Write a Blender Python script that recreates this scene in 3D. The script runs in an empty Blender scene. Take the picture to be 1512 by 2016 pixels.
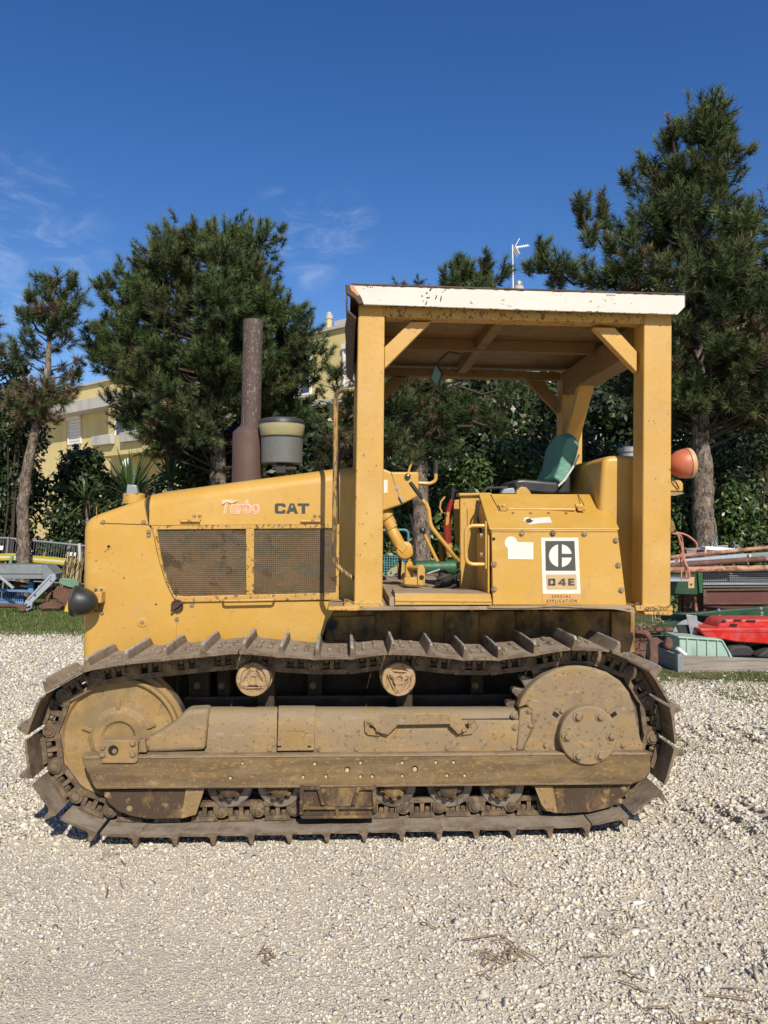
import bpy, bmesh, math, random
import numpy as np
from mathutils import Vector, Matrix, noise as mnoise

random.seed(7)
RNG = np.random.default_rng(7)
scene = bpy.context.scene
COL = scene.collection

# ------------------------------------------------------------------ camera, sky, sun, exposure
CAM_Z, YAW, PITCH, FPX = 1.51, math.radians(2.83), math.radians(0.8), 1540.0
cam_data = bpy.data.cameras.new('camera')
cam = bpy.data.objects.new('camera', cam_data)
COL.objects.link(cam)
cam.location = (0, 0, CAM_Z)
cam.rotation_euler = (math.pi / 2 + PITCH, 0, -YAW)
cam_data.sensor_fit = 'VERTICAL'
cam_data.sensor_height = 24.0
cam_data.lens = 24.0 * FPX / 2016.0
cam_data.clip_end = 600
cam_data.clip_start = 0.05
scene.camera = cam

SUN_EL, SUN_AZ = math.radians(38.5), math.radians(12.5)   # azimuth measured from behind the camera towards +X
sun_data = bpy.data.lights.new('sun', 'SUN')
sun_data.energy = 5.0
sun_data.angle = math.radians(0.5)
sun_data.color = (1.0, 0.935, 0.83)
sun = bpy.data.objects.new('sun', sun_data)
COL.objects.link(sun)
sd = Vector((-math.sin(SUN_AZ) * math.cos(SUN_EL), math.cos(SUN_AZ) * math.cos(SUN_EL), -math.sin(SUN_EL)))
sun.rotation_euler = sd.to_track_quat('-Z', 'Y').to_euler()
sun.location = (3, -8, 12)

world = bpy.data.worlds.new('World')
scene.world = world
world.use_nodes = True
wn, wl = world.node_tree.nodes, world.node_tree.links
wn.clear()
w_out = wn.new('ShaderNodeOutputWorld')
w_bg = wn.new('ShaderNodeBackground')
w_sky = wn.new('ShaderNodeTexSky')
w_sky.sky_type = 'NISHITA'
w_sky.sun_disc = False
w_sky.sun_elevation = SUN_EL
w_sky.sun_rotation = math.pi - SUN_AZ
w_sky.altitude = 300
w_sky.air_density = 1.0
w_sky.dust_density = 0.25
w_sky.ozone_density = 2.0
w_bg.inputs['Strength'].default_value = 0.112
# faint cirrus wisps: two small patches of thin cloud in a clear sky
def w_node(kind, **kw):
    n = wn.new(kind)
    for k, v in kw.items(): setattr(n, k, v)
    return n
def w_math(op, a, b):
    n = w_node('ShaderNodeMath', operation=op)
    for i, v in enumerate((a, b)):
        if isinstance(v, (int, float)): n.inputs[i].default_value = v
        else: wl.new(v, n.inputs[i])
    return n.outputs[0]
def w_range(v, a, b):
    n = w_node('ShaderNodeMapRange', interpolation_type='SMOOTHSTEP'); n.inputs[1].default_value, n.inputs[2].default_value = a, b
    wl.new(v, n.inputs[0]); return n.outputs[0]
w_tc = w_node('ShaderNodeTexCoord')
w_map = w_node('ShaderNodeMapping')
w_map.inputs['Scale'].default_value = (9.0, 9.0, 22.0)
w_map.inputs['Rotation'].default_value = (0.0, -0.5, 0.0)
w_n1 = w_node('ShaderNodeTexNoise')
w_n1.inputs['Scale'].default_value, w_n1.inputs['Detail'].default_value = 1.5, 10
w_n1.inputs['Roughness'].default_value, w_n1.inputs['Distortion'].default_value = 0.66, 0.8
wl.new(w_tc.outputs['Generated'], w_map.inputs['Vector'])
wl.new(w_map.outputs['Vector'], w_n1.inputs['Vector'])
w_masks = None
for (dx, dy, dz), inner, outer, amt in (((0.000, 0.9957, 0.385), 0.6, 2.6, 0.17), ((-0.052, 0.9992, 0.345), 0.6, 3.0, 0.22), ((-0.085, 0.9990, 0.385), 0.5, 2.4, 0.22), ((-0.43, 1.0168, 0.363), 2.0, 7.0, 0.17)):
    v = w_node('ShaderNodeVectorMath', operation='DOT_PRODUCT'); d_ = Vector((dx, dy, dz)).normalized()
    wl.new(w_tc.outputs['Generated'], v.inputs[0]); v.inputs[1].default_value = d_
    m_ = w_math('MULTIPLY', w_range(v.outputs['Value'], math.cos(math.radians(outer)), math.cos(math.radians(inner))), amt)
    w_masks = m_ if w_masks is None else w_math('MAXIMUM', w_masks, m_)
w_fac = w_math('MULTIPLY', w_range(w_n1.outputs['Fac'], 0.42, 0.74), w_masks)
w_mix = w_node('ShaderNodeMix', data_type='RGBA')
w_mix.inputs[7].default_value = (8.0, 8.6, 9.6, 1)
w_hue = w_node('ShaderNodeHueSaturation')
w_hue.inputs['Saturation'].default_value = 1.33
w_hue.inputs['Hue'].default_value = 0.513
w_hue.inputs['Value'].default_value = 1.0
wl.new(w_sky.outputs['Color'], w_hue.inputs['Color'])
wl.new(w_fac, w_mix.inputs[0])
wl.new(w_hue.outputs['Color'], w_mix.inputs[6])
wl.new(w_mix.outputs[2], w_bg.inputs['Color'])
wl.new(w_bg.outputs['Background'], w_out.inputs['Surface'])

scene.view_settings.view_transform = 'Standard'
scene.view_settings.look = 'None'
scene.view_settings.exposure = 0.10
scene.view_settings.gamma = 1.0
scene.view_settings.use_curve_mapping = False
scene.cycles.max_bounces = 4
scene.cycles.diffuse_bounces = 2
scene.cycles.glossy_bounces = 2
scene.cycles.use_adaptive_sampling = True
scene.cycles.adaptive_threshold = 0.02
scene.cycles.use_denoising = True

# ------------------------------------------------------------------ measuring helpers: a photo pixel at a known depth gives a place
_f = Vector((math.sin(YAW) * math.cos(PITCH), math.cos(YAW) * math.cos(PITCH), math.sin(PITCH)))
_r = Vector((math.cos(YAW), -math.sin(YAW), 0))
_u = Vector((-math.sin(YAW) * math.sin(PITCH), -math.cos(YAW) * math.sin(PITCH), math.cos(PITCH)))
def ray(px, py): return _f + _r * ((px - 756) / FPX) + _u * ((1008 - py) / FPX)
def at(px, py, Y):
    d = ray(px, py); t = Y / d.y
    return Vector((d.x * t, Y, CAM_Z + d.z * t))
def gp(px, py):
    d = ray(px, py); t = -CAM_Z / d.z
    return Vector((d.x * t, d.y * t, 0))
def X_(px, Y): return at(px, 1030, Y).x
def Z_(py, Y, px=900): return at(px, py, Y).z
def pp(pts, Y): return [(at(a, b, Y).x, at(a, b, Y).z) for a, b in pts]

# ------------------------------------------------------------------ mesh builder
class B:
    def __init__(s): s.bm = bmesh.new()
    def face(s, vs):
        try: return s.bm.faces.new(vs)
        except ValueError: return None
    def poly_prism(s, poly, y0, y1, shift=(0, 0)):
        """polygon in XZ extruded along Y"""
        a = [s.bm.verts.new((x, y0, z)) for x, z in poly]
        b = [s.bm.verts.new((x + shift[0], y1, z + shift[1])) for x, z in poly]
        n = len(poly)
        s.face(a); s.face(b[::-1])
        for i in range(n): s.face([a[i], b[i], b[(i + 1) % n], a[(i + 1) % n]])
        return s
    def ring_prism(s, outer, inner, y0, y1):
        n = len(outer)
        L = [[s.bm.verts.new((x, y, z)) for x, z in P] for P, y in ((outer, y0), (inner, y0), (outer, y1), (inner, y1))]
        for i in range(n):
            j = (i + 1) % n
            s.face([L[0][i], L[0][j], L[1][j], L[1][i]])
            s.face([L[2][i], L[3][i], L[3][j], L[2][j]])
            s.face([L[0][i], L[2][i], L[2][j], L[0][j]])
            s.face([L[1][i], L[1][j], L[3][j], L[3][i]])
        return s
    def hexa(s, p):
        v = [s.bm.verts.new(q) for q in p]
        for f in ((0, 1, 2, 3), (7, 6, 5, 4), (0, 4, 5, 1), (1, 5, 6, 2), (2, 6, 7, 3), (3, 7, 4, 0)):
            s.face([v[i] for i in f])
        return s
    def box(s, x0, x1, y0, y1, z0, z1):
        return s.hexa([(x0, y0, z0), (x1, y0, z0), (x1, y1, z0), (x0, y1, z0), (x0, y0, z1), (x1, y0, z1), (x1, y1, z1), (x0, y1, z1)])
    def bar(s, a, b, w, h, up=(0, 0, 1)):
        """rectangular bar from a to b, w sideways, h along up"""
        a, b, up = Vector(a), Vector(b), Vector(up)
        d = (b - a).normalized(); sd_ = d.cross(up)
        if sd_.length < 1e-4: sd_ = d.cross(Vector((1, 0, 0)))
        sd_.normalize(); u2 = sd_.cross(d).normalized()
        q = []
        for c in (a, b):
            for i, j in ((-1, -1), (1, -1), (1, 1), (-1, 1)): q.append(c + sd_ * (i * w / 2) + u2 * (j * h / 2))
        return s.hexa(q)
    def rev(s, c, axis, prof, seg=24, cap=True, a0=0.0):
        """surface of revolution: prof = [(distance along axis, radius)]"""
        c = Vector(c); ax = Vector(axis).normalized()
        t = ax.cross(Vector((0, 0, 1)))
        if t.length < 1e-3: t = ax.cross(Vector((1, 0, 0)))
        t.normalize(); b2 = ax.cross(t)
        rings = []
        for d, r in prof:
            if r < 1e-6: rings.append([s.bm.verts.new(c + ax * d)])
            else: rings.append([s.bm.verts.new(c + ax * d + (t * math.cos(a0 + 2 * math.pi * k / seg) + b2 * math.sin(a0 + 2 * math.pi * k / seg)) * r) for k in range(seg)])
        for R, Q in zip(rings, rings[1:]):
            if len(R) == 1 and len(Q) == 1: continue
            for k in range(seg):
                k2 = (k + 1) % seg
                if len(R) == 1: s.face([R[0], Q[k], Q[k2]])
                elif len(Q) == 1: s.face([R[k2], R[k], Q[0]])
                else: s.face([R[k], Q[k], Q[k2], R[k2]])
        if cap:
            if len(rings[0]) > 1: s.face(rings[0])
            if len(rings[-1]) > 1: s.face(rings[-1][::-1])
        return s
    def cyl(s, c, axis, r, h, seg=24, r2=None):
        return s.rev(c, axis, [(0, r), (h, r if r2 is None else r2)], seg)
    def bolt(s, c, axis=(0, -1, 0), r=0.011, h=0.009, washer=True):
        if washer: s.rev(c, axis, [(-0.002, r * 1.45), (0.003, r * 1.45)], 12)
        s.rev(c, axis, [(0, r), (h * .8, r), (h, r * .8)], 6, a0=random.random())
        return s
    def tube(s, pts, r, seg=10, taper=None, closed=False):
        pts = [Vector(p) for p in pts]; n = len(pts); rings = []
        prev = None
        for i, p in enumerate(pts):
            if i == 0: d = pts[1] - p
            elif i == n - 1: d = p - pts[i - 1]
            else: d = (pts[i + 1] - p).normalized() + (p - pts[i - 1]).normalized()
            d.normalize()
            if prev is None:
                t = d.cross(Vector((0, 0, 1)))
                if t.length < 0.1: t = d.cross(Vector((0, 1, 0)))
            else: t = prev - d * prev.dot(d)
            t.normalize(); prev = t; b2 = d.cross(t)
            rr = r if taper is None else taper[i]
            rings.append([s.bm.verts.new(p + (t * math.cos(2 * math.pi * k / seg) + b2 * math.sin(2 * math.pi * k / seg)) * rr) for k in range(seg)])
        for R, Q in zip(rings, rings[1:]):
            for k in range(seg): s.face([R[k], R[(k + 1) % seg], Q[(k + 1) % seg], Q[k]])
        s.face(rings[0][::-1]); s.face(rings[-1])
        return s
    def loft(s, secs, cap=True):
        """secs: list of equal-length open/closed point loops"""
        R = [[s.bm.verts.new(p) for p in q] for q in secs]; n = len(R[0])
        for a, b in zip(R, R[1:]):
            for k in range(n): s.face([a[k], a[(k + 1) % n], b[(k + 1) % n], b[k]])
        if cap: s.face(R[0][::-1]); s.face(R[-1])
        return s
    def disc(s, poly, y):
        s.face([s.bm.verts.new((x, y, z)) for x, z in poly]); return s
    def mesh(s, name, smooth=35, recalc=True):
        if recalc: bmesh.ops.recalc_face_normals(s.bm, faces=s.bm.faces)
        me = bpy.data.meshes.new(name); s.bm.to_mesh(me); s.bm.free()
        if smooth:
            me.polygons.foreach_set('use_smooth', [True] * len(me.polygons))
            me.set_sharp_from_angle(angle=math.radians(smooth))
        return me

def bend(pts, r=0.03, n=5):
    """round the corners of a polyline"""
    pts = [Vector(p) for p in pts]; out = [pts[0]]
    for i in range(1, len(pts) - 1):
        a, b, c = pts[i - 1], pts[i], pts[i + 1]
        d1, d2 = (a - b), (c - b)
        k = min(r, d1.length * .45, d2.length * .45)
        p, q = b + d1.normalized() * k, b + d2.normalized() * k
        for j in range(n + 1):
            t = j / n; out.append(p * (1 - t) ** 2 + b * 2 * t * (1 - t) + q * t * t)
    out.append(pts[-1]); return out

def finish(o, parent=None, bevel=0.0, seg=2):
    COL.objects.link(o)
    if parent is not None:
        o.parent = parent
        if parent.get('_root') is not None: o.matrix_parent_inverse = Matrix.Translation(Vector(parent['_root'])).inverted()
        else: o.matrix_parent_inverse = Matrix.Identity(4)
    if bevel:
        m = o.modifiers.new('edge_wear', 'BEVEL'); m.width = bevel; m.segments = seg; m.limit_method = 'ANGLE'; m.angle_limit = math.radians(40)
        m.harden_normals = False
    return o
def obj(name, b, mat, parent=None, bevel=0.0, smooth=35, seg=2, label=None):
    me = b.mesh(name, smooth) if isinstance(b, B) else b
    me.materials.append(MAT[mat] if isinstance(mat, str) else mat)
    o = bpy.data.objects.new(name, me)
    if label: o['label'] = label
    return finish(o, parent, bevel, seg)
def thing(name, label, cat, loc, group=None):
    o = bpy.data.objects.new(name, None); COL.objects.link(o)
    o.empty_display_size = 0.2
    o.location = loc; o['_root'] = list(loc)
    o['label'] = label; o['category'] = cat
    if group: o['group'] = group
    return o
def rebase(o):
    """move a single-mesh thing's origin to its base"""
    me = o.data; n = len(me.vertices); a = np.empty(n * 3, np.float32); me.vertices.foreach_get('co', a); a = a.reshape(-1, 3)
    c = np.array([(a[:, 0].min() + a[:, 0].max()) / 2, (a[:, 1].min() + a[:, 1].max()) / 2, a[:, 2].min()])
    me.vertices.foreach_set('co', (a - c).astype(np.float32).ravel()); me.update(); o.location = c
def tag(o, label, cat, group=None):
    rebase(o); o['label'] = label; o['category'] = cat
    if group: o['group'] = group
    return o
def struct(o): o['kind'] = 'structure'; return o

# ------------------------------------------------------------------ materials
MAT = {}
def mat(name, base, rough=0.6, metal=0.0, var=0.12, vscale=3.0, spots=(), dust=None, bump=None, fine=0.0, spec=0.5, attr=None, coat=0.0, trans=0.0):
    """base colour with broad variation, patches [(colour, scale or xyz scale, threshold, softness, seed)], dust that settles on upward
    faces (colour, amount) and fine relief (scale, strength)"""
    m = bpy.data.materials.new(name); m.use_nodes = True; MAT[name] = m
    N, L = m.node_tree.nodes, m.node_tree.links
    bs = N['Principled BSDF']
    tc = N.new('ShaderNodeTexCoord'); oi = N.new('ShaderNodeObjectInfo')
    off = N.new('ShaderNodeVectorMath'); off.operation = 'ADD'
    sc = N.new('ShaderNodeVectorMath'); sc.operation = 'SCALE'; sc.inputs[0].default_value = (37.0, 11.0, 23.0)
    L.new(oi.outputs['Random'], sc.inputs['Scale']); L.new(tc.outputs['Object'], off.inputs[0]); L.new(sc.outputs[0], off.inputs[1])
    vec = off.outputs[0]
    def nz(scale, detail=4, rgh=0.6, seed=0.0):
        n = N.new('ShaderNodeTexNoise'); n.inputs['Detail'].default_value = detail; n.inputs['Roughness'].default_value = rgh
        mp = N.new('ShaderNodeMapping'); s3 = scale if isinstance(scale, tuple) else (scale,) * 3
        mp.inputs['Scale'].default_value = s3; mp.inputs['Location'].default_value = (seed * 3.1, seed * 1.7, seed * 5.3)
        n.inputs['Scale'].default_value = 1.0
        L.new(vec, mp.inputs['Vector']); L.new(mp.outputs[0], n.inputs['Vector']); return n.outputs['Fac']
    def rng(v, a, b, c=0.0, d=1.0):
        r = N.new('ShaderNodeMapRange'); r.inputs[1].default_value = a; r.inputs[2].default_value = b
        r.inputs[3].default_value = c; r.inputs[4].default_value = d; L.new(v, r.inputs[0]); return r.outputs[0]
    def mixc(f, a, b):
        x = N.new('ShaderNodeMix'); x.data_type = 'RGBA'
        if isinstance(f, float): x.inputs[0].default_value = f
        else: L.new(f, x.inputs[0])
        for s_, v in ((6, a), (7, b)):
            if isinstance(v, tuple): x.inputs[s_].default_value = (*v[:3], 1)
            else: L.new(v, x.inputs[s_])
        return x.outputs[2]
    if attr:
        at_ = N.new('ShaderNodeAttribute'); at_.attribute_name = attr; col = at_.outputs['Color']
    else: col = base
    if var:
        hv = N.new('ShaderNodeHueSaturation')
        if isinstance(col, tuple): hv.inputs['Color'].default_value = (*col, 1)
        else: L.new(col, hv.inputs['Color'])
        v = rng(nz(vscale, 5, 0.65, 1.3), 0.25, 0.75, 1 - var, 1 + var); L.new(v, hv.inputs['Value'])
        s_ = rng(nz(vscale * 1.7, 3, 0.5, 8.1), 0.25, 0.75, 1 - var * .6, 1 + var * .6); L.new(s_, hv.inputs['Saturation'])
        col = hv.outputs['Color']
    if fine:
        hv = N.new('ShaderNodeHueSaturation')
        if isinstance(col, tuple): hv.inputs['Color'].default_value = (*col, 1)
        else: L.new(col, hv.inputs['Color'])
        L.new(rng(nz(140.0, 3, 0.7, 2.2), 0.3, 0.7, 1 - fine, 1 + fine), hv.inputs['Value']); col = hv.outputs['Color']
    rsum = None
    for k, (c, s3, th, soft, amt) in enumerate(spots):
        f = rng(nz(s3, 6, 0.68, 4.7 + k * 2.9), th, th + soft, 0.0, amt)
        col = mixc(f, col, c)
        rsum = f if rsum is None else rsum
    if dust:
        g = N.new('ShaderNodeNewGeometry'); sx = N.new('ShaderNodeSeparateXYZ'); L.new(g.outputs['Normal'], sx.inputs[0])
        up = rng(sx.outputs['Z'], 0.15, 0.85, 0.0, dust[1])
        mm = N.new('ShaderNodeMath'); mm.operation = 'MULTIPLY'; L.new(up, mm.inputs[0]); L.new(rng(nz(9.0, 6, 0.7, 6.6), 0.3, 0.6), mm.inputs[1])
        col = mixc(mm.outputs[0], col, dust[0])
    if isinstance(col, tuple): bs.inputs['Base Color'].default_value = (*col, 1)
    else: L.new(col, bs.inputs['Base Color'])
    rv = rng(nz(12.0, 5, 0.6, 3.3), 0.3, 0.7, max(0.05, rough - .1), min(1, rough + .12)); L.new(rv, bs.inputs['Roughness'])
    bs.inputs['Metallic'].default_value = metal; bs.inputs['Specular IOR Level'].default_value = spec
    bs.inputs['Coat Weight'].default_value = coat
    if bump:
        bp = N.new('ShaderNodeBump'); bp.inputs['Strength'].default_value = bump[1]; bp.inputs['Distance'].default_value = bump[2] if len(bump) > 2 else 0.004
        L.new(nz(bump[0], 6, 0.7, 9.9), bp.inputs['Height']); L.new(bp.outputs[0], bs.inputs['Normal'])
    if trans:
        tr = N.new('ShaderNodeBsdfTranslucent'); mx = N.new('ShaderNodeMixShader'); mx.inputs[0].default_value = trans
        if isinstance(col, tuple): tr.inputs[0].default_value = (*col, 1)
        else: L.new(col, tr.inputs[0])
        L.new(bs.outputs[0], mx.inputs[1]); L.new(tr.outputs[0], mx.inputs[2]); L.new(mx.outputs[0], N['Material Output'].inputs[0])
    return m

YEL = (0.505, 0.284, 0.052)
DIRT = (0.205, 0.145, 0.085)
mat('paint', YEL, 0.42, var=0.05, vscale=2.0, spots=[((0.45, 0.28, 0.095), (7, 7, 7), 0.56, 0.14, 0.45), ((0.10, 0.055, 0.025), (34, 34, 34), 0.695, 0.02, 0.8), ((0.56, 0.36, 0.11), (2.2, 2.2, 4), 0.52, 0.16, 0.55), ((0.33, 0.205, 0.075), (9, 9, 3), 0.62, 0.10, 0.35), ((0.38, 0.235, 0.08), (16, 16, 1.6), 0.6, 0.14, 0.4)], bump=(5, 0.30, 0.012), fine=0.04)
mat('paint_worn', (0.49, 0.281, 0.062), 0.5, var=0.09, vscale=2.5, spots=[((0.32, 0.195, 0.075), (8, 8, 4), 0.56, 0.16, 0.55), ((0.57, 0.37, 0.13), (2.5, 2.5, 3), 0.52, 0.16, 0.4), ((0.09, 0.045, 0.02), (40, 40, 26), 0.645, 0.025, 0.9), ((0.2, 0.11, 0.05), (60, 60, 5), 0.66, 0.03, 0.55), ((0.15, 0.08, 0.035), (7, 7, 90), 0.675, 0.02, 0.55)], bump=(7, 0.28, 0.012), fine=0.05)
mat('paint_chipped', (0.47, 0.27, 0.06), 0.55, var=0.1, vscale=5, spots=[((0.10, 0.05, 0.025), (55, 55, 40), 0.55, 0.03, 0.92)], bump=(50, 0.2))
mat('paint_grimy', (0.30, 0.165, 0.04), 0.7, var=0.2, vscale=4, spots=[((0.035, 0.025, 0.016), (9, 9, 6), 0.42, 0.2, 0.9), ((0.14, 0.09, 0.05), (22, 22, 22), 0.55, 0.1, 0.6)], bump=(30, 0.3))
mat('cover_dusty', (0.30, 0.195, 0.083), 0.88, var=0.14, vscale=5, spots=[((0.235, 0.173, 0.107), (3, 3, 8), 0.38, 0.16, 0.85), ((0.42, 0.25, 0.085), (8, 8, 18), 0.58, 0.08, 0.5), ((0.09, 0.063, 0.042), (46, 46, 46), 0.58, 0.035, 0.65), ((0.165, 0.115, 0.075), (6, 6, 5), 0.61, 0.10, 0.45), ((0.36, 0.295, 0.215), (20, 20, 40), 0.60, 0.06, 0.45)], dust=((0.26, 0.208, 0.135), 0.9), bump=(60, 0.45), fine=0.11, spec=0.2)
mat('beam_dirty', (0.195, 0.132, 0.063), 0.88, var=0.24, vscale=6, spots=[((0.125, 0.082, 0.046), (3.0, 20, 22), 0.43, 0.16, 0.85), ((0.36, 0.22, 0.075), (30, 40, 64), 0.57, 0.06, 0.55), ((0.085, 0.054, 0.034), (1.4, 9, 4), 0.53, 0.14, 0.7), ((0.31, 0.245, 0.17), (60, 60, 60), 0.62, 0.03, 0.5), ((0.06, 0.04, 0.028), (70, 70, 70), 0.61, 0.03, 0.5)], dust=((0.28, 0.22, 0.15), 0.7), bump=(90, 0.6), fine=0.18, spec=0.2)
mat('idler_paint', (0.295, 0.19, 0.078), 0.85, var=0.18, vscale=5, spots=[((0.195, 0.142, 0.075), (5, 5, 5), 0.45, 0.14, 0.8), ((0.105, 0.072, 0.047), (18, 18, 18), 0.60, 0.06, 0.65), ((0.42, 0.26, 0.09), (11, 11, 11), 0.60, 0.07, 0.45), ((0.07, 0.05, 0.035), (80, 80, 80), 0.62, 0.03, 0.5)], dust=((0.29, 0.22, 0.15), 0.6), bump=(60, 0.45), fine=0.12, spec=0.2)
mat('guard_dirt', (0.20, 0.125, 0.055), 0.85, var=0.3, vscale=7, spots=[((0.06, 0.04, 0.027), (5, 5, 3), 0.41, 0.12, 0.92), ((0.32, 0.20, 0.075), (18, 18, 18), 0.575, 0.06, 0.6), ((0.035, 0.025, 0.018), (60, 60, 60), 0.60, 0.03, 0.6)], bump=(80, 0.6), fine=0.18, spec=0.25)
mat('link_steel', (0.11, 0.078, 0.050), 0.75, var=0.35, vscale=12, spots=[((0.21, 0.145, 0.08), (14, 14, 14), 0.48, 0.10, 0.85), ((0.035, 0.025, 0.018), (30, 30, 30), 0.57, 0.06, 0.7)], bump=(70, 0.5), fine=0.18, spec=0.3)
mat('shoe_steel', (0.185, 0.132, 0.083), 0.7, var=0.32, vscale=10, spots=[((0.095, 0.063, 0.039), (6, 18, 18), 0.45, 0.12, 0.8), ((0.24, 0.19, 0.135), (14, 5, 14), 0.54, 0.07, 0.65), ((0.12, 0.055, 0.028), (22, 22, 22), 0.62, 0.05, 0.7), ((0.035, 0.025, 0.02), (60, 60, 60), 0.60, 0.03, 0.6)], dust=((0.32, 0.265, 0.20), 0.85), bump=(60, 0.8), fine=0.2, spec=0.3)
mat('worn_steel', (0.44, 0.405, 0.36), 0.55, metal=0.3, var=0.3, vscale=14, spots=[((0.14, 0.105, 0.08), (30, 9, 30), 0.54, 0.08, 0.85)], bump=(60, 0.4), fine=0.15)
mat('roller_paint', (0.36, 0.235, 0.125), 0.8, var=0.2, vscale=9, spots=[((0.16, 0.11, 0.07), (22, 22, 22), 0.53, 0.08, 0.8), ((0.08, 0.055, 0.04), (60, 60, 60), 0.6, 0.03, 0.6)], bump=(50, 0.4), fine=0.12, spec=0.25)
mat('rim_metal', (0.22, 0.18, 0.14), 0.5, metal=0.3, var=0.25, vscale=9, spots=[((0.09, 0.06, 0.04), (10, 10, 10), 0.48, 0.1, 0.85)], bump=(40, 0.3), fine=0.12)
mat('engine_dark', (0.060, 0.045, 0.030), 0.8, var=0.4, vscale=5, spots=[((0.12, 0.075, 0.035), (9, 9, 9), 0.56, 0.12, 0.6)], bump=(25, 0.5), dust=((0.18, 0.14, 0.095), 0.7), fine=0.15, spec=0.2)
mat('screen', (0.15, 0.095, 0.048), 0.75, var=0.2, vscale=4, spots=[((0.10, 0.105, 0.072), (6, 6, 12), 0.50, 0.10, 0.7), ((0.14, 0.105, 0.105), (7, 7, 14), 0.55, 0.09, 0.55), ((0.06, 0.034, 0.02), (9, 9, 9), 0.585, 0.05, 0.85), ((0.24, 0.16, 0.09), (30, 30, 30), 0.58, 0.05, 0.5), ((0.42, 0.36, 0.29), (70, 70, 70), 0.64, 0.02, 0.7)], fine=0.3, bump=(260, 0.8), spec=0.2)
mat('screen_wire', (0.19, 0.125, 0.066), 0.7, var=0.25, vscale=5, spots=[((0.085, 0.10, 0.07), (6, 6, 14), 0.50, 0.08, 0.75), ((0.15, 0.105, 0.11), (7, 7, 16), 0.55, 0.07, 0.6), ((0.05, 0.03, 0.02), (7, 7, 7), 0.57, 0.06, 0.85), ((0.36, 0.31, 0.25), (60, 60, 60), 0.65, 0.02, 0.7)], spec=0.2)
mat('bolt_steel', (0.17, 0.12, 0.085), 0.55, metal=0.3, var=0.25, vscale=30, spec=0.4)
mat('rail_worn', (0.36, 0.215, 0.06), 0.5, metal=0.1, var=0.2, vscale=12, spots=[((0.055, 0.038, 0.026), (40, 40, 9), 0.47, 0.06, 0.9)], bump=(60, 0.2))
mat('bolt_paint', (0.27, 0.18, 0.095), 0.65, var=0.2, vscale=20, spots=[((0.14, 0.09, 0.055), (60, 60, 60), 0.52, 0.08, 0.8)])
mat('orange_rust_lit', (0.50, 0.22, 0.10), 0.8, var=0.2, vscale=20)  # orange rust, brightened to paint in the sun on the torn corner
mat('rust_pipe', (0.078, 0.054, 0.045), 0.75, var=0.15, vscale=5, spots=[((0.26, 0.21, 0.17), (75, 75, 45), 0.56, 0.05, 0.75), ((0.075, 0.035, 0.022), (14, 14, 3), 0.55, 0.12, 0.7)], bump=(90, 0.3), fine=0.1)
mat('muffler', (0.088, 0.050, 0.039), 0.7, var=0.12, vscale=4, spots=[((0.075, 0.04, 0.03), (8, 8, 5), 0.52, 0.15, 0.7), ((0.17, 0.10, 0.08), (60, 60, 60), 0.64, 0.05, 0.5)], bump=(60, 0.15), fine=0.06)
mat('black_plastic', (0.022, 0.022, 0.023), 0.42, var=0.2, vscale=12, spots=[((0.10, 0.095, 0.085), (70, 70, 70), 0.66, 0.04, 0.6)], dust=((0.13, 0.12, 0.105), 0.5))
mat('lamp_shell', (0.025, 0.024, 0.023), 0.42, var=0.2, vscale=8, spots=[((0.20, 0.185, 0.165), (75, 75, 75), 0.68, 0.03, 0.7), ((0.09, 0.08, 0.07), (9, 9, 9), 0.55, 0.15, 0.5)])
mat('rubber', (0.028, 0.027, 0.026), 0.75, var=0.2, vscale=9, dust=((0.12, 0.105, 0.085), 0.5))
mat('cream_plastic', (0.31, 0.275, 0.15), 0.4, var=0.1, vscale=9, spots=[((0.30, 0.25, 0.13), (10, 10, 10), 0.58, 0.1, 0.5)])
mat('grey_mesh', (0.115, 0.12, 0.112), 0.6, var=0.1, vscale=20, bump=((40, 40, 500), 0.5), fine=0.12)
mat('roof_white', (0.57, 0.535, 0.465), 0.6, var=0.05, vscale=3, spots=[((0.52, 0.47, 0.40), (4, 10, 22), 0.52, 0.16, 0.5), ((0.20, 0.09, 0.045), (16, 30, 34), 0.655, 0.012, 0.95), ((0.45, 0.36, 0.27), (26, 40, 70), 0.63, 0.03, 0.6)], bump=(30, 0.12))
mat('roof_rust', (0.062, 0.033, 0.022), 0.7, var=0.3, vscale=6, spots=[((0.14, 0.07, 0.035), (12, 12, 12), 0.52, 0.1, 0.7)], bump=(30, 0.3))
mat('under_roof_shade', (0.20, 0.115, 0.035), 0.65, var=0.14, vscale=2.5, spots=[((0.10, 0.05, 0.025), (5, 5, 5), 0.60, 0.06, 0.7), ((0.12, 0.065, 0.025), (3, 9, 9), 0.5, 0.2, 0.5)], bump=(20, 0.15))  # grimy canopy yellow, darkened to put the roof's shade into the colour
mat('deck_plate', (0.30, 0.215, 0.125), 0.8, var=0.2, vscale=4, spots=[((0.14, 0.10, 0.065), (8, 8, 8), 0.5, 0.14, 0.7)], dust=((0.34, 0.27, 0.19), 0.6), bump=(50, 0.3), fine=0.1)
mat('green_vinyl', (0.115, 0.27, 0.195), 0.5, var=0.1, vscale=5, bump=(9, 0.8, 0.02), spots=[((0.08, 0.20, 0.14), (3, 3, 8), 0.52, 0.2, 0.5)])
mat('white_print', (0.64, 0.61, 0.525), 0.5, var=0.04, vscale=9, spots=[((0.62, 0.52, 0.36), (30, 30, 30), 0.64, 0.05, 0.45)])
mat('black_print', (0.045, 0.043, 0.04), 0.55, var=0.15, vscale=9, spots=[((0.16, 0.14, 0.11), (24, 24, 60), 0.63, 0.03, 0.5)])
mat('grey_print', (0.058, 0.054, 0.047), 0.55, var=0.1, vscale=9)
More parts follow.
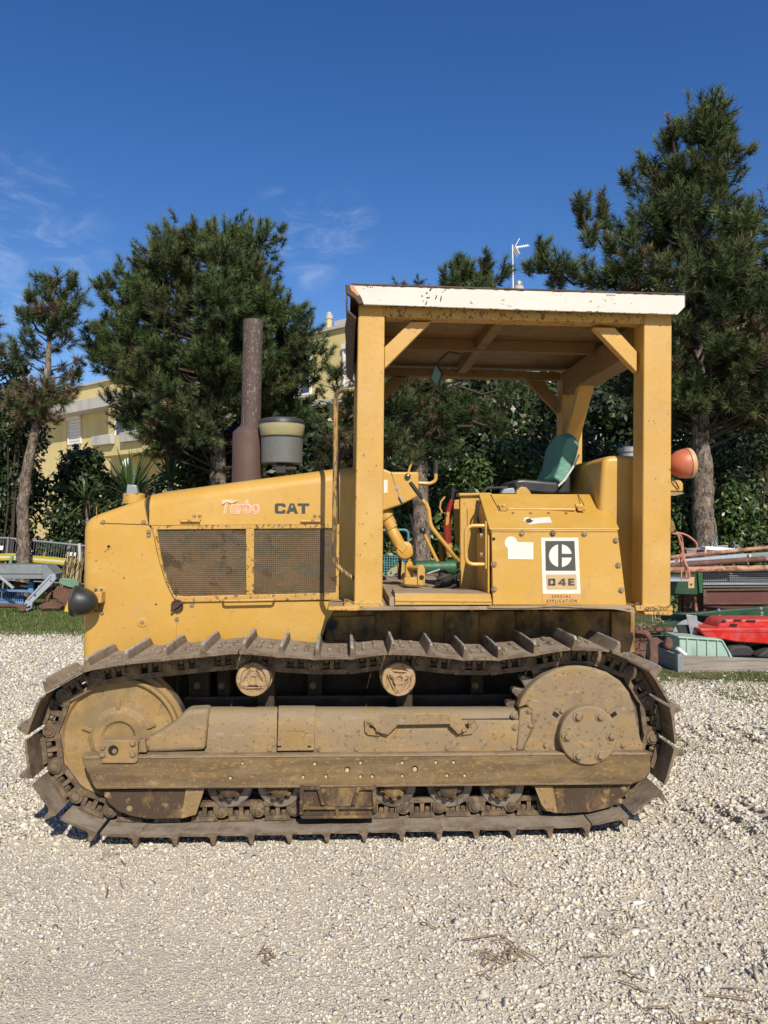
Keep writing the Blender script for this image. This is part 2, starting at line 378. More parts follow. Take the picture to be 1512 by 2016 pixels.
mat('ochre_print', (0.52, 0.29, 0.09), 0.5, var=0.06, vscale=9)
mat('tan_print', (0.50, 0.33, 0.16), 0.5, var=0.05, vscale=9)
mat('red_print', (0.60, 0.30, 0.19), 0.5, var=0.15, vscale=30, spots=[((0.80, 0.45, 0.34), (60, 60, 60), 0.52, 0.1, 0.7)])
mat('pink_print', (0.70, 0.50, 0.33), 0.5, var=0.05)
mat('red_paint', (0.22, 0.018, 0.014), 0.4, var=0.1, vscale=8)
mat('orange_lamp', (0.46, 0.125, 0.06), 0.45, var=0.12, vscale=8, spots=[((0.50, 0.22, 0.14), (6, 6, 6), 0.52, 0.15, 0.5)])
mat('tan_rim', (0.52, 0.30, 0.14), 0.5, var=0.1)
mat('chrome_knob', (0.12, 0.14, 0.09), 0.15, metal=0.7, var=0.1)
mat('mirror_glass', (0.10, 0.115, 0.06), 0.12, metal=0.6, var=0.05)  # dark green tint paints a reflection into the glass
mat('galvanised', (0.33, 0.34, 0.35), 0.45, metal=0.6, var=0.15, vscale=7, fine=0.06)
mat('hole_dark', (0.012, 0.010, 0.008), 0.9, var=0.0)
mat('seal_dark', (0.03, 0.022, 0.016), 0.8, var=0.2)
mat('scratch', (0.25, 0.14, 0.06), 0.7, var=0.3, vscale=60)
# ------------------------------------------------------------------ the crawler tractor
YC = 4.70                                  # centre line of the machine
T = thing('crawler_tractor', 'yellow crawler tractor with steel tracks, white-edged roof canopy and rusty exhaust stack', 'tractor', (0.1, YC, 0))

def mirror_copy(o, name=None):
    """the same part on the far side (shares mesh data through a negative scale free copy of its mesh)"""
    me = o.data.copy(); n = len(me.vertices); a = np.empty(n * 3, np.float32); me.vertices.foreach_get('co', a); a = a.reshape(-1, 3)
    loc = np.array(o.location)
    a[:, 1] = -a[:, 1] if abs(loc[1]) > 1e-6 else 2 * YC - a[:, 1]
    me.vertices.foreach_set('co', a.ravel()); me.flip_normals(); me.update()
    c = bpy.data.objects.new(o.name.split('.')[0], me); c.rotation_euler = o.rotation_euler
    c.location = o.location
    if abs(loc[1]) > 1e-6: c.location.y = 2 * YC - loc[1]
    return finish(c, o.parent if o.parent is T else T)

# ---- tracks ----------------------------------------------------------------
PITCH_L = 0.1715
TRK_Y0, SHOE_W = 3.70, 0.46
TRK_C = TRK_Y0 + SHOE_W / 2
track_px = [(161, 1318), (237, 1304), (306, 1297), (374, 1291), (449, 1281), (520, 1286), (596, 1292), (667, 1294), (734, 1287), (798, 1280), (870, 1291), (952, 1296), (1017, 1291), (1086, 1280), (1161, 1272), (1243, 1291), (1298, 1332), (1325, 1391), (1334, 1471), (1313, 1547), (1257, 1601), (1180, 1625), (1092, 1632), (920, 1636), (740, 1640), (520, 1645), (308, 1649), (235, 1649), (165, 1640), (100, 1602), (56, 1535), (46, 1455), (62, 1395), (98, 1347)]
ctrl = [Vector((*p, 0)) for p in pp(track_px, TRK_Y0)]
def catmull_closed(P, m=24):
    out = []; n = len(P)
    for i in range(n):
        p0, p1, p2, p3 = P[i - 1], P[i], P[(i + 1) % n], P[(i + 2) % n]
        for k in range(m):
            t = k / m
            out.append(0.5 * ((2 * p1) + (p2 - p0) * t + (2 * p0 - 5 * p1 + 4 * p2 - p3) * t * t + (3 * p1 - p0 - 3 * p2 + p3) * t ** 3))
    return out
outer = catmull_closed(ctrl)
PIN_IN = 0.066                             # the pins run this far inside the plates
dense = []
for i in range(len(outer)):
    d_ = (outer[(i + 2) % len(outer)] - outer[i - 2]).normalized(); dense.append(outer[i] + Vector((d_.y, -d_.x, 0)) * PIN_IN)
def walk(pitch):
    pts = [dense[0].copy()]; i = 0; n = len(dense); cur = dense[0].copy(); total = 0
    while i < n:
        nx = dense[(i + 1) % n]
        if (nx - cur_base(pts)).length >= pitch:
            a, b = dense[i % n], nx; lo, hi = 0.0, 1.0
            for _ in range(20):
                mid = (lo + hi) / 2
                if (a.lerp(b, mid) - pts[-1]).length < pitch: lo = mid
                else: hi = mid
            pts.append(a.lerp(b, lo))
        i += 1
    return pts
def cur_base(pts): return pts[-1]
best = None
for k in range(60):
    p_ = PITCH_L * (0.97 + 0.06 * k / 59)
    w_ = walk(p_); e = (w_[-1] - w_[0]).length
    e = min(e, abs(e - p_))
    cand = (e, p_, w_)
    if best is None or e < best[0]: best = cand
_, PL, pins = best
if (pins[-1] - pins[0]).length < PL * 0.5: pins = pins[:-1]
NP = len(pins)

prof = [(-0.003, -0.008), (0.002, 0.006), (0.008, 0.044), (0.011, 0.050), (0.020, 0.050), (0.024, 0.044), (0.031, 0.008), (0.046, 0.0), (PL - 0.03, -0.001), (PL + 0.001, -0.005), (PL + 0.001, -0.015), (PL - 0.03, -0.013), (0.045, -0.013), (0.0, -0.016)]
def shoe_mesh(seed):
    rnd = random.Random(seed); b = B(); hw = SHOE_W / 2
    ys = [-hw, -hw + 0.022, -hw * .4, 0, hw * .45, hw - 0.022, hw]
    secs = []
    for y in ys:
        edge = abs(y) > hw - 0.001
        sec = []
        for (x, z) in prof:
            zz = z
            if z > 0.03: zz = z - (0.012 if edge else 0) + rnd.uniform(-0.0025, 0.0025)
            sec.append((x + rnd.uniform(-.0008, .0008) + (0.003 if edge and x > PL - .05 and rnd.random() < .5 else 0), y, zz))
        secs.append([(x, y_, z + PIN_IN) for x, y_, z in sec])
    b.loft(secs)
    for bx in (0.072, 0.128):
        for by in (-0.085, -0.045, 0.045, 0.085):
            if rnd.random() < 0.93: b.rev((bx, by, PIN_IN), (0, 0, 1), [(-.002, .012), (rnd.uniform(.006, .011), .011), (.012, .006)], 6, a0=rnd.random())
    me = b.mesh('track_shoe', 30)
    me.materials.append(MAT['shoe_steel']); me.materials.append(MAT['worn_steel'])
    for f in me.polygons:
        if f.center.z > PIN_IN + 0.036: f.material_index = 1
    return me
shoe_meshes = [shoe_mesh(s) for s in range(4)]
def link_mesh():
    b = B(); p = PL
    for y0, y1, sgn in ((-0.088, -0.046, -1), (0.046, 0.088, 1)):
        # rail, foot, webs: two open windows between them; the ends overlap with the next link
        b.poly_prism([(-0.018, -0.106), (p - 0.028, -0.106), (p - 0.016, -0.098), (p - 0.016, -0.082), (-0.018, -0.084)], y0, y1)
        b.poly_prism([(0.028, -0.036), (p - 0.036, -0.036), (p - 0.030, -0.014), (0.018, -0.014)], y0 - .004, y1 + .004)
        for wx in (0.030, 0.083, 0.134):
            b.box(wx - 0.010, wx + 0.010, y0 + .006, y1 - .006, -0.084, -0.034)
        yo = y0 if sgn < 0 else y1
        b.rev((0, yo, -0.062), (0, sgn, 0), [(-0.03, 0.034), (0.002, 0.034), (0.006, 0.030)], 18)
        b.rev((0, yo, -0.062), (0, sgn, 0), [(0, 0.020), (0.014, 0.020), (0.017, 0.014)], 14)
        b.poly_prism([(-0.030, -0.05), (0.032, -0.095), (0.032, -0.03), (-0.015, -0.032)], y0 + .004, y1 - .004)
        b.poly_prism([(p - 0.05, -0.090), (p - 0.012, -0.09), (p + 0.012, -0.064), (p - 0.006, -0.036), (p - 0.05, -0.034)], y0 + .010, y1 - .010)
        for wx in (0.056, 0.108): b.rev((wx, (y0 + y1) / 2, -0.036), (0, 0, -1), [(0, .013), (.017, .013), (.020, .009)], 6)
    b.cyl((0, -0.05, -0.062), (0, 1, 0), 0.026, 0.10, 14)
    me = b.mesh('track_link', 40); me.transform(Matrix.Translation((0, 0, .062))); me.materials.append(MAT['link_steel']); return me
lmesh = link_mesh()
for side, yc in ((0, TRK_C), (1, 2 * YC - TRK_C)):
    for i in range(NP):
        a, b2 = pins[i], pins[(i + 1) % NP]
        d = (b2 - a).normalized()
        rot = (0, math.atan2(-d.y, d.x), 0)
        for nm, me in (('track_shoe', shoe_meshes[(i * 7 + i // 3) % 4]), ('track_link', lmesh)):
            o = bpy.data.objects.new(nm, me); o.location = (a.x, yc, a.y); o.rotation_euler = rot
            finish(o, T)

# ---- idler, sprocket, rollers ----------------------------------------------
def both(o): mirror_copy(o); return o
IY = 3.855
ic = at(233, 1454, IY)
b = B()
b.rev((ic.x, IY, ic.z), (0, 1, 0), [(0.012, 0.0), (0.012, 0.07), (0.0, 0.085), (0.0, 0.12), (0.020, 0.15), (0.022, 0.262), (0.004, 0.272), (0.0, 0.280), (0.006, 0.290), (0.045, 0.290), (0.05, 0.312), (0.125, 0.312), (0.13, 0.290), (0.17, 0.290), (0.176, 0.28), (0.176, 0.0)], 64, cap=False)
idler = both(obj('idler_wheel', b, 'idler_paint', T, smooth=30))
b = B()
for k in range(5):
    a = math.radians(20 + 72 * k)
    p1 = Vector((ic.x + math.cos(a) * .135, IY + .012, ic.z + math.sin(a) * .135)); p2 = Vector((ic.x + math.cos(a) * .185, IY + .016, ic.z + math.sin(a) * .185))
    b.bar(p1, p2, 0.02, 0.012, (0, 1, 0))
obj('rib', b, 'idler_paint', idler, 0.004)
b = B(); b.rev((ic.x, IY, ic.z), (0, 1, 0), [(0.052, 0.3128), (0.052, 0.3150), (0.123, 0.3150), (0.123, 0.3128)], 64, cap=False)
obj('wheel_rim', b, 'rim_metal', idler)

SPX = at(1152, 1440, 3.80); sc_ = Vector((SPX.x, TRK_C, SPX.z))
sprocket_r = 0.388
b = B(); nt = 31; outl = []
for k in range(nt * 6):
    a = 2 * math.pi * k / (nt * 6); ph = k % 6
    rr = {0: sprocket_r, 1: sprocket_r - .004, 2: sprocket_r - .04, 3: sprocket_r - .055, 4: sprocket_r - .04, 5: sprocket_r - .004}[ph]
    outl.append((sc_.x + rr * math.cos(a), sc_.z + rr * math.sin(a)))
b.poly_prism(outl, TRK_C - .03, TRK_C + .03)
spk = obj('sprocket', b, 'rim_metal', T, 0.003); both(spk)
b = B(); b.rev((sc_.x, TRK_C - .06, sc_.z), (0, 1, 0), [(0.0, 0.27), (0.0, 0.295), (0.025, 0.328), (0.035, 0.328), (0.036, 0.0)], 48, cap=False)
obj('sprocket_hub', b, 'rim_metal', spk)

# sprocket guard: domed plate in front of the sprocket
GY = 3.80
gpx = [(1030, 1474), (1034, 1462), (1044, 1447), (1049, 1432), (1044, 1405), (1038, 1388), (1020, 1396), (1027, 1376), (1041, 1356), (1058, 1340), (1076, 1328), (1095, 1318), (1116, 1312), (1140, 1310), (1164, 1314), (1196, 1324), (1222, 1341), (1240, 1364), (1250, 1396), (1256, 1430), (1262, 1455), (1268, 1468), (1268, 1484), (1030, 1484)]
b = B(); b.poly_prism(pp(gpx, GY), GY, GY + 0.08)
guard = both(obj('sprocket_guard', b, 'cover_dusty', T, 0.014, seg=3))
b = B(); hc = at(1152, 1442, GY)
b.rev((hc.x, GY + .002, hc.z), (0, -1, 0), [(0, .142), (.058, .142), (.064, .136), (.066, .10), (.070, 0)], 48, cap=False)
hub = both(obj('hub_cap', b, 'cover_dusty', guard if False else T, 0))
for k in range(6):
    a = math.radians(60 * k)
    c = (hc.x + .108 * math.cos(a), GY - .062, hc.z + .108 * math.sin(a))
    b = B(); b.rev(c, (0, -1, 0), [(0, .026), (.006, .026), (.008, .022)], 16); b.rev(c, (0, -1, 0), [(.006, .0155), (.018, .0155), (.021, .011)], 6, a0=k)
    obj('bolt', b, 'cover_dusty', hub)
for px, py in ((1106, 1399), (1195, 1398), (1074, 1467), (1226, 1467)):
    c = at(px, py, GY); b = B(); b.bolt((c.x, GY, c.z), r=.011, h=.012); obj('bolt', b, 'bolt_paint', guard)
for px, py, s_ in ((1096, 1408, -1), (1206, 1408, 1)):
    c = at(px, py, GY); b = B(); b.bar((c.x - s_ * .008, GY - .001, c.z - .005), (c.x + s_ * .018, GY - .001, c.z + .012), .020, .003, (0, 1, 0)); obj('slot', b, 'hole_dark', guard)

# long lower beam with its drilled holes
BY = 3.755
b = B(); b.poly_prism(pp([(160, 1488), (1276, 1481), (1281, 1486), (1281, 1520), (1268, 1535), (1248, 1544), (640, 1550), (186, 1553), (176, 1530), (163, 1503)], BY), BY, BY + .075)
beam = both(obj('track_frame_beam', b, 'beam_dirty', T, 0.006, seg=2))
holes = [(478, 1502, 3), (620, 1503, 3.6), (710, 1501, 3.6), (792, 1501, 3.6), (858, 1500, 3.4), (893, 1500, 3.4), (684, 1515, 5.2), (817, 1513, 5.2), (454, 1531, 3.6), (597, 1529, 3.6), (642, 1528, 3.6), (710, 1528, 3.6), (733, 1528, 3.6), (792, 1527, 3.2), (880, 1526, 3.4), (915, 1526, 3.4)]
for px, py, rp in holes:
    c = at(px, py, BY); r = rp / FPX * BY
    b = B(); b.rev((c.x, BY - .0012, c.z), (0, -1, 0), [(0, r * 1.15), (.0006, r * 1.15)], 14); obj('bolt_hole', b, 'hole_dark', beam)
    b = B(); b.rev((c.x - r * .1, BY - .0022, c.z - r * .22), (0, -1, 0), [(0, r * .82), (.0006, r * .82)], 12); obj('hole_lit_inside', b, 'tan_print', beam)  # pale disc paints the sunlit inside of the hole
b = B()
for px, py in ((186, 1487), (560, 1484)): pass
b.poly_prism(pp([(166, 1491), (1274, 1483), (1274, 1486), (166, 1494)], BY - .004), BY - .004, BY + .02)
obj('top_lip', b, 'cover_dusty', beam, 0.002)
b = B(); b.poly_prism(pp([(188, 1549), (640, 1546.5), (1246, 1541), (1242, 1544.5), (640, 1550.5), (190, 1553.5)], BY - .004), BY - .004, BY + .03)
obj('bottom_lip', b, 'beam_dirty', beam, 0.002)

# sheet covers over the recoil spring, curved back towards the top
CY = 3.79
def cover(name, top, bot, lift=0.0, mat_='cover_dusty', parent=None):
    """top, bot: left and right pixel corners; the sheet bends back as it rises"""
    b = B(); secs = []
    prof2 = [(0.0, 0.0), (0.35, 0.0), (0.62, 0.006), (0.82, 0.026), (0.94, 0.062), (1.0, 0.12)]
    for off in (0.0, 0.008):
        rows = []
        for t, dy in prof2:
            row = []
            for k in range(2):
                px = bot[k][0] + (top[k][0] - bot[k][0]) * t; py = bot[k][1] + (top[k][1] - bot[k][1]) * t
                p = at(px, py, CY + dy - lift); p.y += off; p.z -= off * .3 if t > .8 else 0
                row.append(p)
            rows.append(row)
        secs.append(rows)
    f, r = secs
    loopf = [q[0] for q in f] + [q[1] for q in reversed(f)]
    V = [[b.bm.verts.new(p) for p in row] for row in f]; W = [[b.bm.verts.new(p) for p in row] for row in r]
    n = len(V)
    for i in range(n - 1):
        b.face([V[i][0], V[i][1], V[i + 1][1], V[i + 1][0]]); b.face([W[i][0], W[i + 1][0], W[i + 1][1], W[i][1]])
        for k in range(2): b.face([V[i][k], V[i + 1][k], W[i + 1][k], W[i][k]])
    b.face([V[0][0], W[0][0], W[0][1], V[0][1]]); b.face([V[-1][0], V[-1][1], W[-1][1], W[-1][0]])
    return obj(name, b, mat_, parent or T, 0.0, smooth=50)
def bolts_on(parent, pts, Y, r=.011, h=.010, m='bolt_paint', nm='bolt'):
    for px, py in pts:
        c = at(px, py, Y); b = B(); b.bolt((c.x, Y, c.z), r=r, h=h); obj(nm, b, m, parent)
c1 = cover('spring_cover', ((413, 1391), (546, 1391)), ((406, 1482), (544, 1481)))
bolts_on(c1, [(410, 1478), (532, 1475)], CY)
c3 = cover('spring_cover', ((620, 1391), (1024, 1391)), ((619, 1481), (1016, 1478)))
bolts_on(c3, [(627, 1474), (702, 1473), (881, 1472), (1011, 1470), (1012, 1408), (1014, 1432)], CY)
c2 = cover('inspection_cover', ((549, 1389), (621, 1389)), ((546, 1478), (618, 1477)), lift=.012)
for px in (550, 609):
    c = at(px, 1470, CY - .014); b = B(); b.box(c.x - .009, c.x + .009, CY - .0135, CY - .0123, c.z - .004, c.z + .004); obj('slot', b, 'hole_dark', c2)
b = B(); p1, p2 = at(566, 1437, CY), at(600, 1437, CY); b.box(p1.x, p2.x, CY - .0138, CY - .0118, p1.z - .002, p1.z + .002); obj('embossed_line', b, 'cover_dusty', c2)
b = B(); b.poly_prism(pp([(287, 1483), (286, 1455), (305, 1447), (340, 1424), (366, 1399), (411, 1397), (404, 1478), (300, 1483)], CY), CY + .003, CY + .12, shift=(0, 0))
nose = obj('spring_cover_nose', b, 'cover_dusty', T, 0.02, seg=3)
bolts_on(nose, [(290, 1464)], CY + .003)
b = B(); b.poly_prism(pp([(1017, 1478), (1024, 1398), (1043, 1394), (1050, 1430), (1033, 1470), (1030, 1478)], CY), CY + .004, CY + .07)
tail = obj('cover_end_plate', b, 'cover_dusty', T, 0.008)
bolts_on(tail, [(1012 + 28, 1400), (1044, 1428)], CY + .002, .009)
# inner box that carries the covers (keeps the frame solid)
b = B(); p1, p2 = at(420, 1478, CY + .13), at(1030, 1402, CY + .13)
b.box(p1.x, p2.x, CY + .014, CY + .27, at(300, 1500, CY).z, p2.z)
b.box(p1.x - .25, p2.x + .25, CY + .07, CY + .27, at(300, 1545, CY).z, at(300, 1500, CY).z - .002)
both(obj('track_frame', b, 'engine_dark', T, 0.004))
# bolted yoke plate of the idler
b = B(); b.poly_prism(pp([(198, 1458), (266, 1457), (271, 1461), (271, 1498), (266, 1503), (199, 1503)], BY - .014), BY - .014, BY + .06)
yoke = obj('yoke_plate', b, 'idler_paint', T, 0.004)
b = B(); b.poly_prism(pp([(274, 1458), (284, 1457), (288, 1482), (272, 1482)], BY - .002), BY + .002, BY + .05); obj('yoke_wedge', b, 'idler_paint', yoke, .003)
bolts_on(yoke, [(203, 1470), (262, 1463), (203, 1485), (262, 1484)], BY - .014, .0125, .014)
b = B(); c = at(223, 1477, BY - .014); b.rev((c.x, BY - .0152, c.z), (0, -1, 0), [(0, .024), (.0008, .024)], 20); obj('bore', b, 'hole_dark', yoke)
b = B(); b.rev((c.x + .006, BY - .0165, c.z - .005), (0, -1, 0), [(0, .012), (.004, .010)], 12); obj('grease_nipple', b, 'idler_paint', yoke)
# lifting handle / step on the cover
b = B(); HY = CY - .03
b.poly_prism(pp([(748, 1427), (756, 1408), (764, 1403), (885, 1404), (897, 1403), (905, 1410), (921, 1438), (905, 1445), (885, 1426), (780, 1428), (762, 1447), (746, 1443), (722, 1416)], HY), HY, HY + .012)
hdl = obj('step_handle', b, 'cover_dusty', T, 0.004)
for q in ([(718, 1417), (746, 1443), (748, 1449), (724, 1447), (718, 1440)], [(905, 1445), (921, 1436), (934, 1419), (938, 1420), (937, 1437), (930, 1445), (902, 1448)]):
    b = B(); b.poly_prism(pp(q, CY - .01), CY - .012, CY + .004); obj('foot_plate', b, 'cover_dusty', hdl, .002)
bolts_on(hdl, [(733, 1424), (745, 1437), (924, 1422), (912, 1437)], CY - .012 - .018, .008)
for a, c in (((762, 1446), (781, 1428)), ((886, 1427), (904, 1445))):
    p1, p2 = at(*a, HY), at(*c, HY); b = B(); b.bar((p1.x, HY + .02, p1.z), (p2.x, HY + .02, p2.z), .006, .04, (0, 1, 0)); obj('gusset', b, 'cover_dusty', hdl)

# track rollers under the beam
for px in (452, 552, 672, 775, 886, 989):
    RY = 3.835; c = at(px, 1545, RY)
    b = B(); b.rev((c.x, RY, c.z), (0, 1, 0), [(.012, 0), (.012, .06), (0, .072), (0, .106), (.008, .112), (.03, .112), (.034, .094), (.155, .094), (.16, .112), (.185, .112), (.19, 0)], 40, cap=False)
    rol = both(obj('track_roller', b, 'rim_metal', T, smooth=30))
    hy = 3.79; c = at(px - 2, 1553, hy)
    b = B(); b.rev((c.x, hy + .06, c.z), (0, -1, 0), [(0, .055), (.04, .052), (.06, .044), (.068, .03), (.07, .012), (.064, .0)], 24, cap=False)
    for a in range(0, 360, 45):
        r_ = math.radians(a + px); b.rev((c.x + .05 * math.cos(r_), hy + .03, c.z + .05 * math.sin(r_)), (0, -1, 0), [(0, .014), (.02, .014), (.026, .009)], 10)
    obj('roller_cap', b, 'guard_dirt', rol)
    b = B(); b.box(c.x - .07, c.x + .07, hy + .012, hy + .07, c.z - .012, c.z + .03); obj('roller_bracket', b, 'guard_dirt', rol, .005)
# cast bracket in the middle
QY = 3.735
b = B(); b.poly_prism(pp([(593, 1550), (738, 1549), (740, 1602), (734, 1610), (596, 1612), (590, 1606)], QY + .02), QY + .02, QY + .05)
brk = obj('frame_bracket', b, 'guard_dirt', T, .006)
for q in ([(590, 1548), (598, 1548), (597, 1604), (589, 1604)], [(733, 1548), (741, 1548), (742, 1602), (734, 1602)], [(590, 1590), (738, 1589), (740, 1594), (590, 1595)], [(590, 1607), (738, 1606), (738, 1612), (594, 1613)], [(660, 1592), (667, 1592), (667, 1610), (660, 1610)], [(596, 1549), (630, 1549), (640, 1586), (632, 1586), (624, 1556), (596, 1556)], [(734, 1549), (702, 1549), (691, 1586), (699, 1586), (708, 1556), (734, 1556)]):
    b = B(); b.poly_prism(pp(q, QY), QY, QY + .035); obj('rib', b, 'guard_dirt', brk, .004)
bolts_on(brk, [(602, 1604), (643, 1603), (684, 1602), (727, 1601)], QY + .018, .009, .012, 'guard_dirt')
# guards below the beam at both ends
b = B(); b.poly_prism(pp([(202, 1556), (403, 1552), (386, 1604), (360, 1611), (300, 1613), (262, 1608), (232, 1597), (212, 1580)], BY + .03), BY + .03, BY + .04)
g1 = both(obj('idler_guard', b, 'guard_dirt', T, .003)); bolts_on(g1, [(212, 1565), (255, 1592), (388, 1558), (377, 1583), (361, 1596)], BY + .03, .010, .010, 'bolt_paint')
b = B(); b.poly_prism(pp([(366, 1553), (403, 1552), (386, 1604), (356, 1612)], BY + .024), BY + .024, BY + .031); obj('guard_strip', b, 'idler_paint', g1, .002)
b = B(); b.poly_prism(pp([(1052, 1548), (1245, 1542), (1232, 1566), (1206, 1588), (1164, 1599), (1110, 1602), (1078, 1597), (1066, 1585)], BY + .03), BY + .03, BY + .04)
g2 = both(obj('sprocket_lower_guard', b, 'guard_dirt', T, .003)); bolts_on(g2, [(1065, 1553), (1075, 1576), (1090, 1590), (1227, 1551), (1188, 1576), (1220, 1577)], BY + .03, .010, .010, 'bolt_paint')
b = B(); b.poly_prism(pp([(1052, 1548), (1088, 1547), (1098, 1601), (1076, 1597), (1066, 1585)], BY + .024), BY + .024, BY + .031); obj('guard_strip', b, 'idler_paint', g2, .002)
# carrier rollers
for px, py, a0 in ((498, 1338, 90), (785, 1338, 145)):
    KY = 3.80; c = at(px, py, KY)
    b = B(); b.rev((c.x, KY, c.z), (0, 1, 0), [(.010, 0), (.010, .058), (0, .062), (0, .078), (.006, .082), (.06, .082), (.065, .088), (.20, .088), (.2, 0)], 40, cap=False)
    cr = both(obj('carrier_roller', b, 'roller_paint', T, smooth=30))
    b = B(); b.rev((c.x, KY + .01, c.z), (0, -1, 0), [(0, .030), (.016, .028), (.018, .018), (.012, .016), (.012, 0)], 24, cap=False)
    for k in range(3):
        a = math.radians(a0 + 120 * k); d = Vector((math.cos(a), 0, math.sin(a))); n = Vector((-d.z, 0, d.x)); o0 = Vector((c.x, KY + .002, c.z))
        b.bar(o0 + d * .026, o0 + d * .064, .014, .028, n)
        b.rev(o0 + d * .048 + Vector((0, -.006, 0)), (0, -1, 0), [(0, .008), (.006, .008), (.007, .005)], 6)
        e = math.radians(a0 + 60 + 120 * k); d2 = Vector((math.cos(e), 0, math.sin(e)))
        n2 = Vector((-d2.z, 0, d2.x)); b.bar(o0 + d2 * .040 - n2 * .045, o0 + d2 * .040 + n2 * .045, .006, .006, (0, 1, 0))
    obj('hub_cover', b, 'roller_paint', cr, .002)
    p = at(px + 22, 1395, KY); b = B(); b.box(p.x - .055, p.x + .03, KY + .20, KY + .30, p.z - .05, c.z + .04); both(obj('roller_post', b, 'engine_dark', T, .005))

# ---- main frame and the dark underside --------------------------------------
b = B(); b.box(X_(345, 4.33), 1.60, 4.36, 5.04, .38, 1.02); b.box(-1.02, .2, 4.42, 4.98, .35, .9); b.box(1.2, 1.62, 4.45, 4.95, .5, 1.05)
obj('main_frame', b, 'engine_dark', T, .02)
b = B(); b.poly_prism(pp([(640, 1203), (1246, 1203), (1240, 1296), (640, 1296)], 4.30), 4.30, 4.34); frm = obj('steering_clutch_housing', b, 'paint_grimy', T, .006)
for q in ([(655, 1215), (738, 1212), (738, 1260), (655, 1262)], [(790, 1204), (848, 1204), (848, 1262), (790, 1262)], [(876, 1204), (942, 1204), (942, 1268), (876, 1268)], [(1016, 1204), (1062, 1204), (1062, 1262), (1016, 1262)], [(1204, 1204), (1250, 1204), (1250, 1285), (1204, 1285)]):
    b = B(); b.poly_prism(pp(q, 4.28), 4.28, 4.302); obj('housing_plate', b, 'paint_grimy', frm, .004)
bolts_on(frm, [(655, 1232), (680, 1250), (692, 1250), (803, 1232), (888, 1231), (1036, 1205), (1052, 1205), (1036, 1232), (1052, 1232)], 4.28, .013, .012, 'paint_grimy')
b = B()
for px, py in ((652, 1231),): c = at(px, py, 4.26); b.rev((c.x, 4.27, c.z), (0, -1, 0), [(0, .03), (.02, .028), (.022, .014), (.012, .012), (.012, 0)], 20, cap=False)
obj('hose_end', b, 'rubber', frm)
for px, w_ in ((392, 40), (440, 26), (620, 30), (940, 26)):
    b = B(); p = at(px, 1390, 4.2); b.box(p.x - w_ / 2 / 370, p.x + w_ / 2 / 370, 4.2, 4.36, p.z - .1, at(px, 1318, 4.2).z + .05)
    o = obj('frame_post', b, 'engine_dark', T, .01); bolts_on(o, [(px - 4, 1350), (px - 4, 1378)], 4.2, .012, .01, 'bolt_paint')
b = B(); b.box(at(360, 1400, 4.1).x, at(1010, 1400, 4.1).x, 4.12, 4.16, .42, .60); obj('equaliser_guard', b, 'engine_dark', T, .01)

# ---- nose, hood and engine side ---------------------------------------------
HY0, HY1 = 4.275, 5.125
def rounded(pts, r, n=6): return [(p.x, p.z) for p in bend([Vector((x, 0, z)) for x, z in pts], r, n)]
nose_px = [(160, 1318), (161, 1180), (163, 1022), (205, 992), (284, 979), (292, 1034), (301, 1046), (309, 1090), (322, 1135), (338, 1172), (347, 1184), (346, 1318)]
P = pp(nose_px, HY0)
Pn = [P[0], P[1]] + rounded([P[1], P[2], P[4]], .07, 8)[1:-1] + P[4:]
b = B()
def nose_sec(y, inset):
    cx, cz = sum(x for x, z in Pn) / len(Pn), sum(z for x, z in Pn) / len(Pn)
    return y, inset
secs = []
front_x = P[0][0]
for k in range(9):                                       # rounded near edge, then straight across, then rounded far edge
    a = k / 8 * math.pi / 2; secs.append((HY0 + .045 * (1 - math.sin(a)), .045 * (1 - math.cos(a))))
ring = []
for y, ins in [(HY0 + .045 * (1 - math.cos(t)), .045 * (1 - math.sin(t))) for t in [i / 6 * math.pi / 2 for i in range(7)]] + [(HY1 - .045 * (1 - math.cos(t)), .045 * (1 - math.sin(t))) for t in [i / 6 * math.pi / 2 for i in range(6, -1, -1)]]:
    q = []
    for x, z in Pn:
        # only the front and top edges are rounded over
        xx = x + ins * max(0, 1 - (x - front_x) / .14); zz = z - ins * (1 if z > P[3][1] - .10 else 0)
        q.append((xx, y, zz))
    ring.append(q)
b.loft(ring)
nose_o = obj('radiator_guard', b, 'paint', T, smooth=40)
b = B(); b.poly_prism(pp([(346.4, 1185), (669, 1182), (645, 1225), (632, 1262), (631, 1318), (346.4, 1318)], HY0 + .001), HY0 + .001, HY1 - .004)
low = obj('side_panel', b, 'paint', T, .004)
# hood: lofted with a rounded shoulder
def hood_sec(px, ytop, ybot, w=0.0, r=.075):
    X = X_(px, HY0); zt = at(px, ytop, HY0 + .02).z; zb = at(px, ybot, HY0).z
    y0, y1 = HY0 + w, HY1 - w; pts = [(X, y0, zb)]
    for k in range(7):
        a = k / 6 * math.pi / 2; pts.append((X, y0 + r * (1 - math.cos(a)), zt - r + r * math.sin(a)))
    for k in range(7):
        a = math.pi / 2 - k / 6 * math.pi / 2; pts.append((X, y1 - r * (1 - math.cos(a)), zt - r + r * math.sin(a)))
    pts.append((X, y1, zb)); return pts
b = B(); b.loft([hood_sec(294, 973, 1034), hood_sec(318, 968, 1034), hood_sec(318.6, 967.4, 1034), hood_sec(470, 947, 1033), hood_sec(600, 930, 1032), hood_sec(664, 921, 1032)])
hood = obj('hood', b, 'paint', T, smooth=40)
b = B(); b.loft([hood_sec(285.5, 979.5, 1032, .006), hood_sec(293, 975.5, 1034, .006)]); obj('hood_seal', b, 'seal_dark', hood)
b = B(); b.loft([hood_sec(316.5, 968.2, 1031, -.002), hood_sec(317.3, 968, 1031, -.002)]); obj('seam', b, 'paint_worn', hood)
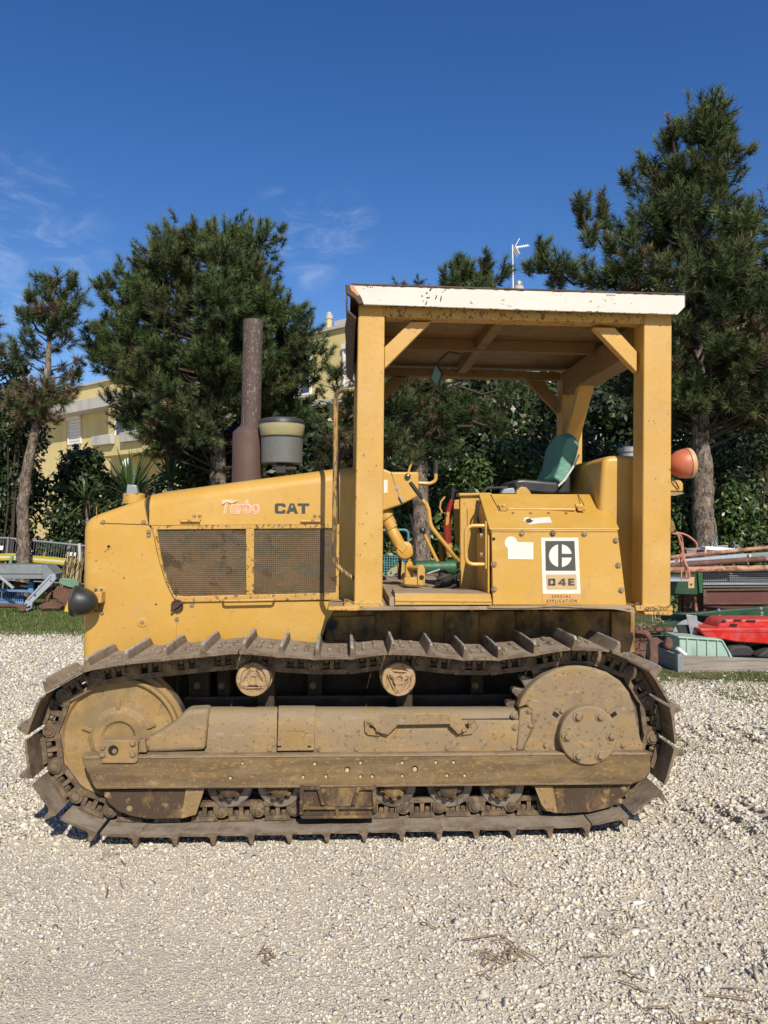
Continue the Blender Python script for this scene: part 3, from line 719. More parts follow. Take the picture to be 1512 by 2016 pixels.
b = B(); b.loft([hood_sec(665.5, 921, 1178, .004), hood_sec(667.5, 921, 1178, .004)]); obj('hood_rear_seal', b, 'seal_dark', hood)
b = B(); b.loft([hood_sec(668, 921, 1180, .0), hood_sec(740, 921, 1180, .0)]); cowl = obj('firewall_cowl', b, 'paint', T, smooth=40)
# seam of the nose top panel
b = B(); p1, p2 = at(196, 1030, HY0), at(292, 1033, HY0); b.bar((p1.x, HY0, p1.z), (p2.x, HY0, p2.z), .003, .004); obj('seam', b, 'seal_dark', nose_o)
b = B(); p1, p2 = at(190, 997, HY0), at(190.4, 1029, HY0); b.bar((p1.x, HY0, p1.z), (p2.x, HY0, p2.z), .002, .002, (1, 0, 0)); obj('seam', b, 'paint_worn', nose_o)
bolts_on(nose_o, [(203, 1028), (283, 1028), (293, 1047), (293, 1054)], HY0, .009, .008)
bolts_on(nose_o, [(280, 1225)], HY0, .012, .008)
b = B(); c = at(280, 1225, HY0); b.rev((c.x, HY0, c.z), (0, -1, 0), [(0, .026), (.004, .026), (.005, .022)], 24); obj('plug', b, 'paint_worn', nose_o)
b = B()
for px, py, r in ((214, 1076, .008), (307, 1190, .005), (244, 1138, .004)):
    c = at(px, py, HY0); b.rev((c.x, HY0 - .0006, c.z), (0, -1, 0), [(0, r), (.0005, r)], 14)
obj('drilled_hole', b, 'hole_dark', nose_o)
rs = random.Random(5); b = B()
for k in range(26):
    px, py = rs.uniform(170, 290), rs.uniform(1050, 1300); c = at(px, py, HY0); r = rs.uniform(.0015, .004)
    q = [(c.x + r * rs.uniform(.5, 1.5) * math.cos(a), c.z + r * rs.uniform(.5, 1.3) * math.sin(a)) for a in [i * math.pi / 3.5 for i in range(7)]]
    b.disc(q, HY0 - .0007)
for k in range(26):
    px, py = rs.uniform(350, 620), rs.uniform(1195, 1255); c = at(px, py, HY0); r = rs.uniform(.0015, .0035)
    q = [(c.x + r * rs.uniform(.5, 1.8) * math.cos(a), c.z + r * rs.uniform(.5, 1.3) * math.sin(a)) for a in [i * math.pi / 3.5 for i in range(7)]]
    b.disc(q, HY0 + .0003)
for px, py, w_, h_ in ((212, 1082, 4, 2), (207, 1086, 3, 2), (280, 1092, 2, 2), (189, 1104, 3, 1.6)):
    c = at(px, py, HY0); b.disc([(c.x - w_ / 380, c.z), (c.x, c.z + h_ / 380), (c.x + w_ / 380, c.z + h_ / 500), (c.x + w_ / 500, c.z - h_ / 380)], HY0 - .0009)
chips = obj('paint_chips', b, 'scratch', nose_o); chips['kind'] = 'stuff'
# louvred engine door: frame, mullion and two screens
DY = HY0 - .012
out_px = [(297, 1035), (668, 1032), (668, 1181), (354, 1186), (342, 1178), (326, 1146), (312, 1100), (303, 1056)]
in_px = [(310, 1042.5), (661, 1040), (661, 1167), (362, 1174), (342, 1172), (331, 1146), (318, 1100), (311, 1056)]
b = B(); b.ring_prism(pp(out_px, DY), pp(in_px, DY), DY, DY + .02)
door = obj('engine_door', b, 'paint_chipped', T, .004)
b = B(); b.poly_prism(pp([(484, 1041), (500, 1041), (500, 1171), (484, 1171)], DY), DY + .001, DY + .02); mul = obj('mullion', b, 'paint_chipped', door, .004)
b = B(); b.poly_prism(pp([(490.5, 1043), (493.5, 1043), (493.5, 1169), (490.5, 1169)], DY - .002), DY - .002, DY + .004); obj('mullion_bead', b, 'paint', door, .002)
scr1 = [(309, 1041), (486, 1040), (486, 1174), (342, 1174), (330, 1146), (317, 1100), (310, 1056)]
for q in (scr1, [(498, 1040), (663, 1039), (663, 1169), (498, 1172)]):
    b = B(); b.poly_prism(pp(q, DY + .014), DY + .014, DY + .019); scr_o = obj('screen', b, 'screen', door)
    P_ = pp(q, DY + .010); xa, xb, za, zb_ = min(p[0] for p in P_), max(p[0] for p in P_), min(p[1] for p in P_), max(p[1] for p in P_); b = B()
    def span(v, ax):
        """where a line of constant x (ax=0) or z (ax=1) crosses the outline"""
        hit = []
        for p, r in zip(P_, P_[1:] + P_[:1]):
            if (p[ax] - v) * (r[ax] - v) < 0: t = (v - p[ax]) / (r[ax] - p[ax]); hit.append(p[1 - ax] + t * (r[1 - ax] - p[1 - ax]))
        return (min(hit), max(hit)) if len(hit) >= 2 else None
    n_ = int((xb - xa) / .0105)
    for k in range(1, n_):
        x = xa + (xb - xa) * k / n_; h_ = span(x, 0)
        if h_: b.box(x - .0014, x + .0014, DY + .0105, DY + .0135, h_[0], h_[1])
    n_ = int((zb_ - za) / .0105)
    for k in range(1, n_):
        z = za + (zb_ - za) * k / n_; h_ = span(z, 1)
        if h_: b.box(h_[0], h_[1], DY + .009, DY + .0117, z - .0014, z + .0014)
    wm = obj('wire_mesh', b, 'screen_wire', door, smooth=0); wm['kind'] = 'stuff'
for hx in (370, 607):                                    # hinges
    b = B(); p = at(hx, 1026, DY); b.rev((p.x - .04, DY + .002, p.z), (1, 0, 0), [(0, .008), (.105, .008)], 10); hg = obj('hinge', b, 'paint_chipped', door)
    b = B(); p = at(hx + 18, 1018, HY0); b.box(p.x - .024, p.x + .024, HY0 - .004, HY0 + .003, p.z - .02, p.z + .022); obj('hinge_leaf', b, 'paint_worn', door, .002)
    bolts_on(door, [(hx + 13, 1016), (hx + 23, 1016)], HY0 - .004, .006, .006)
pts = [at(440, 1182, DY - .03), at(444, 1195, DY - .03), at(535, 1194, DY - .03), at(540, 1181, DY - .03)]
pts = [at(440, 1180, DY), at(440, 1183, DY - .035), at(540, 1181, DY - .035), at(540, 1179, DY)]
b = B(); b.tube(bend(pts, .02), .0065, 8); obj('door_handle', b, 'paint_worn', door)
b = B(); c = at(349, 1192, DY); b.rev((c.x, DY, c.z), (0, -1, 0), [(0, .032), (.006, .034), (.010, .028), (.004, .022), (.002, 0)], 20, cap=False); b.bar((c.x - .03, DY - .014, c.z - .03), (c.x + .03, DY - .014, c.z + .02), .012, .012, (0, 1, 0))
obj('door_latch', b, 'roof_rust', door, .002)
bolts_on(door, [(378, 1192), (348, 1219)], HY0 + .001, .009, .007)
# lettering on the hood
def text_obj(name, body, px0, px1, py0, py1, Y, m, parent, shear=0.0, offset=0.0, depth=.0008, bold_x=1.0):
    cu = bpy.data.curves.new(name, 'FONT'); cu.body = body; cu.shear = shear; cu.offset = offset; cu.resolution_u = 4; cu.extrude = depth; cu.fill_mode = 'BOTH'
    to = bpy.data.objects.new(name, cu); COL.objects.link(to)
    dg = bpy.context.evaluated_depsgraph_get(); me = bpy.data.meshes.new_from_object(to.evaluated_get(dg)); bpy.data.objects.remove(to)
    n = len(me.vertices); a = np.empty(n * 3, np.float32); me.vertices.foreach_get('co', a); a = a.reshape(-1, 3)
    x0, x1, z0, z1 = a[:, 0].min(), a[:, 0].max(), a[:, 1].min(), a[:, 1].max()
    A, C = at(px0, py1, Y), at(px1, py0, Y)
    out = np.empty_like(a)
    out[:, 0] = A.x + (a[:, 0] - x0) / (x1 - x0) * (C.x - A.x); out[:, 2] = A.z + (a[:, 1] - z0) / (z1 - z0) * (C.z - A.z); out[:, 1] = Y - a[:, 2]
    me.vertices.foreach_set('co', out.ravel()); me.update(); me.materials.clear()
    return obj(name, me, m, parent)
def glyphs(name, polys, px0, px1, py0, py1, Y, m, parent, th=.0012):
    """letters given as outlines in a unit box"""
    A, C = at(px0, py1, Y), at(px1, py0, Y); b = B()
    for q in polys: b.poly_prism([(A.x + u * (C.x - A.x), A.z + v * (C.z - A.z)) for u, v in q], Y, Y + th)
    return obj(name, b, m, parent, smooth=0)
def boxes(*r): return [[(a, c), (b_, c), (b_, d), (a, d)] for a, b_, c, d in r]
cC = [[(.0, .14), (.05, .0), (.27, .0), (.31, .12), (.31, .36), (.22, .36), (.22, .24), (.10, .24), (.10, .76), (.22, .76), (.22, .64), (.31, .64), (.31, .88), (.27, 1), (.05, 1), (0, .86)]]
cA = [[(.33, 0), (.44, 1), (.56, 1), (.67, 0), (.575, 0), (.555, .2), (.445, .2), (.425, 0)]]
cT = [[(.66, 1), (1, 1), (1, .76), (.88, .76), (.88, 0), (.78, 0), (.78, .76), (.66, .76)]]
glyphs('lettering', cC + cA + cT, 541, 609, 991, 1011, HY0 - .0022, 'black_print', hood)
b = B(); b.poly_prism([(0, 0)] * 0 or pp([(573, 999.5), (577, 999.5), (575.8, 994.5), (574.2, 994.5)], HY0 - .003), HY0 - .003, HY0 - .0024); obj('lettering_counter', b, 'paint', hood)
text_obj('lettering_outline', 'Turbo', 437, 511, 984, 1012, HY0 - .0015, 'pink_print', hood, .25, .045)
text_obj('lettering', 'Turbo', 439, 509, 986, 1010, HY0 - .0032, 'red_print', hood, .25, .012)
b = B(); pts = [at(438, 992, HY0 - .003), at(446, 987, HY0 - .003), at(456, 990, HY0 - .003), at(466, 986, HY0 - .003)]; b.tube(pts, .006, 6); obj('lettering_flourish', b, 'pink_print', hood)

# head lamp on the nose
LY = HY0 - .10; lc = at(166, 1185, LY); R_ = .076
b = B(); b.rev((lc.x, LY, lc.z), (1, 0, -.10), [(-.066, 0.0), (-.064, .05), (-.060, R_ * .94), (-.052, R_ * 1.03), (-.044, R_ * 1.05), (-.039, R_ * .985), (-.032, R_ * 1.01), (-.015, R_ * .99), (.01, R_ * .91), (.035, R_ * .76), (.055, R_ * .52), (.066, R_ * .28), (.07, 0)], 40, cap=False)
lamp = obj('head_lamp', b, 'lamp_shell', T)
b = B(); b.rev((lc.x, LY, lc.z), (1, 0, -.10), [(-.052, R_ * 1.04), (-.054, R_ * 1.07), (-.044, R_ * 1.07), (-.042, R_ * 1.02)], 40, cap=False); obj('lamp_rim', b, 'rubber', lamp)
b = B(); p = at(196, 1175, HY0 - .03); b.box(p.x - .016, p.x + .022, HY0 - .07, HY0 + .002, p.z - .03, p.z + .028); b.box(p.x - .03, p.x + .022, HY0 - .006, HY0 + .002, p.z + .01, p.z + .05)
brl = obj('lamp_bracket', b, 'paint_worn', lamp, .006); 
for px, py in ((189, 1161), (200, 1161), (188, 1203), (196, 1203)):
    c = at(px, py, HY0 - .006); b = B(); b.bolt((c.x, HY0 - .005 if py < 1180 else HY0, c.z), r=.006, h=.006); obj('bolt', b, 'bolt_steel', lamp)
b = B(); b.tube(bend([at(196, 1183, HY0 - .05), at(203, 1200, HY0 - .04), at(198, 1206, HY0 - .02), at(194, 1190, HY0 - .02)], .02), .003, 6); obj('lamp_wire', b, 'rubber', lamp)
# filler cap and rain flap on the nose
b = B(); c = at(264, 978, 4.62); b.rev((c.x, 4.62, c.z - .04), (0, 0, 1), [(0, .062), (.055, .062), (.06, .055), (.062, .03), (.075, .026), (.078, 0)], 28, cap=False)
cap_ = obj('radiator_cap', b, 'paint_worn', T)
b = B(); p = at(256, 964, 4.60); b.poly_prism(pp([(248, 976), (250, 953), (268, 955), (272, 972)], 4.56), 4.56, 4.60); obj('cap_flap', b, 'galvanised', cap_, .004)

# exhaust stack
EY = 4.70; c0 = at(486.5, 950, EY); c1_ = at(487.5, 851, EY); c2_ = at(494, 842, EY); c3_ = at(498.5, 631, EY)
b = B(); rm = 30.5 / FPX * EY; rp = 18.7 / FPX * EY; z0 = c0.z - .12
b.rev((c0.x, EY, z0), (.02, 0, 1), [(0, rm), (c1_.z - z0 - .01, rm), (c1_.z - z0, rm * .97), (c1_.z - z0 + .018, rm * .74), (c1_.z - z0 + .028, rm * .68)], 40)
muf = obj('muffler', b, 'muffler', T)
b = B(); ax = (c3_ - c2_).normalized(); L_ = (c3_ - c2_).length
b.rev(c2_ - ax * .03, ax, [(0, rp * 1.12), (.045, rp * 1.12), (.048, rp * 1.02), (L_ + .03, rp * 1.0), (L_ + .03, rp * .9), (L_ - .2, rp * .88)], 36, cap=False)
obj('exhaust_pipe', b, 'rust_pipe', muf)
b = B(); b.bar(c2_ + ax * .02 + Vector((-.028, -rp * .92, 0)), c3_ + Vector((-.028, -rp * .90, 0)) - ax * .01, .004, .004, (0, 1, 0)); obj('pipe_seam', b, 'roof_rust', muf)
# air pre-cleaner
AY = 4.62; q0 = at(555, 913, AY); k_ = AY / FPX
b = B(); b.rev((q0.x, AY, q0.z), (0, 0, 1), [(0, 39 * k_), (.004, 40 * k_), (50 * k_, 41 * k_), (51 * k_, 36 * k_)], 40)
pre = obj('pre_cleaner', b, 'grey_mesh', T)
b = B(); b.rev((q0.x, AY, q0.z), (0, 0, 1), [(51 * k_, 36 * k_), (53 * k_, 40 * k_), (57 * k_, 42 * k_), (75 * k_, 45 * k_), (79 * k_, 44 * k_)], 40); obj('bowl', b, 'cream_plastic', pre)
b = B(); b.rev((q0.x, AY, q0.z), (0, 0, 1), [(76.5 * k_, 45.6 * k_), (81 * k_, 45.2 * k_), (86 * k_, 42 * k_), (88.5 * k_, 32 * k_), (89.5 * k_, 8 * k_), (92 * k_, 6 * k_), (92.5 * k_, 0)], 40, cap=False); b.rev((q0.x, AY, q0.z), (0, 0, 1), [(49.5 * k_, 41.5 * k_), (52.5 * k_, 41.8 * k_)], 40); obj('lid', b, 'black_plastic', pre)
b = B()
for dx, dz, s_ in ((.118, 70, .012), (.124, 68, .008), (.11, 75, .006)):
    b.disc([(q0.x + dx - s_, q0.z + dz * k_), (q0.x + dx + s_ * .2, q0.z + (dz + 2) * k_), (q0.x + dx + s_ * .4, q0.z + (dz - 3) * k_)], AY - 38 * k_)
b.bm.free()
b = B(); b.cyl((q0.x + .02, AY, q0.z - .16), (0, 0, 1), .05, .165, 20); b.tube([(q0.x - .05, AY - .07, q0.z - .03), (q0.x + .09, AY - .07, q0.z - .035)], .012, 8); b.box(q0.x - .03, q0.x + .03, AY - .09, AY - .05, q0.z - .06, q0.z - .012)
obj('intake_pipe', b, 'rubber', pre, .003)

# ---- platform -----------------------------------------------------------------
PY0 = 3.865
zd = at(900, 1194, PY0).z
b = B(); b.box(X_(646, PY0), X_(1243, PY0), PY0, 5.50, zd - .018, zd)
deck = obj('platform', b, 'deck_plate', T, .003)
b = B(); b.poly_prism(pp([(646, 1194), (720, 1194), (712, 1201), (700, 1203), (646, 1202)], PY0 - .002), PY0 - .002, PY0 + .08); obj('platform_lip', b, 'paint_chipped', deck, .004)
b = B(); b.poly_prism(pp([(778, 1190), (778, 1167), (966, 1169), (968, 1190)], PY0 + .01), PY0 + .01, PY0 + .30); sill = obj('step_sill', b, 'deck_plate', T, .003)
b = B(); b.poly_prism(pp([(778, 1190.5), (777.5, 1168), (966, 1170), (968.5, 1190.5)], PY0 + .004), PY0 + .004, PY0 + .0096); obj('sill_face', b, 'paint_worn', sill)
b = B(); p1, p2 = at(778, 1182, PY0), at(968, 1183, PY0); b.bar((p1.x, PY0 + .002, p1.z), (p2.x, PY0 + .002, p2.z), .006, .012); obj('sill_fold', b, 'paint', sill, .002)
b = B(); b.box(X_(760, 4.2), X_(905, 4.2), PY0 + .02, 5.45, zd, zd + .045); obj('floor_plate', b, 'deck_plate', T, .004)
b = B(); b.box(X_(905, 4.1), X_(1243, 4.1), 4.25, 5.45, zd, zd + .02); obj('floor_plate', b, 'deck_plate', T, .004)

# ---- canopy ---------------------------------------------------------------------
NY = 3.88; PD = .145; FYp = 2 * YC - NY - PD
CAN = T
def post(poly_px, name='canopy_post'):
    P = pp(poly_px, NY); out = []
    for y in (NY, FYp):
        b = B(); b.poly_prism(P, y, y + PD); out.append(obj(name, b, 'paint_worn', T, .006))
    return out
pf = post([(697, 1187), (753, 1187), (757.5, 600), (705.5, 600)])
pr = post([(1264, 1192), (1320.5, 1192), (1323, 620), (1268.5, 620)])
for pst, q in ((pf, [(677, 1196), (677, 1185), (755, 1186), (755, 1196)]), (pr, [(1251, 1203), (1250, 1192), (1323, 1191), (1325, 1203)])):
    P = pp(q, NY)
    for k, o in enumerate(pst):
        y = NY if k == 0 else FYp
        b = B(); b.poly_prism(P, y - .006, y + PD + .02); obj('base_plate', b, 'paint_chipped', o, .004)
        for u in (.08, .92):
            b = B(); xx = P[0][0] + (P[2][0] - P[0][0]) * u; b.rev((xx, y + .02, P[2][1]), (0, 0, 1), [(0, .012), (.012, .012)], 6); obj('bolt', b, 'bolt_steel', o)
b = B(); b.poly_prism(pp([(1268, 1204.5), (1324, 1203.6), (1326, 1209), (1320, 1212), (1270, 1211)], NY - .012), NY - .012, NY + .16); obj('base_pad', b, 'paint_chipped', pr[0], .005)
text_obj('painted_marks', '00x20', 1270, 1314, 1194.5, 1201.5, NY - .0068, 'black_print', pr[0], .2)
zb0 = 2.50
def weld(pts, parent, r=.005, seed=0):
    rs_ = random.Random(seed); pts = [Vector(p) for p in pts]; path, tap = [], []
    for a, c in zip(pts, pts[1:]):
        n_ = max(4, int((c - a).length / .008))
        for k in range(n_): path.append(a.lerp(c, k / n_) + Vector((rs_.gauss(0, .001), rs_.gauss(0, .001), rs_.gauss(0, .001)))); tap.append(r * rs_.uniform(.7, 1.25))
    b = B(); b.tube(path, r, 6, taper=tap); obj('weld_bead', b, 'paint_worn', parent, smooth=60)
for k, (q, o) in enumerate(((((697, 1186), (753, 1186.5)), pf[0]), (((1264, 1191.5), (1320, 1191)), pr[0]))): weld([at(*q[0], NY - .001), at(*q[1], NY - .001)], o, .006, k)
for k, (q, o) in enumerate(((((757.3, 602), (757.3, 624)), pf[0]), (((1268.4, 619), (1268.4, 637)), pr[0]), (((707, 600.5), (756, 601.5)), pf[0]), (((1270, 620.5), (1322, 621)), pr[0]))): weld([at(*q[0], NY - .001), at(*q[1], NY - .001)], o, .004, 7 + k)
bx0, bx1 = X_(757.5, NY), X_(1268.5, NY)
beam_poly = pp([(757.5, 601.5), (1268.5, 618), (1268.5, 636.5), (757.5, 623.5)], NY + .003)
for y0, y1 in ((NY + .003, NY + .10), (FYp + .045, FYp + PD - .003)):
    b = B(); b.poly_prism(beam_poly, y0, y1); obj('roof_beam', b, 'paint_chipped' if y0 < 4.2 else 'under_roof_shade', T, .005)
zr_ = at(1268, 640, NY).z
for X0, X1, zt in ((X_(1268.5, NY) + .004, X_(1322.5, NY) - .004, at(1290, 622, NY).z), (X_(706, NY) + .004, X_(757, NY) - .004, at(730, 602, NY).z)):
    b = B(); b.box(X0, X1, NY + PD + .002, FYp - .002, zt - .155, zt); obj('roof_cross_beam', b, 'under_roof_shade', T, .005)
for q in ([(809, 633), (849, 633), (757, 726), (757, 683)], [(1169, 644), (1211, 645), (1254, 692), (1254, 733)]):
    P = pp(q, NY + .05)
    for y in (NY + .05, FYp + .05):
        b = B(); b.poly_prism(P, y, y + .055); obj('knee_brace', b, 'paint_worn' if y < 4.2 else 'under_roof_shade', T, .004)
xr0, xr1 = X_(1275, NY), X_(1312, NY)
b = B(); zt = at(1290, 660, NY).z
b.hexa([(xr0, FYp - .42, zt), (xr1, FYp - .42, zt), (xr1, FYp - .34, zt), (xr0, FYp - .34, zt), (xr0, FYp + .01, zt - .42), (xr1, FYp + .01, zt - .42), (xr1, FYp + .01, zt - .34), (xr0, FYp + .01, zt - .34)])
obj('knee_brace', b, 'paint_worn', T)
# roof sheet, bars below it and the fascias
RY0, RY1 = 3.825, 5.57
roofq = pp([(690, 562), (1346, 581.5), (1346, 612), (690, 594)], RY0)
roof_top = [roofq[0], roofq[1], (roofq[1][0], roofq[1][1] - .05), (roofq[0][0], roofq[0][1] - .05)]
b = B(); b.poly_prism(roof_top, RY0 + .012, RY1); roof = obj('roof_panel', b, 'under_roof_shade', T, .004)
b = B(); b.poly_prism(pp([(690, 560.5), (1348, 580), (1348.5, 604), (1334, 619.5), (1000, 609.5), (716, 599.5), (706, 584), (696, 572)], RY0), RY0, RY0 + .010)
fas = obj('roof_fascia', b, 'roof_white', roof, .003)
b = B(); p1, p2 = at(692, 560.3, RY0), at(1348, 580, RY0); b.bar((p1.x, RY0 + .02, p1.z + .002), (p2.x, RY0 + .02, p2.z + .002), .05, .006); obj('roof_edge', b, 'roof_rust', roof)
b = B(); b.poly_prism(pp([(680, 560), (692, 561), (704, 575), (712, 586), (716, 598), (706, 599), (698, 588), (682, 578)], RY0 - .004), RY0 - .006, RY0 + .02); obj('torn_corner', b, 'roof_rust', roof, .004)
rs = random.Random(17); b = B()
def flake(px, py, w_, h_, sl=0.0):
    q = []
    for i in range(7):
        a = 2 * math.pi * i / 7; k = rs.uniform(.6, 1.2); q.append((px + math.cos(a) * w_ * k + math.sin(a) * h_ * sl * k, py - math.sin(a) * h_ * k))
    b.poly_prism(pp(q, RY0), RY0 - .0012, RY0 + .0004)
for a in ((848, 569, 2.2, 4.5, .4), (853, 566, 1.5, 3, .4), (840, 577, 2.2, 1.6), (831, 583, 1.8, 1.8), (843, 586, 4, 2), (858, 586, 1.6, 5, .4), (839, 597, 1.4, 5, .3), (868, 588, 1.3, 8, .15), (872, 575, 1.2, 1.6), (876, 571, 2, 1.5), (724, 565, 1.4, .9), (729, 565.5, 1.6, 1.1), (733, 565.5, 1.5, 1.3), (716, 568, 1, .8), (833, 593, 1.1, 1.5), (1178, 604, 1.6, 1.3, .8), (1243, 597, 1.2, .5)): flake(*a)
for k in range(40): flake(rs.uniform(740, 1340), rs.choice((0, 0, 1)) * 0 + (561.5 + (0)) , .1, .1) if False else None
for k in range(46):
    px = rs.uniform(715, 1335); flake(px, 600.5 + (px - 716) * .0306 - rs.uniform(0, 1.2), rs.uniform(1, 4), rs.uniform(.5, 1.1))
for k in range(40):
    px = rs.uniform(700, 1340); flake(px, 561.5 + (px - 690) * .0297 + rs.uniform(0, 1.0), rs.uniform(2, 9), rs.uniform(.4, 1.0))
pk = obj('peeled_paint', b, 'roof_rust', roof, smooth=0); pk['kind'] = 'stuff'
b = B(); b.poly_prism(pp([(688, 562), (696, 561), (701, 571), (707, 580), (704, 583), (698, 577), (692, 572)], RY0 - .008), RY0 - .0085, RY0 - .0062); obj('torn_edge_lit', b, 'orange_rust_lit', roof)  # torn orange rim with its sunlit brightness put into the colour
b = B(); pts = [at(1194 + i * 1.25, 581 + (1.5 if i % 2 else -1.2) * (1 if i < 9 else .4), RY0 - .001) for i in range(15)]; b.tube(pts, .0012, 4); obj('scribble', b, 'black_print', roof)
xl = X_(681, RY0); zt = at(681, 561, RY0).z
rs = random.Random(3); b = B(); secs = []
for k in range(12):
    y = RY0 + (RY1 - RY0) * k / 11; w_ = rs.uniform(-.006, .006)
    secs.append([(xl + w_, y, zt), (xl + .006 + w_, y, zt + .003), (xl + .014 + w_ * .5, y, zt - .12 + w_), (xl + .05, y, zt - .155 + w_), (xl + .046, y, zt - .162 + w_), (xl + .006 + w_ * .5, y, zt - .125 + w_)])
b.loft(secs); obj('front_fascia', b, 'roof_rust', roof, smooth=60)
b = B(); b.poly_prism(pp([(1340, 581), (1348, 581), (1348, 604), (1340, 612)], RY0 + .02), RY0 + .012, RY1); obj('rear_fascia', b, 'roof_rust', roof)
zu = min(roof_top[2][1], roof_top[3][1])
def under_z(x): t = (x - roof_top[3][0]) / (roof_top[2][0] - roof_top[3][0]); return roof_top[3][1] + t * (roof_top[2][1] - roof_top[3][1])
y_ = YC - .05; b = B(); b.hexa([(bx0, y_, under_z(bx0) - .07), (bx1, y_, under_z(bx1) - .07), (bx1, y_ + .05, under_z(bx1) - .07), (bx0, y_ + .05, under_z(bx0) - .07), (bx0, y_, under_z(bx0)), (bx1, y_, under_z(bx1)), (bx1, y_ + .05, under_z(bx1)), (bx0, y_ + .05, under_z(bx0))])
obj('roof_bar', b, 'under_roof_shade', T, .004)
xm = at(985, 645, 4.05).x
for ya, yb in ((NY + .10, y_ - .002), (y_ + .052, FYp + .04)):
    b = B(); b.box(xm - .03, xm + .03, ya, yb, under_z(xm) - .062, under_z(xm) - .001); obj('roof_bar', b, 'under_roof_shade', T, .004)
# mirror under the roof
MY = 4.45; b = B(); b.poly_prism(pp([(846, 745), (858, 714), (871, 736), (861, 765)], MY), MY, MY + .02, shift=(.012, 0)); mir = obj('mirror', b, 'black_plastic', T, .006)
b = B(); b.poly_prism(pp([(849, 744), (858, 719), (868, 736), (860, 760)], MY - .003), MY - .003, MY - .0005); obj('mirror_glass', b, 'mirror_glass', mir)
b = B(); b.tube(bend([at(857, 722, MY + .02), at(870, 704, MY + .03), at(882, 693, MY + .04), at(905, 697, MY + .1)], .04), .007, 8); obj('mirror_arm', b, 'black_plastic', mir)
# hand rails at the front posts
for y in (NY + .07, FYp + .07):
    b = B(); b.tube(bend([at(700, 766, NY + .07), at(661.5, 768, NY + .07), at(657.5, 1112, NY + .07), at(697, 1140, NY + .07)], .055, 7), .0125, 10)
    o = obj('grab_rail', b, 'rail_worn', T)
    if y > 4.2: o.location.y = y - (NY + .07); o.location.z = -.02

# ---- controls ---------------------------------------------------------------------
DSY = 4.42
b = B(); b.poly_prism(pp([(735, 924), (756, 923), (770, 929), (824.5, 929), (824.5, 977), (790, 994), (757, 1005), (735, 1008)], DSY), DSY, DSY + .56)
dash = obj('dash_console', b, 'paint', T, .01, seg=3)
b = B(); p1, p2 = at(770, 930, DSY), at(791, 992, DSY); b.bar((p1.x, DSY - .001, p1.z), (p2.x, DSY - .001, p2.z), .002, .004, (1, 0, 0)); obj('seam', b, 'scratch', dash)
b = B(); c = at(802.5, 938, DSY); b.rev((c.x, DSY, c.z), (0, -1, 0), [(0, .017), (.008, .018), (.016, .014), (.020, .006), (.021, 0)], 20, cap=False); obj('knob', b, 'chrome_knob', dash)
b = B(); b.poly_prism(pp([(755.5, 945), (763, 944.5), (763, 970), (755.5, 971)], DSY - .002), DSY - .002, DSY + .001); obj('data_plate', b, 'white_print', dash)
b = B(); p = at(790, 984, DSY); b.bar(at(786, 976, DSY - .006), at(794, 990, DSY - .006), .012, .022, (0, 1, 0)); obj('latch', b, 'galvanised', dash, .002)
bolts_on(dash, [(781, 961)], DSY, .008, .006, 'galvanised')
b = B(); b.tube(bend([at(824, 951, 4.6), at(848, 952, 4.6), at(858, 946, 4.6), at(858, 930, 4.6)], .03), .011, 10); b.tube([at(824, 953, 4.75), at(846, 954, 4.72)], .008, 8); th_ = obj('throttle_lever', b, 'paint', T)
b = B(); b.tube([at(858, 932, 4.6), at(859, 906, 4.6)], .013, 10); obj('grip', b, 'rubber', th_)
b = B(); b.tube([at(804, 930, 4.7), at(809, 915, 4.7), at(813, 908, 4.7)], .007, 8); obj('starter_lever', b, 'paint_worn', T)
# column below the dash with its joint
JY = 4.5
b = B(); b.tube([at(748, 1000, JY), at(762, 1020, JY)], .05, 16); b.tube([at(758, 1014, JY), at(772, 1040, JY)], .040, 16); b.rev(at(770, 1040, JY), at(793, 1086, JY) - at(770, 1040, JY), [(-.01, .030), (0, .034), (.12, .036), (.15, .03)], 20)
colm = obj('steering_column', b, 'paint', T)
b = B(); c = at(797, 1083, JY); b.rev((c.x, JY - .03, c.z), (0, 1, 0), [(0, .045), (.003, .05), (.06, .05), (.065, .045)], 28); b.bar(at(785, 1070, JY), at(797, 1083, JY), .05, .07, (0, 1, 0)); b.tube([at(800, 1090, JY), at(806, 1105, JY)], .012, 10)
obj('joint', b, 'paint', colm, .003)
# pedal and its bracket on the floor
KY_ = 4.35
b = B(); b.poly_prism(pp([(822, 1152), (822, 1120), (826, 1113), (832, 1112), (837, 1120), (837, 1150), (835, 1154)], KY_), KY_, KY_ + .03); b.poly_prism(pp([(796, 1148), (797, 1110), (801, 1104), (809, 1104), (811, 1112), (811, 1148)], KY_ + .18), KY_ + .10, KY_ + .13)
b.poly_prism(pp([(796, 1151), (796, 1137), (823, 1137), (823, 1153)], KY_ + .012), KY_ + .012, KY_ + .05); b.tube([at(805, 1117, KY_ + .1), at(826, 1118, KY_ + .015)], .012, 10)
ped = obj('pedal_bracket', b, 'paint_worn', T, .004)
b = B(); c = at(830, 1137, KY_); b.rev((c.x, KY_ - .001, c.z), (0, -1, 0), [(0, .014), (.0008, .014)], 16); obj('bore', b, 'seal_dark', ped)
b = B(); b.poly_prism(pp([(783, 1140), (783, 1112), (788, 1104), (795, 1106), (797, 1114), (797, 1140)], 4.75), 4.75, 4.78); obj('pedal', b, 'paint_worn', T, .004)
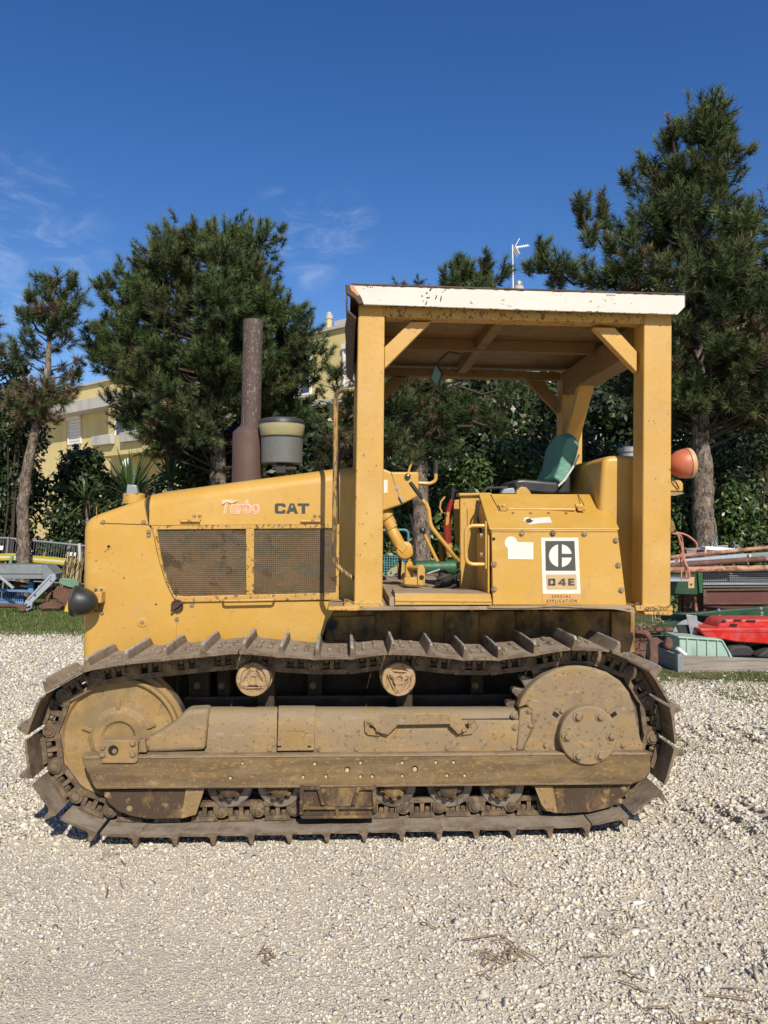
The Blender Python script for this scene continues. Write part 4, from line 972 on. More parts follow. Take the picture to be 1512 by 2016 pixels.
# levers
b = B(); LYv = 4.22
b.tube([at(831, 984, LYv), at(839, 992, LYv), at(843.5, 1003, LYv), at(847, 1030, LYv), at(851, 1040, LYv), at(880, 1076, LYv), at(893, 1094, LYv + .04), at(903, 1104, LYv + .08)], .0115, 10); lv = obj('steering_lever', b, 'paint', T)
b = B(); b.rev(at(807, 949, LYv), at(835, 987, LYv) - at(807, 949, LYv), [(0, .004), (.004, .0115), (.075, .0115), (.085, .010), (.125, .007)], 14); obj('grip', b, 'black_plastic', lv)
b = B(); b.tube([at(836, 1052, 4.4), at(848, 1078, 4.4), at(861, 1105, 4.4)], .010, 10); lv2 = obj('gear_lever', b, 'paint', T)
b = B(); c = at(832, 1044, 4.4); b.rev(c, (0, 0, 1), [(-.02, 0), (-.017, .013), (0, .019), (.013, .015), (.018, 0)], 18, cap=False); b.tube([at(832, 1046, 4.4), at(838, 1056, 4.4)], .008, 8); obj('knob', b, 'black_plastic', lv2)
rs = random.Random(11); b = B(); base = at(884, 1142, 4.4); top = at(863, 1104, 4.4)
b.rev(Vector((base.x, 4.4, zd + .04)), (top.x - base.x, 0, top.z - zd - .04), [(0, .075), (.02, .085), (.03, .062), (.05, .07), (.06, .046), (.078, .05), (.088, .03), (.11, .026), (.118, .012)], 18); obj('lever_boot', b, 'rubber', lv2)
b = B(); ry = 4.45
b.tube([at(884, 1090, ry), at(881, 1062, ry), at(880, 1035, ry), at(884, 1005, ry), at(890, 984, ry)], .014, 10, taper=[.020, .022, .022, .019, .017]); rl = obj('hydraulic_lever', b, 'red_paint', T)
b = B(); b.tube([at(890, 984, ry), at(893, 960, ry)], .010, 10); obj('grip', b, 'black_plastic', rl)
b = B(); b.tube([at(887, 1096, ry - .01), at(884, 1070, ry - .012)], .0225, 10, taper=[.022, .0245]); obj('chipped_paint', b, 'paint_chipped', rl)
b = B(); b.tube([at(880, 1034, ry - .014), at(882, 1008, ry - .014)], .011, 8); obj('chipped_paint', b, 'paint_chipped', rl)
b = B(); b.poly_prism(pp([(893, 985), (904, 983), (905, 1070), (897, 1070)], 4.5), 4.5, 4.53); obj('lever_guard', b, 'paint_worn', T, .004)
b = B(); b.tube([at(871, 1010, 4.6), at(866, 1000, 4.6), at(868, 988, 4.6), at(876, 978, 4.6)], .006, 8); obj('small_lever', b, 'paint_worn', T)
b = B(); b.tube([at(868, 1062, 4.62), at(872, 1105, 4.62)], .018, 8); obj('small_lever', b, 'paint_grimy', T)

# hoses and cables about the controls
for pts, r in (([(758, 1000, 4.6), (775, 1030, 4.62), (790, 1080, 4.66), (786, 1140, 4.7)], .009), ([(800, 990, 4.8), (812, 1030, 4.82), (818, 1090, 4.85), (806, 1142, 4.88)], .007), ([(905, 1120, 4.27), (896, 1135, 4.26), (880, 1146, 4.3), (858, 1150, 4.4)], .008), ([(948, 985, 4.2), (938, 1000, 4.2), (942, 1030, 4.2), (950, 1060, 4.18)], .006)):
    b = B(); b.tube(bend([at(*p) for p in pts], .06, 5), r, 8); obj('hose', b, 'rubber', T)
# ---- side console, seat, fuel tank ------------------------------------------------
SBY = 3.90
A = pp([(968, 1044), (1216, 1043), (1234, 1192), (970, 1191)], SBY)
b = B(); b.poly_prism(A, SBY, 4.26, shift=(0, 0)); con = obj('side_console', b, 'paint', T, .004)
# sloping lid above the side plate
def P3(px, py, Y): return at(px, py, Y)
TY = 4.26
low_l, low_r = P3(963, 1036, SBY + .006), P3(1219, 1036, SBY + .006)
lo = [P3(964, 1041, SBY + .004), P3(1219, 1040, SBY + .004)]
hi = [P3(943, 972, TY), P3(1170, 973, TY)]; hi2 = P3(1186, 1000, TY - .10); hi3 = P3(1206, 1013, SBY + .16)
b = B()
top = [lo[0], lo[1], hi3, hi2, hi[1], hi[0]]
zfl = A[0][1]
v = [b.bm.verts.new(p) for p in top]; w_ = [b.bm.verts.new((p.x, p.y, zfl + .002 if True else 0)) for p in top]
b.face(v); b.face(w_[::-1])
for i in range(6): b.face([v[i], w_[i], w_[(i + 1) % 6], v[(i + 1) % 6]])
lid = obj('console_lid', b, 'paint', con, .007, seg=3)
b = B(); b.bar((lo[0].x, SBY - .001, zfl - .006), (lo[1].x - .01, SBY - .001, zfl - .006), .004, .003); obj('seam', b, 'scratch', con)
def lid_pt(px, py, off=.003):
    n = (hi[0] - lo[0]).cross(lo[1] - lo[0]).normalized()
    if n.y > 0: n = -n
    d = ray(px, py); o0 = Vector((0, 0, CAM_Z)); t = (lo[0] - o0).dot(n) / d.dot(n); return o0 + d * t + n * off, n
b = B(); p1, _n = lid_pt(1000, 1003); p2, _n = lid_pt(1132, 1004); b.tube([p1, p2], .008, 10); hin = obj('lid_hinge', b, 'paint_worn', con)
for k in range(4):
    c_, _n = lid_pt(1010 + 35 * k, 1011); b = B(); b.bolt(c_, _n, r=.005, h=.005); obj('bolt', b, 'bolt_paint', con)
for px in (990, 1142):
    b = B(); c1_, n_ = lid_pt(px, 1002, .006); u_ = (hi[0] - lo[0]).normalized(); 
    b.bar(c1_ - u_ * .03, c1_ + u_ * .028, .036, .008, n_); b.rev(c1_ + u_ * .028 - Vector((.02, 0, 0)), (1, 0, 0), [(0, .010), (.04, .010)], 10); obj('lid_latch', b, 'paint_chipped', con, .002)
for a_, c_ in (((966, 974), (983, 1006)), ((1138, 974), (1150, 995))):
    p1, n_ = lid_pt(*a_, .0008); p2, n_ = lid_pt(*c_, .0008); b = B(); b.bar(p1, p2, .004, .0016, n_); obj('seam', b, 'seal_dark', con)
b = B()
vs = [lid_pt(*q, .0012)[0] for q in ((1032, 1020), (1040, 1018), (1044, 1021), (1082, 1018), (1087, 1029), (1060, 1031), (1040, 1033), (1042, 1028), (1030, 1026))]
b.face([b.bm.verts.new(p) for p in vs]); obj('sticker', b, 'white_print', con)
b = B(); vs = [lid_pt(*q, .0022)[0] for q in ((1034, 1024), (1042, 1021), (1050, 1026), (1044, 1030), (1038, 1029))]; b.face([b.bm.verts.new(p) for p in vs]); obj('sticker_print', b, 'grey_print', con)
bolts_on(con, [(1027, 1050), (1150, 1051), (972.5, 1111), (973, 1160), (1212, 1064), (1217, 1113), (1223, 1162)], SBY - .001, .0105, .010, 'bolt_paint')
bolts_on(con, [(1088, 1050)], SBY - .001, .011, .012, 'bolt_steel')
b = B(); c = at(972, 1061, SBY); b.rev((c.x, SBY - .0012, c.z), (0, -1, 0), [(0, .008), (.0006, .008)], 12); obj('drilled_hole', b, 'hole_dark', con)
# decals on the side plate
def decal(q, Y, m, nm='decal'): b = B(); b.poly_prism(pp(q, Y), Y, Y + .0009); return obj(nm, b, m, con, smooth=0)
decal([(1065, 1058.5), (1138.5, 1058.5), (1143, 1169), (1068.5, 1169)], SBY - .002, 'white_print')
decal([(1073.5, 1065), (1131, 1065), (1133.5, 1123.5), (1074.5, 1123.5)], SBY - .0032, 'grey_print')
decal([(1075, 1131), (1134.5, 1131), (1136, 1160.5), (1076.5, 1160.5)], SBY - .0032, 'tan_print')
decal([(1068.5, 1169.3), (1143, 1169.3), (1143, 1187.5), (1068.5, 1187.5)], SBY - .002, 'ochre_print')
ccx, ccy, cr_ = 1103.3, 1094, 22.5
def arc(a0, a1, n=14): return [(ccx + cr_ * math.cos(math.radians(a0 + (a1 - a0) * i / n)), ccy - cr_ * math.sin(math.radians(a0 + (a1 - a0) * i / n))) for i in range(n + 1)]
import math as _m
aL = math.degrees(math.acos(-4.6 / cr_)); decal(arc(aL, 360 - aL, 22), SBY - .0044, 'white_print', 'emblem')
aR = math.degrees(math.acos(3.0 / cr_)); aB = math.degrees(math.asin(3.8 / cr_))
decal([(ccx + 3.0, ccy - 3.8)] + arc(aB, aR), SBY - .0044, 'white_print', 'emblem')
decal([(ccx + 3.0, ccy + 3.8)] + arc(-aB, -aR), SBY - .0044, 'white_print', 'emblem')
gD = [[(0, 0), (.24, 0), (.28, .14), (.28, .86), (.24, 1), (0, 1), (0, .72), (.19, .72), (.19, .28), (.1, .28), (.1, .72), (0, .72)]]
gD = boxes((0, .10, 0, 1), (.10, .25, .0, .26), (.10, .25, .74, 1), (.19, .28, .08, .92))
g4 = [[(.54, 1), (.64, 1), (.64, .36), (.68, .36), (.68, .16), (.64, .16), (.64, 0), (.54, 0), (.54, .16), (.38, .16), (.38, .34)]]
gE = boxes((.76, .86, 0, 1), (.86, 1, 0, .24), (.86, .98, .39, .62), (.86, 1, .76, 1))
glyphs('lettering', gD + g4 + gE, 1079, 1131, 1139, 1153, SBY - .0044, 'grey_print', con)
b = B(); b.poly_prism(pp([(1105, 1148), (1107.2, 1148), (1107.2, 1142.5)], SBY - .0052), SBY - .0052, SBY - .0045); obj('lettering_counter', b, 'tan_print', con)
text_obj('lettering', 'S P E C I A L', 1087, 1124, 1171.5, 1177, SBY - .0032, 'black_print', con)
text_obj('lettering', 'A P P L I C A T I O N', 1075.5, 1135.5, 1180, 1186, SBY - .0032, 'black_print', con)
dsk = [(1006 + 12.5 * math.cos(a * math.pi / 12), 1068.5 + 12.5 * math.sin(a * math.pi / 12)) for a in range(24)]
decal(dsk, SBY - .002, 'white_print', 'sticker'); decal([(999, 1074), (1003, 1068), (1018, 1067), (1050, 1067.5), (1050, 1101.5), (1000, 1101)], SBY - .0026, 'white_print', 'sticker')
# upright panel in front of the console with the grab handle
b = B(); b.poly_prism(pp([(906, 972), (944, 972), (946, 1160), (914, 1160), (906, 1158)], 4.30), 4.30, 4.34); up_ = obj('console_panel', b, 'paint_worn', T, .005)
b = B(); b.poly_prism(pp([(904, 970.5), (968, 970), (968, 975), (904, 976.5)], 4.28), 4.28, 4.40); obj('panel_cap', b, 'paint_worn', up_, .004)
b = B(); b.poly_prism(pp([(920, 1000), (944, 998), (950, 1165), (921, 1165)], 4.29), 4.29, 4.2985); obj('panel_plate', b, 'paint', up_, .003)
b = B(); X0 = X_(966, SBY); b.box(X0 - .012, X0 - .002, SBY + .02, 4.25, zd + .06, A[0][1] - .02); obj('console_front', b, 'paint_worn', con, .003)
b = B(); X0 = X_(957, 3.93); zz0, zz1 = at(956, 1120, 3.93).z, at(956, 1026, 3.93).z; b.box(X0 - .005, X0 + .003, 3.925, 3.965, zz0, zz1); hp = obj('handle_plate', b, 'paint_worn', con, .002)
b = B(); b.tube(bend([at(955, 1035, 3.945), at(917, 1035, 3.945), at(917, 1111, 3.945), at(955, 1111, 3.945)], .05, 7), .0105, 10); obj('grab_handle', b, 'paint', con)
for py in (1054, 1092): c = at(950, py, 3.95); b = B(); b.rev((c.x, 3.95, c.z), (-1, 0, 0), [(0, .012), (.015, .012)], 6); obj('bolt', b, 'bolt_paint', con)
# seat
SY0, SY1 = 4.50, 4.95
cush = pp([(1011, 952), (1018, 944), (1030, 943), (1096, 949), (1102, 955), (1100, 970), (1090, 974), (1015, 968)], SY0)
b = B(); b.poly_prism(cush, SY0, SY1); seat = obj('operator_seat', b, 'black_plastic', T, .022, seg=4)
bk = pp([(1086, 949), (1101, 912), (1111, 872), (1117, 857), (1130, 853), (1140, 858), (1145, 876), (1140, 900), (1119, 949), (1104, 968), (1096, 955)], SY0 + .02)
b = B(); secs = []                                        # soft cover: pinched and creased across its width
for k in range(9):
    t = k / 8; y = SY0 + .02 + .44 * t; sq = 1 - .16 * (2 * t - 1) ** 4; rr_ = random.Random(60 + k)
    cx_, cz_ = sum(p[0] for p in bk) / len(bk), sum(p[1] for p in bk) / len(bk)
    secs.append([(cx_ + (x - cx_) * sq + rr_.uniform(-.006, .006), y, cz_ + (z - cz_) * sq + rr_.uniform(-.006, .006) + .02 * math.sin(math.pi * t)) for x, z in bk])
b.loft(secs); obj('backrest', b, 'green_vinyl', seat, .012, smooth=45, seg=3)
b = B(); b.tube([at(1140, 895, SY0 + .012), at(1128, 920, SY0 + .012), at(1112, 945, SY0 + .012), at(1098, 958, SY0 + .012)], .006, 6); obj('piping', b, 'white_print', seat)
b = B(); b.poly_prism(pp([(1096, 972), (1124, 972), (1123, 928), (1112, 945), (1100, 962)], SY0 + .06), SY0 + .06, SY1 - .06); obj('seat_support', b, 'black_plastic', seat, .01)
b = B(); b.poly_prism(pp([(1016, 974), (1017, 966), (1026, 958), (1036, 959), (1044, 968), (1047, 974)], 4.40), 4.40, 4.44); obj('seat_bracket', b, 'paint_worn', seat, .004)
b = B(); b.poly_prism(pp([(986, 972), (992, 962), (1012, 960), (1016, 972)], 4.36), 4.36, 4.42); obj('seat_rail', b, 'galvanised', seat, .004)
b = B(); b.tube(bend([at(950, 972, 4.42), at(958, 961, 4.42), at(1000, 960, 4.42)], .03), .008, 8); obj('seat_wire', b, 'rubber', seat)
# fuel tank behind the seat
TKY = 4.12
tk = pp([(1180, 1002), (1188, 908), (1194, 898), (1224, 896), (1264, 898), (1268, 1200), (1222, 1200)], TKY)
b = B(); b.poly_prism(tk, TKY, 5.28); tank = obj('fuel_tank', b, 'paint', T, .028, seg=5)
b = B(); c = at(1240, 897, 4.4); b.rev((c.x, 4.40, c.z - .03), (0, 0, 1), [(0, .062), (.045, .062), (.048, .07), (.07, .07), (.078, .06), (.08, 0)], 28, cap=False); obj('tank_cap', b, 'galvanised', tank)
b = B(); b.poly_prism(pp([(1232, 1200), (1236, 1192), (1250, 1197), (1250, 1206), (1240, 1206)], PY0 + .02), PY0 + .02, PY0 + .3); obj('fender_rear', b, 'deck_plate', deck, .003)
# bent lower edge of the platform under the console
b = B(); e = [(960, 1193.5), (1030, 1194), (1070, 1192), (1088, 1190.5), (1110, 1191.5), (1160, 1194), (1210, 1196), (1250, 1203)]
P1, P2 = pp(e, PY0 - .004), pp([(x, y + 3.2) for x, y in e], PY0 - .004); b.poly_prism(P1 + P2[::-1], PY0 - .008, PY0 + .002); obj('bent_edge', b, 'deck_plate', deck)
b = B(); b.poly_prism(pp([(1080, 1196), (1092, 1196), (1086, 1204)], PY0 + .02), PY0 + .02, PY0 + .025); b.poly_prism(pp([(922, 1198), (936, 1198), (929, 1204)], PY0 + .03), PY0 + .03, PY0 + .035); obj('torn_tab', b, 'deck_plate', deck)
# rear work lamp
WY = 4.05; c = at(1338, 914, WY); k_ = WY / FPX
b = B(); b.rev((c.x, WY, c.z), (1, 0, .12), [(-24 * k_, 0), (-22 * k_, 10 * k_), (-16 * k_, 19 * k_), (-4 * k_, 27 * k_), (8 * k_, 30 * k_), (16 * k_, 30 * k_)], 36); wl_ = obj('work_lamp', b, 'orange_lamp', T)
b = B(); b.rev((c.x, WY, c.z), (1, 0, .12), [(14.5 * k_, 30.5 * k_), (16 * k_, 31 * k_), (23 * k_, 30 * k_), (26 * k_, 26 * k_), (27.5 * k_, 14 * k_), (28 * k_, 0)], 36, cap=False); obj('lamp_rim', b, 'tan_rim', wl_)
b = B(); b.rev((c.x, WY, c.z), (1, 0, .12), [(13.6 * k_, 30.2 * k_), (14.4 * k_, 30.7 * k_), (15.2 * k_, 30.2 * k_)], 36, cap=False); obj('lamp_gasket', b, 'seal_dark', wl_)
b = B(); b.poly_prism(pp([(1316, 945), (1340, 946), (1344, 952), (1344, 968), (1316, 968)], WY - .02), WY - .03, WY + .03); obj('lamp_bracket', b, 'paint_worn', wl_, .008)
b = B(); b.poly_prism(pp([(1312, 968.5), (1346, 969.5), (1346, 972), (1330, 976), (1312, 976)], WY - .05), WY - .05, WY + .08); obj('lamp_shelf', b, 'deck_plate', wl_, .002)
b = B(); b.tube(bend([at(1322, 945, WY - .035), at(1330, 948, WY - .05), at(1337, 962, WY - .04)], .02), .004, 6); obj('lamp_wire', b, 'rubber', wl_)
# rear bracket that carries the twine
b = B(); b.poly_prism(pp([(1315, 1024), (1327, 1026), (1331, 1040), (1328, 1048), (1315, 1049)], 4.10), 4.10, 4.13); obj('rear_bracket', b, 'paint_grimy', T, .006)
# baling twine hanging from the rear bracket
tw = thing('baling_twine', 'bundle of faded pink baling twine hanging behind the rear canopy post', 'twine', tuple(at(1345, 1140, 4.2)))
mat('twine', (0.44, 0.19, 0.13), 0.8, var=0.2, vscale=30)
rs = random.Random(21)
def strand(pts, r=.004): b = B(); b.tube(bend([at(x + rs.uniform(-1, 1), y, 4.16 + rs.uniform(0, .06)) for x, y in pts], .05, 4), r, 6); obj('strand', b, 'twine', tw)
for k in range(4): strand([(1322 + k, 1050), (1334 + 2 * k, 1052), (1340 + k * 2, 1075), (1343 + k, 1095)])
strand([(1330, 1048), (1352, 1052), (1372, 1068), (1372, 1080), (1362, 1084), (1348, 1080)], .005)
for k in range(9): strand([(1341 + rs.uniform(-2, 3), 1070), (1343 + rs.uniform(-4, 4), 1100), (1350 + k * .9, 1120), (1346 + k * 1.6, 1139 + rs.uniform(-3, 1))], .003)
for k in range(3): strand([(1342, 1090), (1336 - 2 * k, 1104), (1330 - 3 * k, 1110 + 2 * k)], .003)
strand([(1340, 1095), (1341, 1120), (1341, 1142)], .0035)
# ------------------------------------------------------------------ ground
def vnoise(x, y, s, seed=0.0):
    """cheap smooth value noise on arrays"""
    x = np.asarray(x, float) / s + seed * 17.3; y = np.asarray(y, float) / s + seed * 7.9
    xi, yi = np.floor(x).astype(np.int64), np.floor(y).astype(np.int64); fx, fy = x - xi, y - yi
    fx, fy = fx * fx * (3 - 2 * fx), fy * fy * (3 - 2 * fy)
    def h(a, b):
        v = (a * 374761393 + b * 668265263) & 0x7fffffff; v = ((v ^ (v >> 13)) * 1274126177) & 0x7fffffff
        return ((v ^ (v >> 16)) & 0xffff) / 65535.0
    return (h(xi, yi) * (1 - fx) + h(xi + 1, yi) * fx) * (1 - fy) + (h(xi, yi + 1) * (1 - fx) + h(xi + 1, yi + 1) * fx) * fy
def ground_h(x, y):
    x, y = np.asarray(x, float), np.asarray(y, float)
    h = (vnoise(x, y, .9, 1) - .5) * .030 + (vnoise(x, y, .28, 2) - .5) * .016
    # the machine's own track marks behind it: grouser grooves one link apart
    wob = (vnoise(x, y, .35, 6) - .5) * .05
    for ya, yb, amp in ((3.62, 4.22, .075), (5.20, 5.80, .09)):
        m = np.clip((x - 1.56) / .15, 0, 1) * np.clip((y - ya) / .06, 0, 1) * np.clip((yb - y) / .06, 0, 1)
        ph = ((x + wob) / .1715) % 1.0
        h = h - m * amp * (np.exp(-((ph - .5) / .13) ** 2) - .25) * (.4 + vnoise(x, y, .4, 5))
    under = np.clip(1 - np.abs(x - .05) / 1.6, 0, 1) * np.clip(1 - np.abs(y - 4.0) / .6, 0, 1)
    return h * (1 - np.clip(under * 3, 0, .8)) - .004
def gravel_density(x, y):
    """1 = loose chippings, low = trodden dusty patch"""
    d = .55 + .9 * (vnoise(x, y, .8, 3) - .35) + .4 * (vnoise(x, y, .3, 4) - .5)
    dusty = np.exp(-(((np.asarray(x) + .55) / .75) ** 2 + ((np.asarray(y) - 2.55) / .33) ** 2)) * .55 + np.exp(-(((np.asarray(x) - .25) / .6) ** 2 + ((np.asarray(y) - 3.35) / .22) ** 2)) * .7
    return np.clip(d + .25 - dusty + .45 * np.clip((np.asarray(y) - 3.4) / .6, 0, 1), .12, 1.0)

mat('ground', (0.44, 0.395, 0.325), 0.95, var=0.12, vscale=1.2, spec=0.15, fine=0.10, bump=(55, 0.6))
def pebble_nodes(m):
    """packed small stones in the material where the chippings are too fine to build"""
    N, L = m.node_tree.nodes, m.node_tree.links; bs = N['Principled BSDF']; tc = N.new('ShaderNodeTexCoord'); prev = bs.inputs['Base Color'].links[0].from_socket
    hs = None
    for scale, amt in ((62.0, .55), (135.0, .5)):
        v = N.new('ShaderNodeTexVoronoi'); v.inputs['Scale'].default_value = scale; L.new(tc.outputs['Object'], v.inputs['Vector'])
        cr = N.new('ShaderNodeValToRGB'); e = cr.color_ramp.elements; e[0].position, e[0].color = 0.0, (.46, .40, .295, 1); e[1].position, e[1].color = 1.0, (.61, .54, .415, 1)
        k = cr.color_ramp.elements.new(.5); k.color = (.54, .47, .355, 1)
        sp = N.new('ShaderNodeSeparateColor'); L.new(v.outputs['Color'], sp.inputs[0]); L.new(sp.outputs[0], cr.inputs[0])
        mx = N.new('ShaderNodeMix'); mx.data_type = 'RGBA'; mx.inputs[0].default_value = amt; L.new(prev, mx.inputs[6]); L.new(cr.outputs[0], mx.inputs[7]); prev = mx.outputs[2]
        if hs is None: hs = v.outputs['Distance']
        else:
            ad = N.new('ShaderNodeMath'); ad.operation = 'ADD'; L.new(hs, ad.inputs[0]); L.new(v.outputs['Distance'], ad.inputs[1]); hs = ad.outputs[0]
    L.new(prev, bs.inputs['Base Color'])
    bp = N.new('ShaderNodeBump'); bp.invert = True; bp.inputs['Strength'].default_value = .8; bp.inputs['Distance'].default_value = .005; L.new(hs, bp.inputs['Height']); L.new(bp.outputs[0], bs.inputs['Normal'])
pebble_nodes(MAT['ground'])
def grid_mesh(name, xs, ys, hfun):
    gx, gy = np.meshgrid(xs, ys); z = hfun(gx, gy); nx, ny = len(xs), len(ys)
    v = np.stack([gx, gy, z], -1).reshape(-1, 3).astype(np.float32)
    i = np.arange((nx - 1) * (ny - 1)); r, c = i // (nx - 1), i % (nx - 1); a = r * nx + c
    f = np.stack([a, a + 1, a + nx + 1, a + nx], -1)
    return np_mesh(name, v, f)
def np_mesh(name, v, f, col=None, smooth=False):
    me = bpy.data.meshes.new(name); k = f.shape[1]
    me.vertices.add(len(v)); me.vertices.foreach_set('co', np.ascontiguousarray(v, np.float32).ravel())
    me.loops.add(f.size); me.loops.foreach_set('vertex_index', np.ascontiguousarray(f, np.int32).ravel())
    me.polygons.add(len(f)); me.polygons.foreach_set('loop_start', np.arange(0, f.size, k, dtype=np.int32))
    me.polygons.foreach_set('loop_total', np.full(len(f), k, np.int32))
    if col is not None:
        at_ = me.color_attributes.new('Col', 'FLOAT_COLOR', 'POINT')
        c4 = np.ones((len(v), 4), np.float32); c4[:, :3] = col; at_.data.foreach_set('color', c4.ravel())
    me.update(calc_edges=True)
    if smooth: me.polygons.foreach_set('use_smooth', np.ones(len(f), bool))
    return me
xs = np.concatenate([[-300, -60, -25, -12], np.concatenate([np.arange(-7, 1.4, .07), np.arange(1.4, 5.5, .035), np.arange(5.5, 7.01, .07)]), [12, 25, 60, 300]])
ys = np.concatenate([[-40, -8, -2], np.arange(.5, 9.01, .07), np.arange(9.3, 16, .5), [20, 30, 60, 400]])
def gh(x, y):
    e = np.clip((9 - y) / 2, 0, 1) * np.clip((7 - np.abs(x)) / 2, 0, 1) * np.clip((y - .5), 0, 1)
    return ground_h(x, y) * e
g = bpy.data.objects.new('ground', grid_mesh('ground', xs, ys, gh)); g.data.materials.append(MAT['ground']); COL.objects.link(g); struct(g)
g.data.polygons.foreach_set('use_smooth', np.ones(len(g.data.polygons), bool))

# loose limestone chippings: every stone is a small faceted solid
mat('chippings', (0.6, 0.56, 0.5), 0.85, attr='Col', var=0.0, fine=0.10, spec=0.25)
def stone_templates(n):
    out = []
    for k in range(n):
        bm = bmesh.new(); rs = random.Random(100 + k); sx, sy, sz = 1, rs.uniform(.6, .95), rs.uniform(.45, .75)
        for _ in range(rs.choice((6, 7, 7, 8))):
            v = Vector((rs.gauss(0, 1), rs.gauss(0, 1), rs.gauss(0, 1))).normalized() * rs.uniform(.82, 1.0); bm.verts.new((v.x * sx, v.y * sy, v.z * sz))
        bmesh.ops.convex_hull(bm, input=bm.verts); bmesh.ops.delete(bm, geom=[v for v in bm.verts if not v.link_faces], context='VERTS')
        bmesh.ops.triangulate(bm, faces=bm.faces); bmesh.ops.recalc_face_normals(bm, faces=bm.faces); bm.verts.index_update()
        out.append((np.array([v.co[:] for v in bm.verts], np.float32), np.array([[q.index for q in f.verts] for f in bm.faces], np.int32))); bm.free()
    return out
def rot_matrices(n):
    q = RNG.normal(size=(n, 4)); q /= np.linalg.norm(q, axis=1)[:, None]; w, x, y, z = q.T
    return np.stack([1 - 2 * (y * y + z * z), 2 * (x * y - z * w), 2 * (x * z + y * w), 2 * (x * y + z * w), 1 - 2 * (x * x + z * z), 2 * (y * z - x * w), 2 * (x * z - y * w), 2 * (y * z + x * w), 1 - 2 * (x * x + y * y)], -1).reshape(-1, 3, 3)
def scatter_stones(name, x, y, r, z, col, tmpl, flat=.55):
    V, F, C = [], [], []; base = 0; pick = RNG.integers(0, len(tmpl), len(x))
    for k, (tv, tf) in enumerate(tmpl):
        m = np.where(pick == k)[0]
        if len(m) == 0: continue
        # mostly lying flat with a random tilt
        yaw = RNG.uniform(0, 2 * math.pi, len(m)); tx, ty = RNG.normal(0, flat, len(m)), RNG.normal(0, flat, len(m))
        cz, sz_ = np.cos(yaw), np.sin(yaw); cx, sx_ = np.cos(tx), np.sin(tx); cy, sy_ = np.cos(ty), np.sin(ty); zo = np.zeros(len(m)); on = np.ones(len(m))
        Rz = np.stack([cz, -sz_, zo, sz_, cz, zo, zo, zo, on], -1).reshape(-1, 3, 3); Rx = np.stack([on, zo, zo, zo, cx, -sx_, zo, sx_, cx], -1).reshape(-1, 3, 3); Ry = np.stack([cy, zo, sy_, zo, on, zo, -sy_, zo, cy], -1).reshape(-1, 3, 3)
        R = Rz @ Rx @ Ry
        v = np.einsum('nij,vj->nvi', R, tv) * r[m][:, None, None]; v[..., 0] += x[m][:, None]; v[..., 1] += y[m][:, None]; v[..., 2] += z[m][:, None]
        nv = len(tv); V.append(v.reshape(-1, 3)); F.append((tf[None] + (base + np.arange(len(m)) * nv)[:, None, None]).reshape(-1, 3)); C.append(np.repeat(col[m], nv, 0)); base += len(m) * nv
    return np_mesh(name, np.concatenate(V), np.concatenate(F), np.concatenate(C))
tmpl = stone_templates(28)
def field(y0, y1, per_m2, rmed, margin=1.08):
    ymid = (y0 + y1) / 2; wL, wR = -(.445 * y1 * margin + .25), (.545 * y1 * margin + .25); n = int((wR - wL) * (y1 - y0) * per_m2)
    x, y = RNG.uniform(wL, wR, n), RNG.uniform(y0, y1, n)
    keep = (x > -(.445 * y * margin + .25)) & (x < (.545 * y * margin + .25)) & ~((y > 4.45) & (np.abs(x - .1) < 1.45 + .1 * (y - 4.45) * 0) & (y < 7.2))
    keep &= RNG.random(n) < (.5 + .5 * gravel_density(x, y))
    x, y = x[keep], y[keep]; return x, y, rmed * np.exp(RNG.normal(0, .33, len(x)))
fx, fy, fr = [], [], []
for y0, y1, dn, rm in ((1.7, 2.7, 8200, .0086), (2.7, 3.8, 6400, .0092), (3.8, 5.2, 3800, .0112), (5.2, 7.2, 2200, .0135), (7.2, 11.0, 1000, .0175)):
    a_, b_, c_ = field(y0, y1, dn, rm); fx.append(a_); fy.append(b_); fr.append(c_)
fx, fy, fr = map(np.concatenate, (fx, fy, fr))
dens = gravel_density(fx, fy); fr *= (.80 + .27 * dens) * np.where(fy < 3.8, .88 + .28 * np.clip((fx + .3) / 1.4, 0, 1), 1.12); big = RNG.random(len(fx)) < .02; fr[big & (fy < 5)] *= 1.4
# keep chippings out of the grass strips
gl = ~((fx < -1.6) & (fy > 10.75)) & ~((fx > 2.3) & (fy > 7.05) & (RNG.random(len(fx)) < np.clip((fy - 6.9) / .5, 0, .92)))
fx, fy, fr, dens = fx[gl], fy[gl], fr[gl], dens[gl]
fz = gh(fx, fy) + fr * RNG.uniform(-.2, .32, len(fx))
tone = RNG.normal(0, 1, len(fx)); warm = RNG.normal(0, 1, len(fx))
sc = np.stack([.59 + .05 * tone + .012 * warm, .53 + .048 * tone, .425 + .042 * tone - .03 * warm], -1)
gr = RNG.random(len(fx)); sc[gr < .12] = np.stack([.44 + .04 * tone, .405 + .04 * tone, .34 + .04 * tone], -1)[gr < .12]
wh = gr > .93; sc[wh] = np.stack([.74 + .03 * tone, .69 + .03 * tone, .575 + .03 * tone], -1)[wh]
br = (gr > .16) & (gr < .175); sc[br] = np.array([.40, .31, .23])
sc = np.clip(sc * (.88 + .13 * dens)[:, None], .08, .85)
st = bpy.data.objects.new('gravel', scatter_stones('gravel', fx, fy, fr, fz, sc, tmpl)); st.data.materials.append(MAT['chippings']); COL.objects.link(st)
st['kind'] = 'stuff'; st['label'] = 'loose pale limestone chippings covering the yard'; st['category'] = 'gravel'
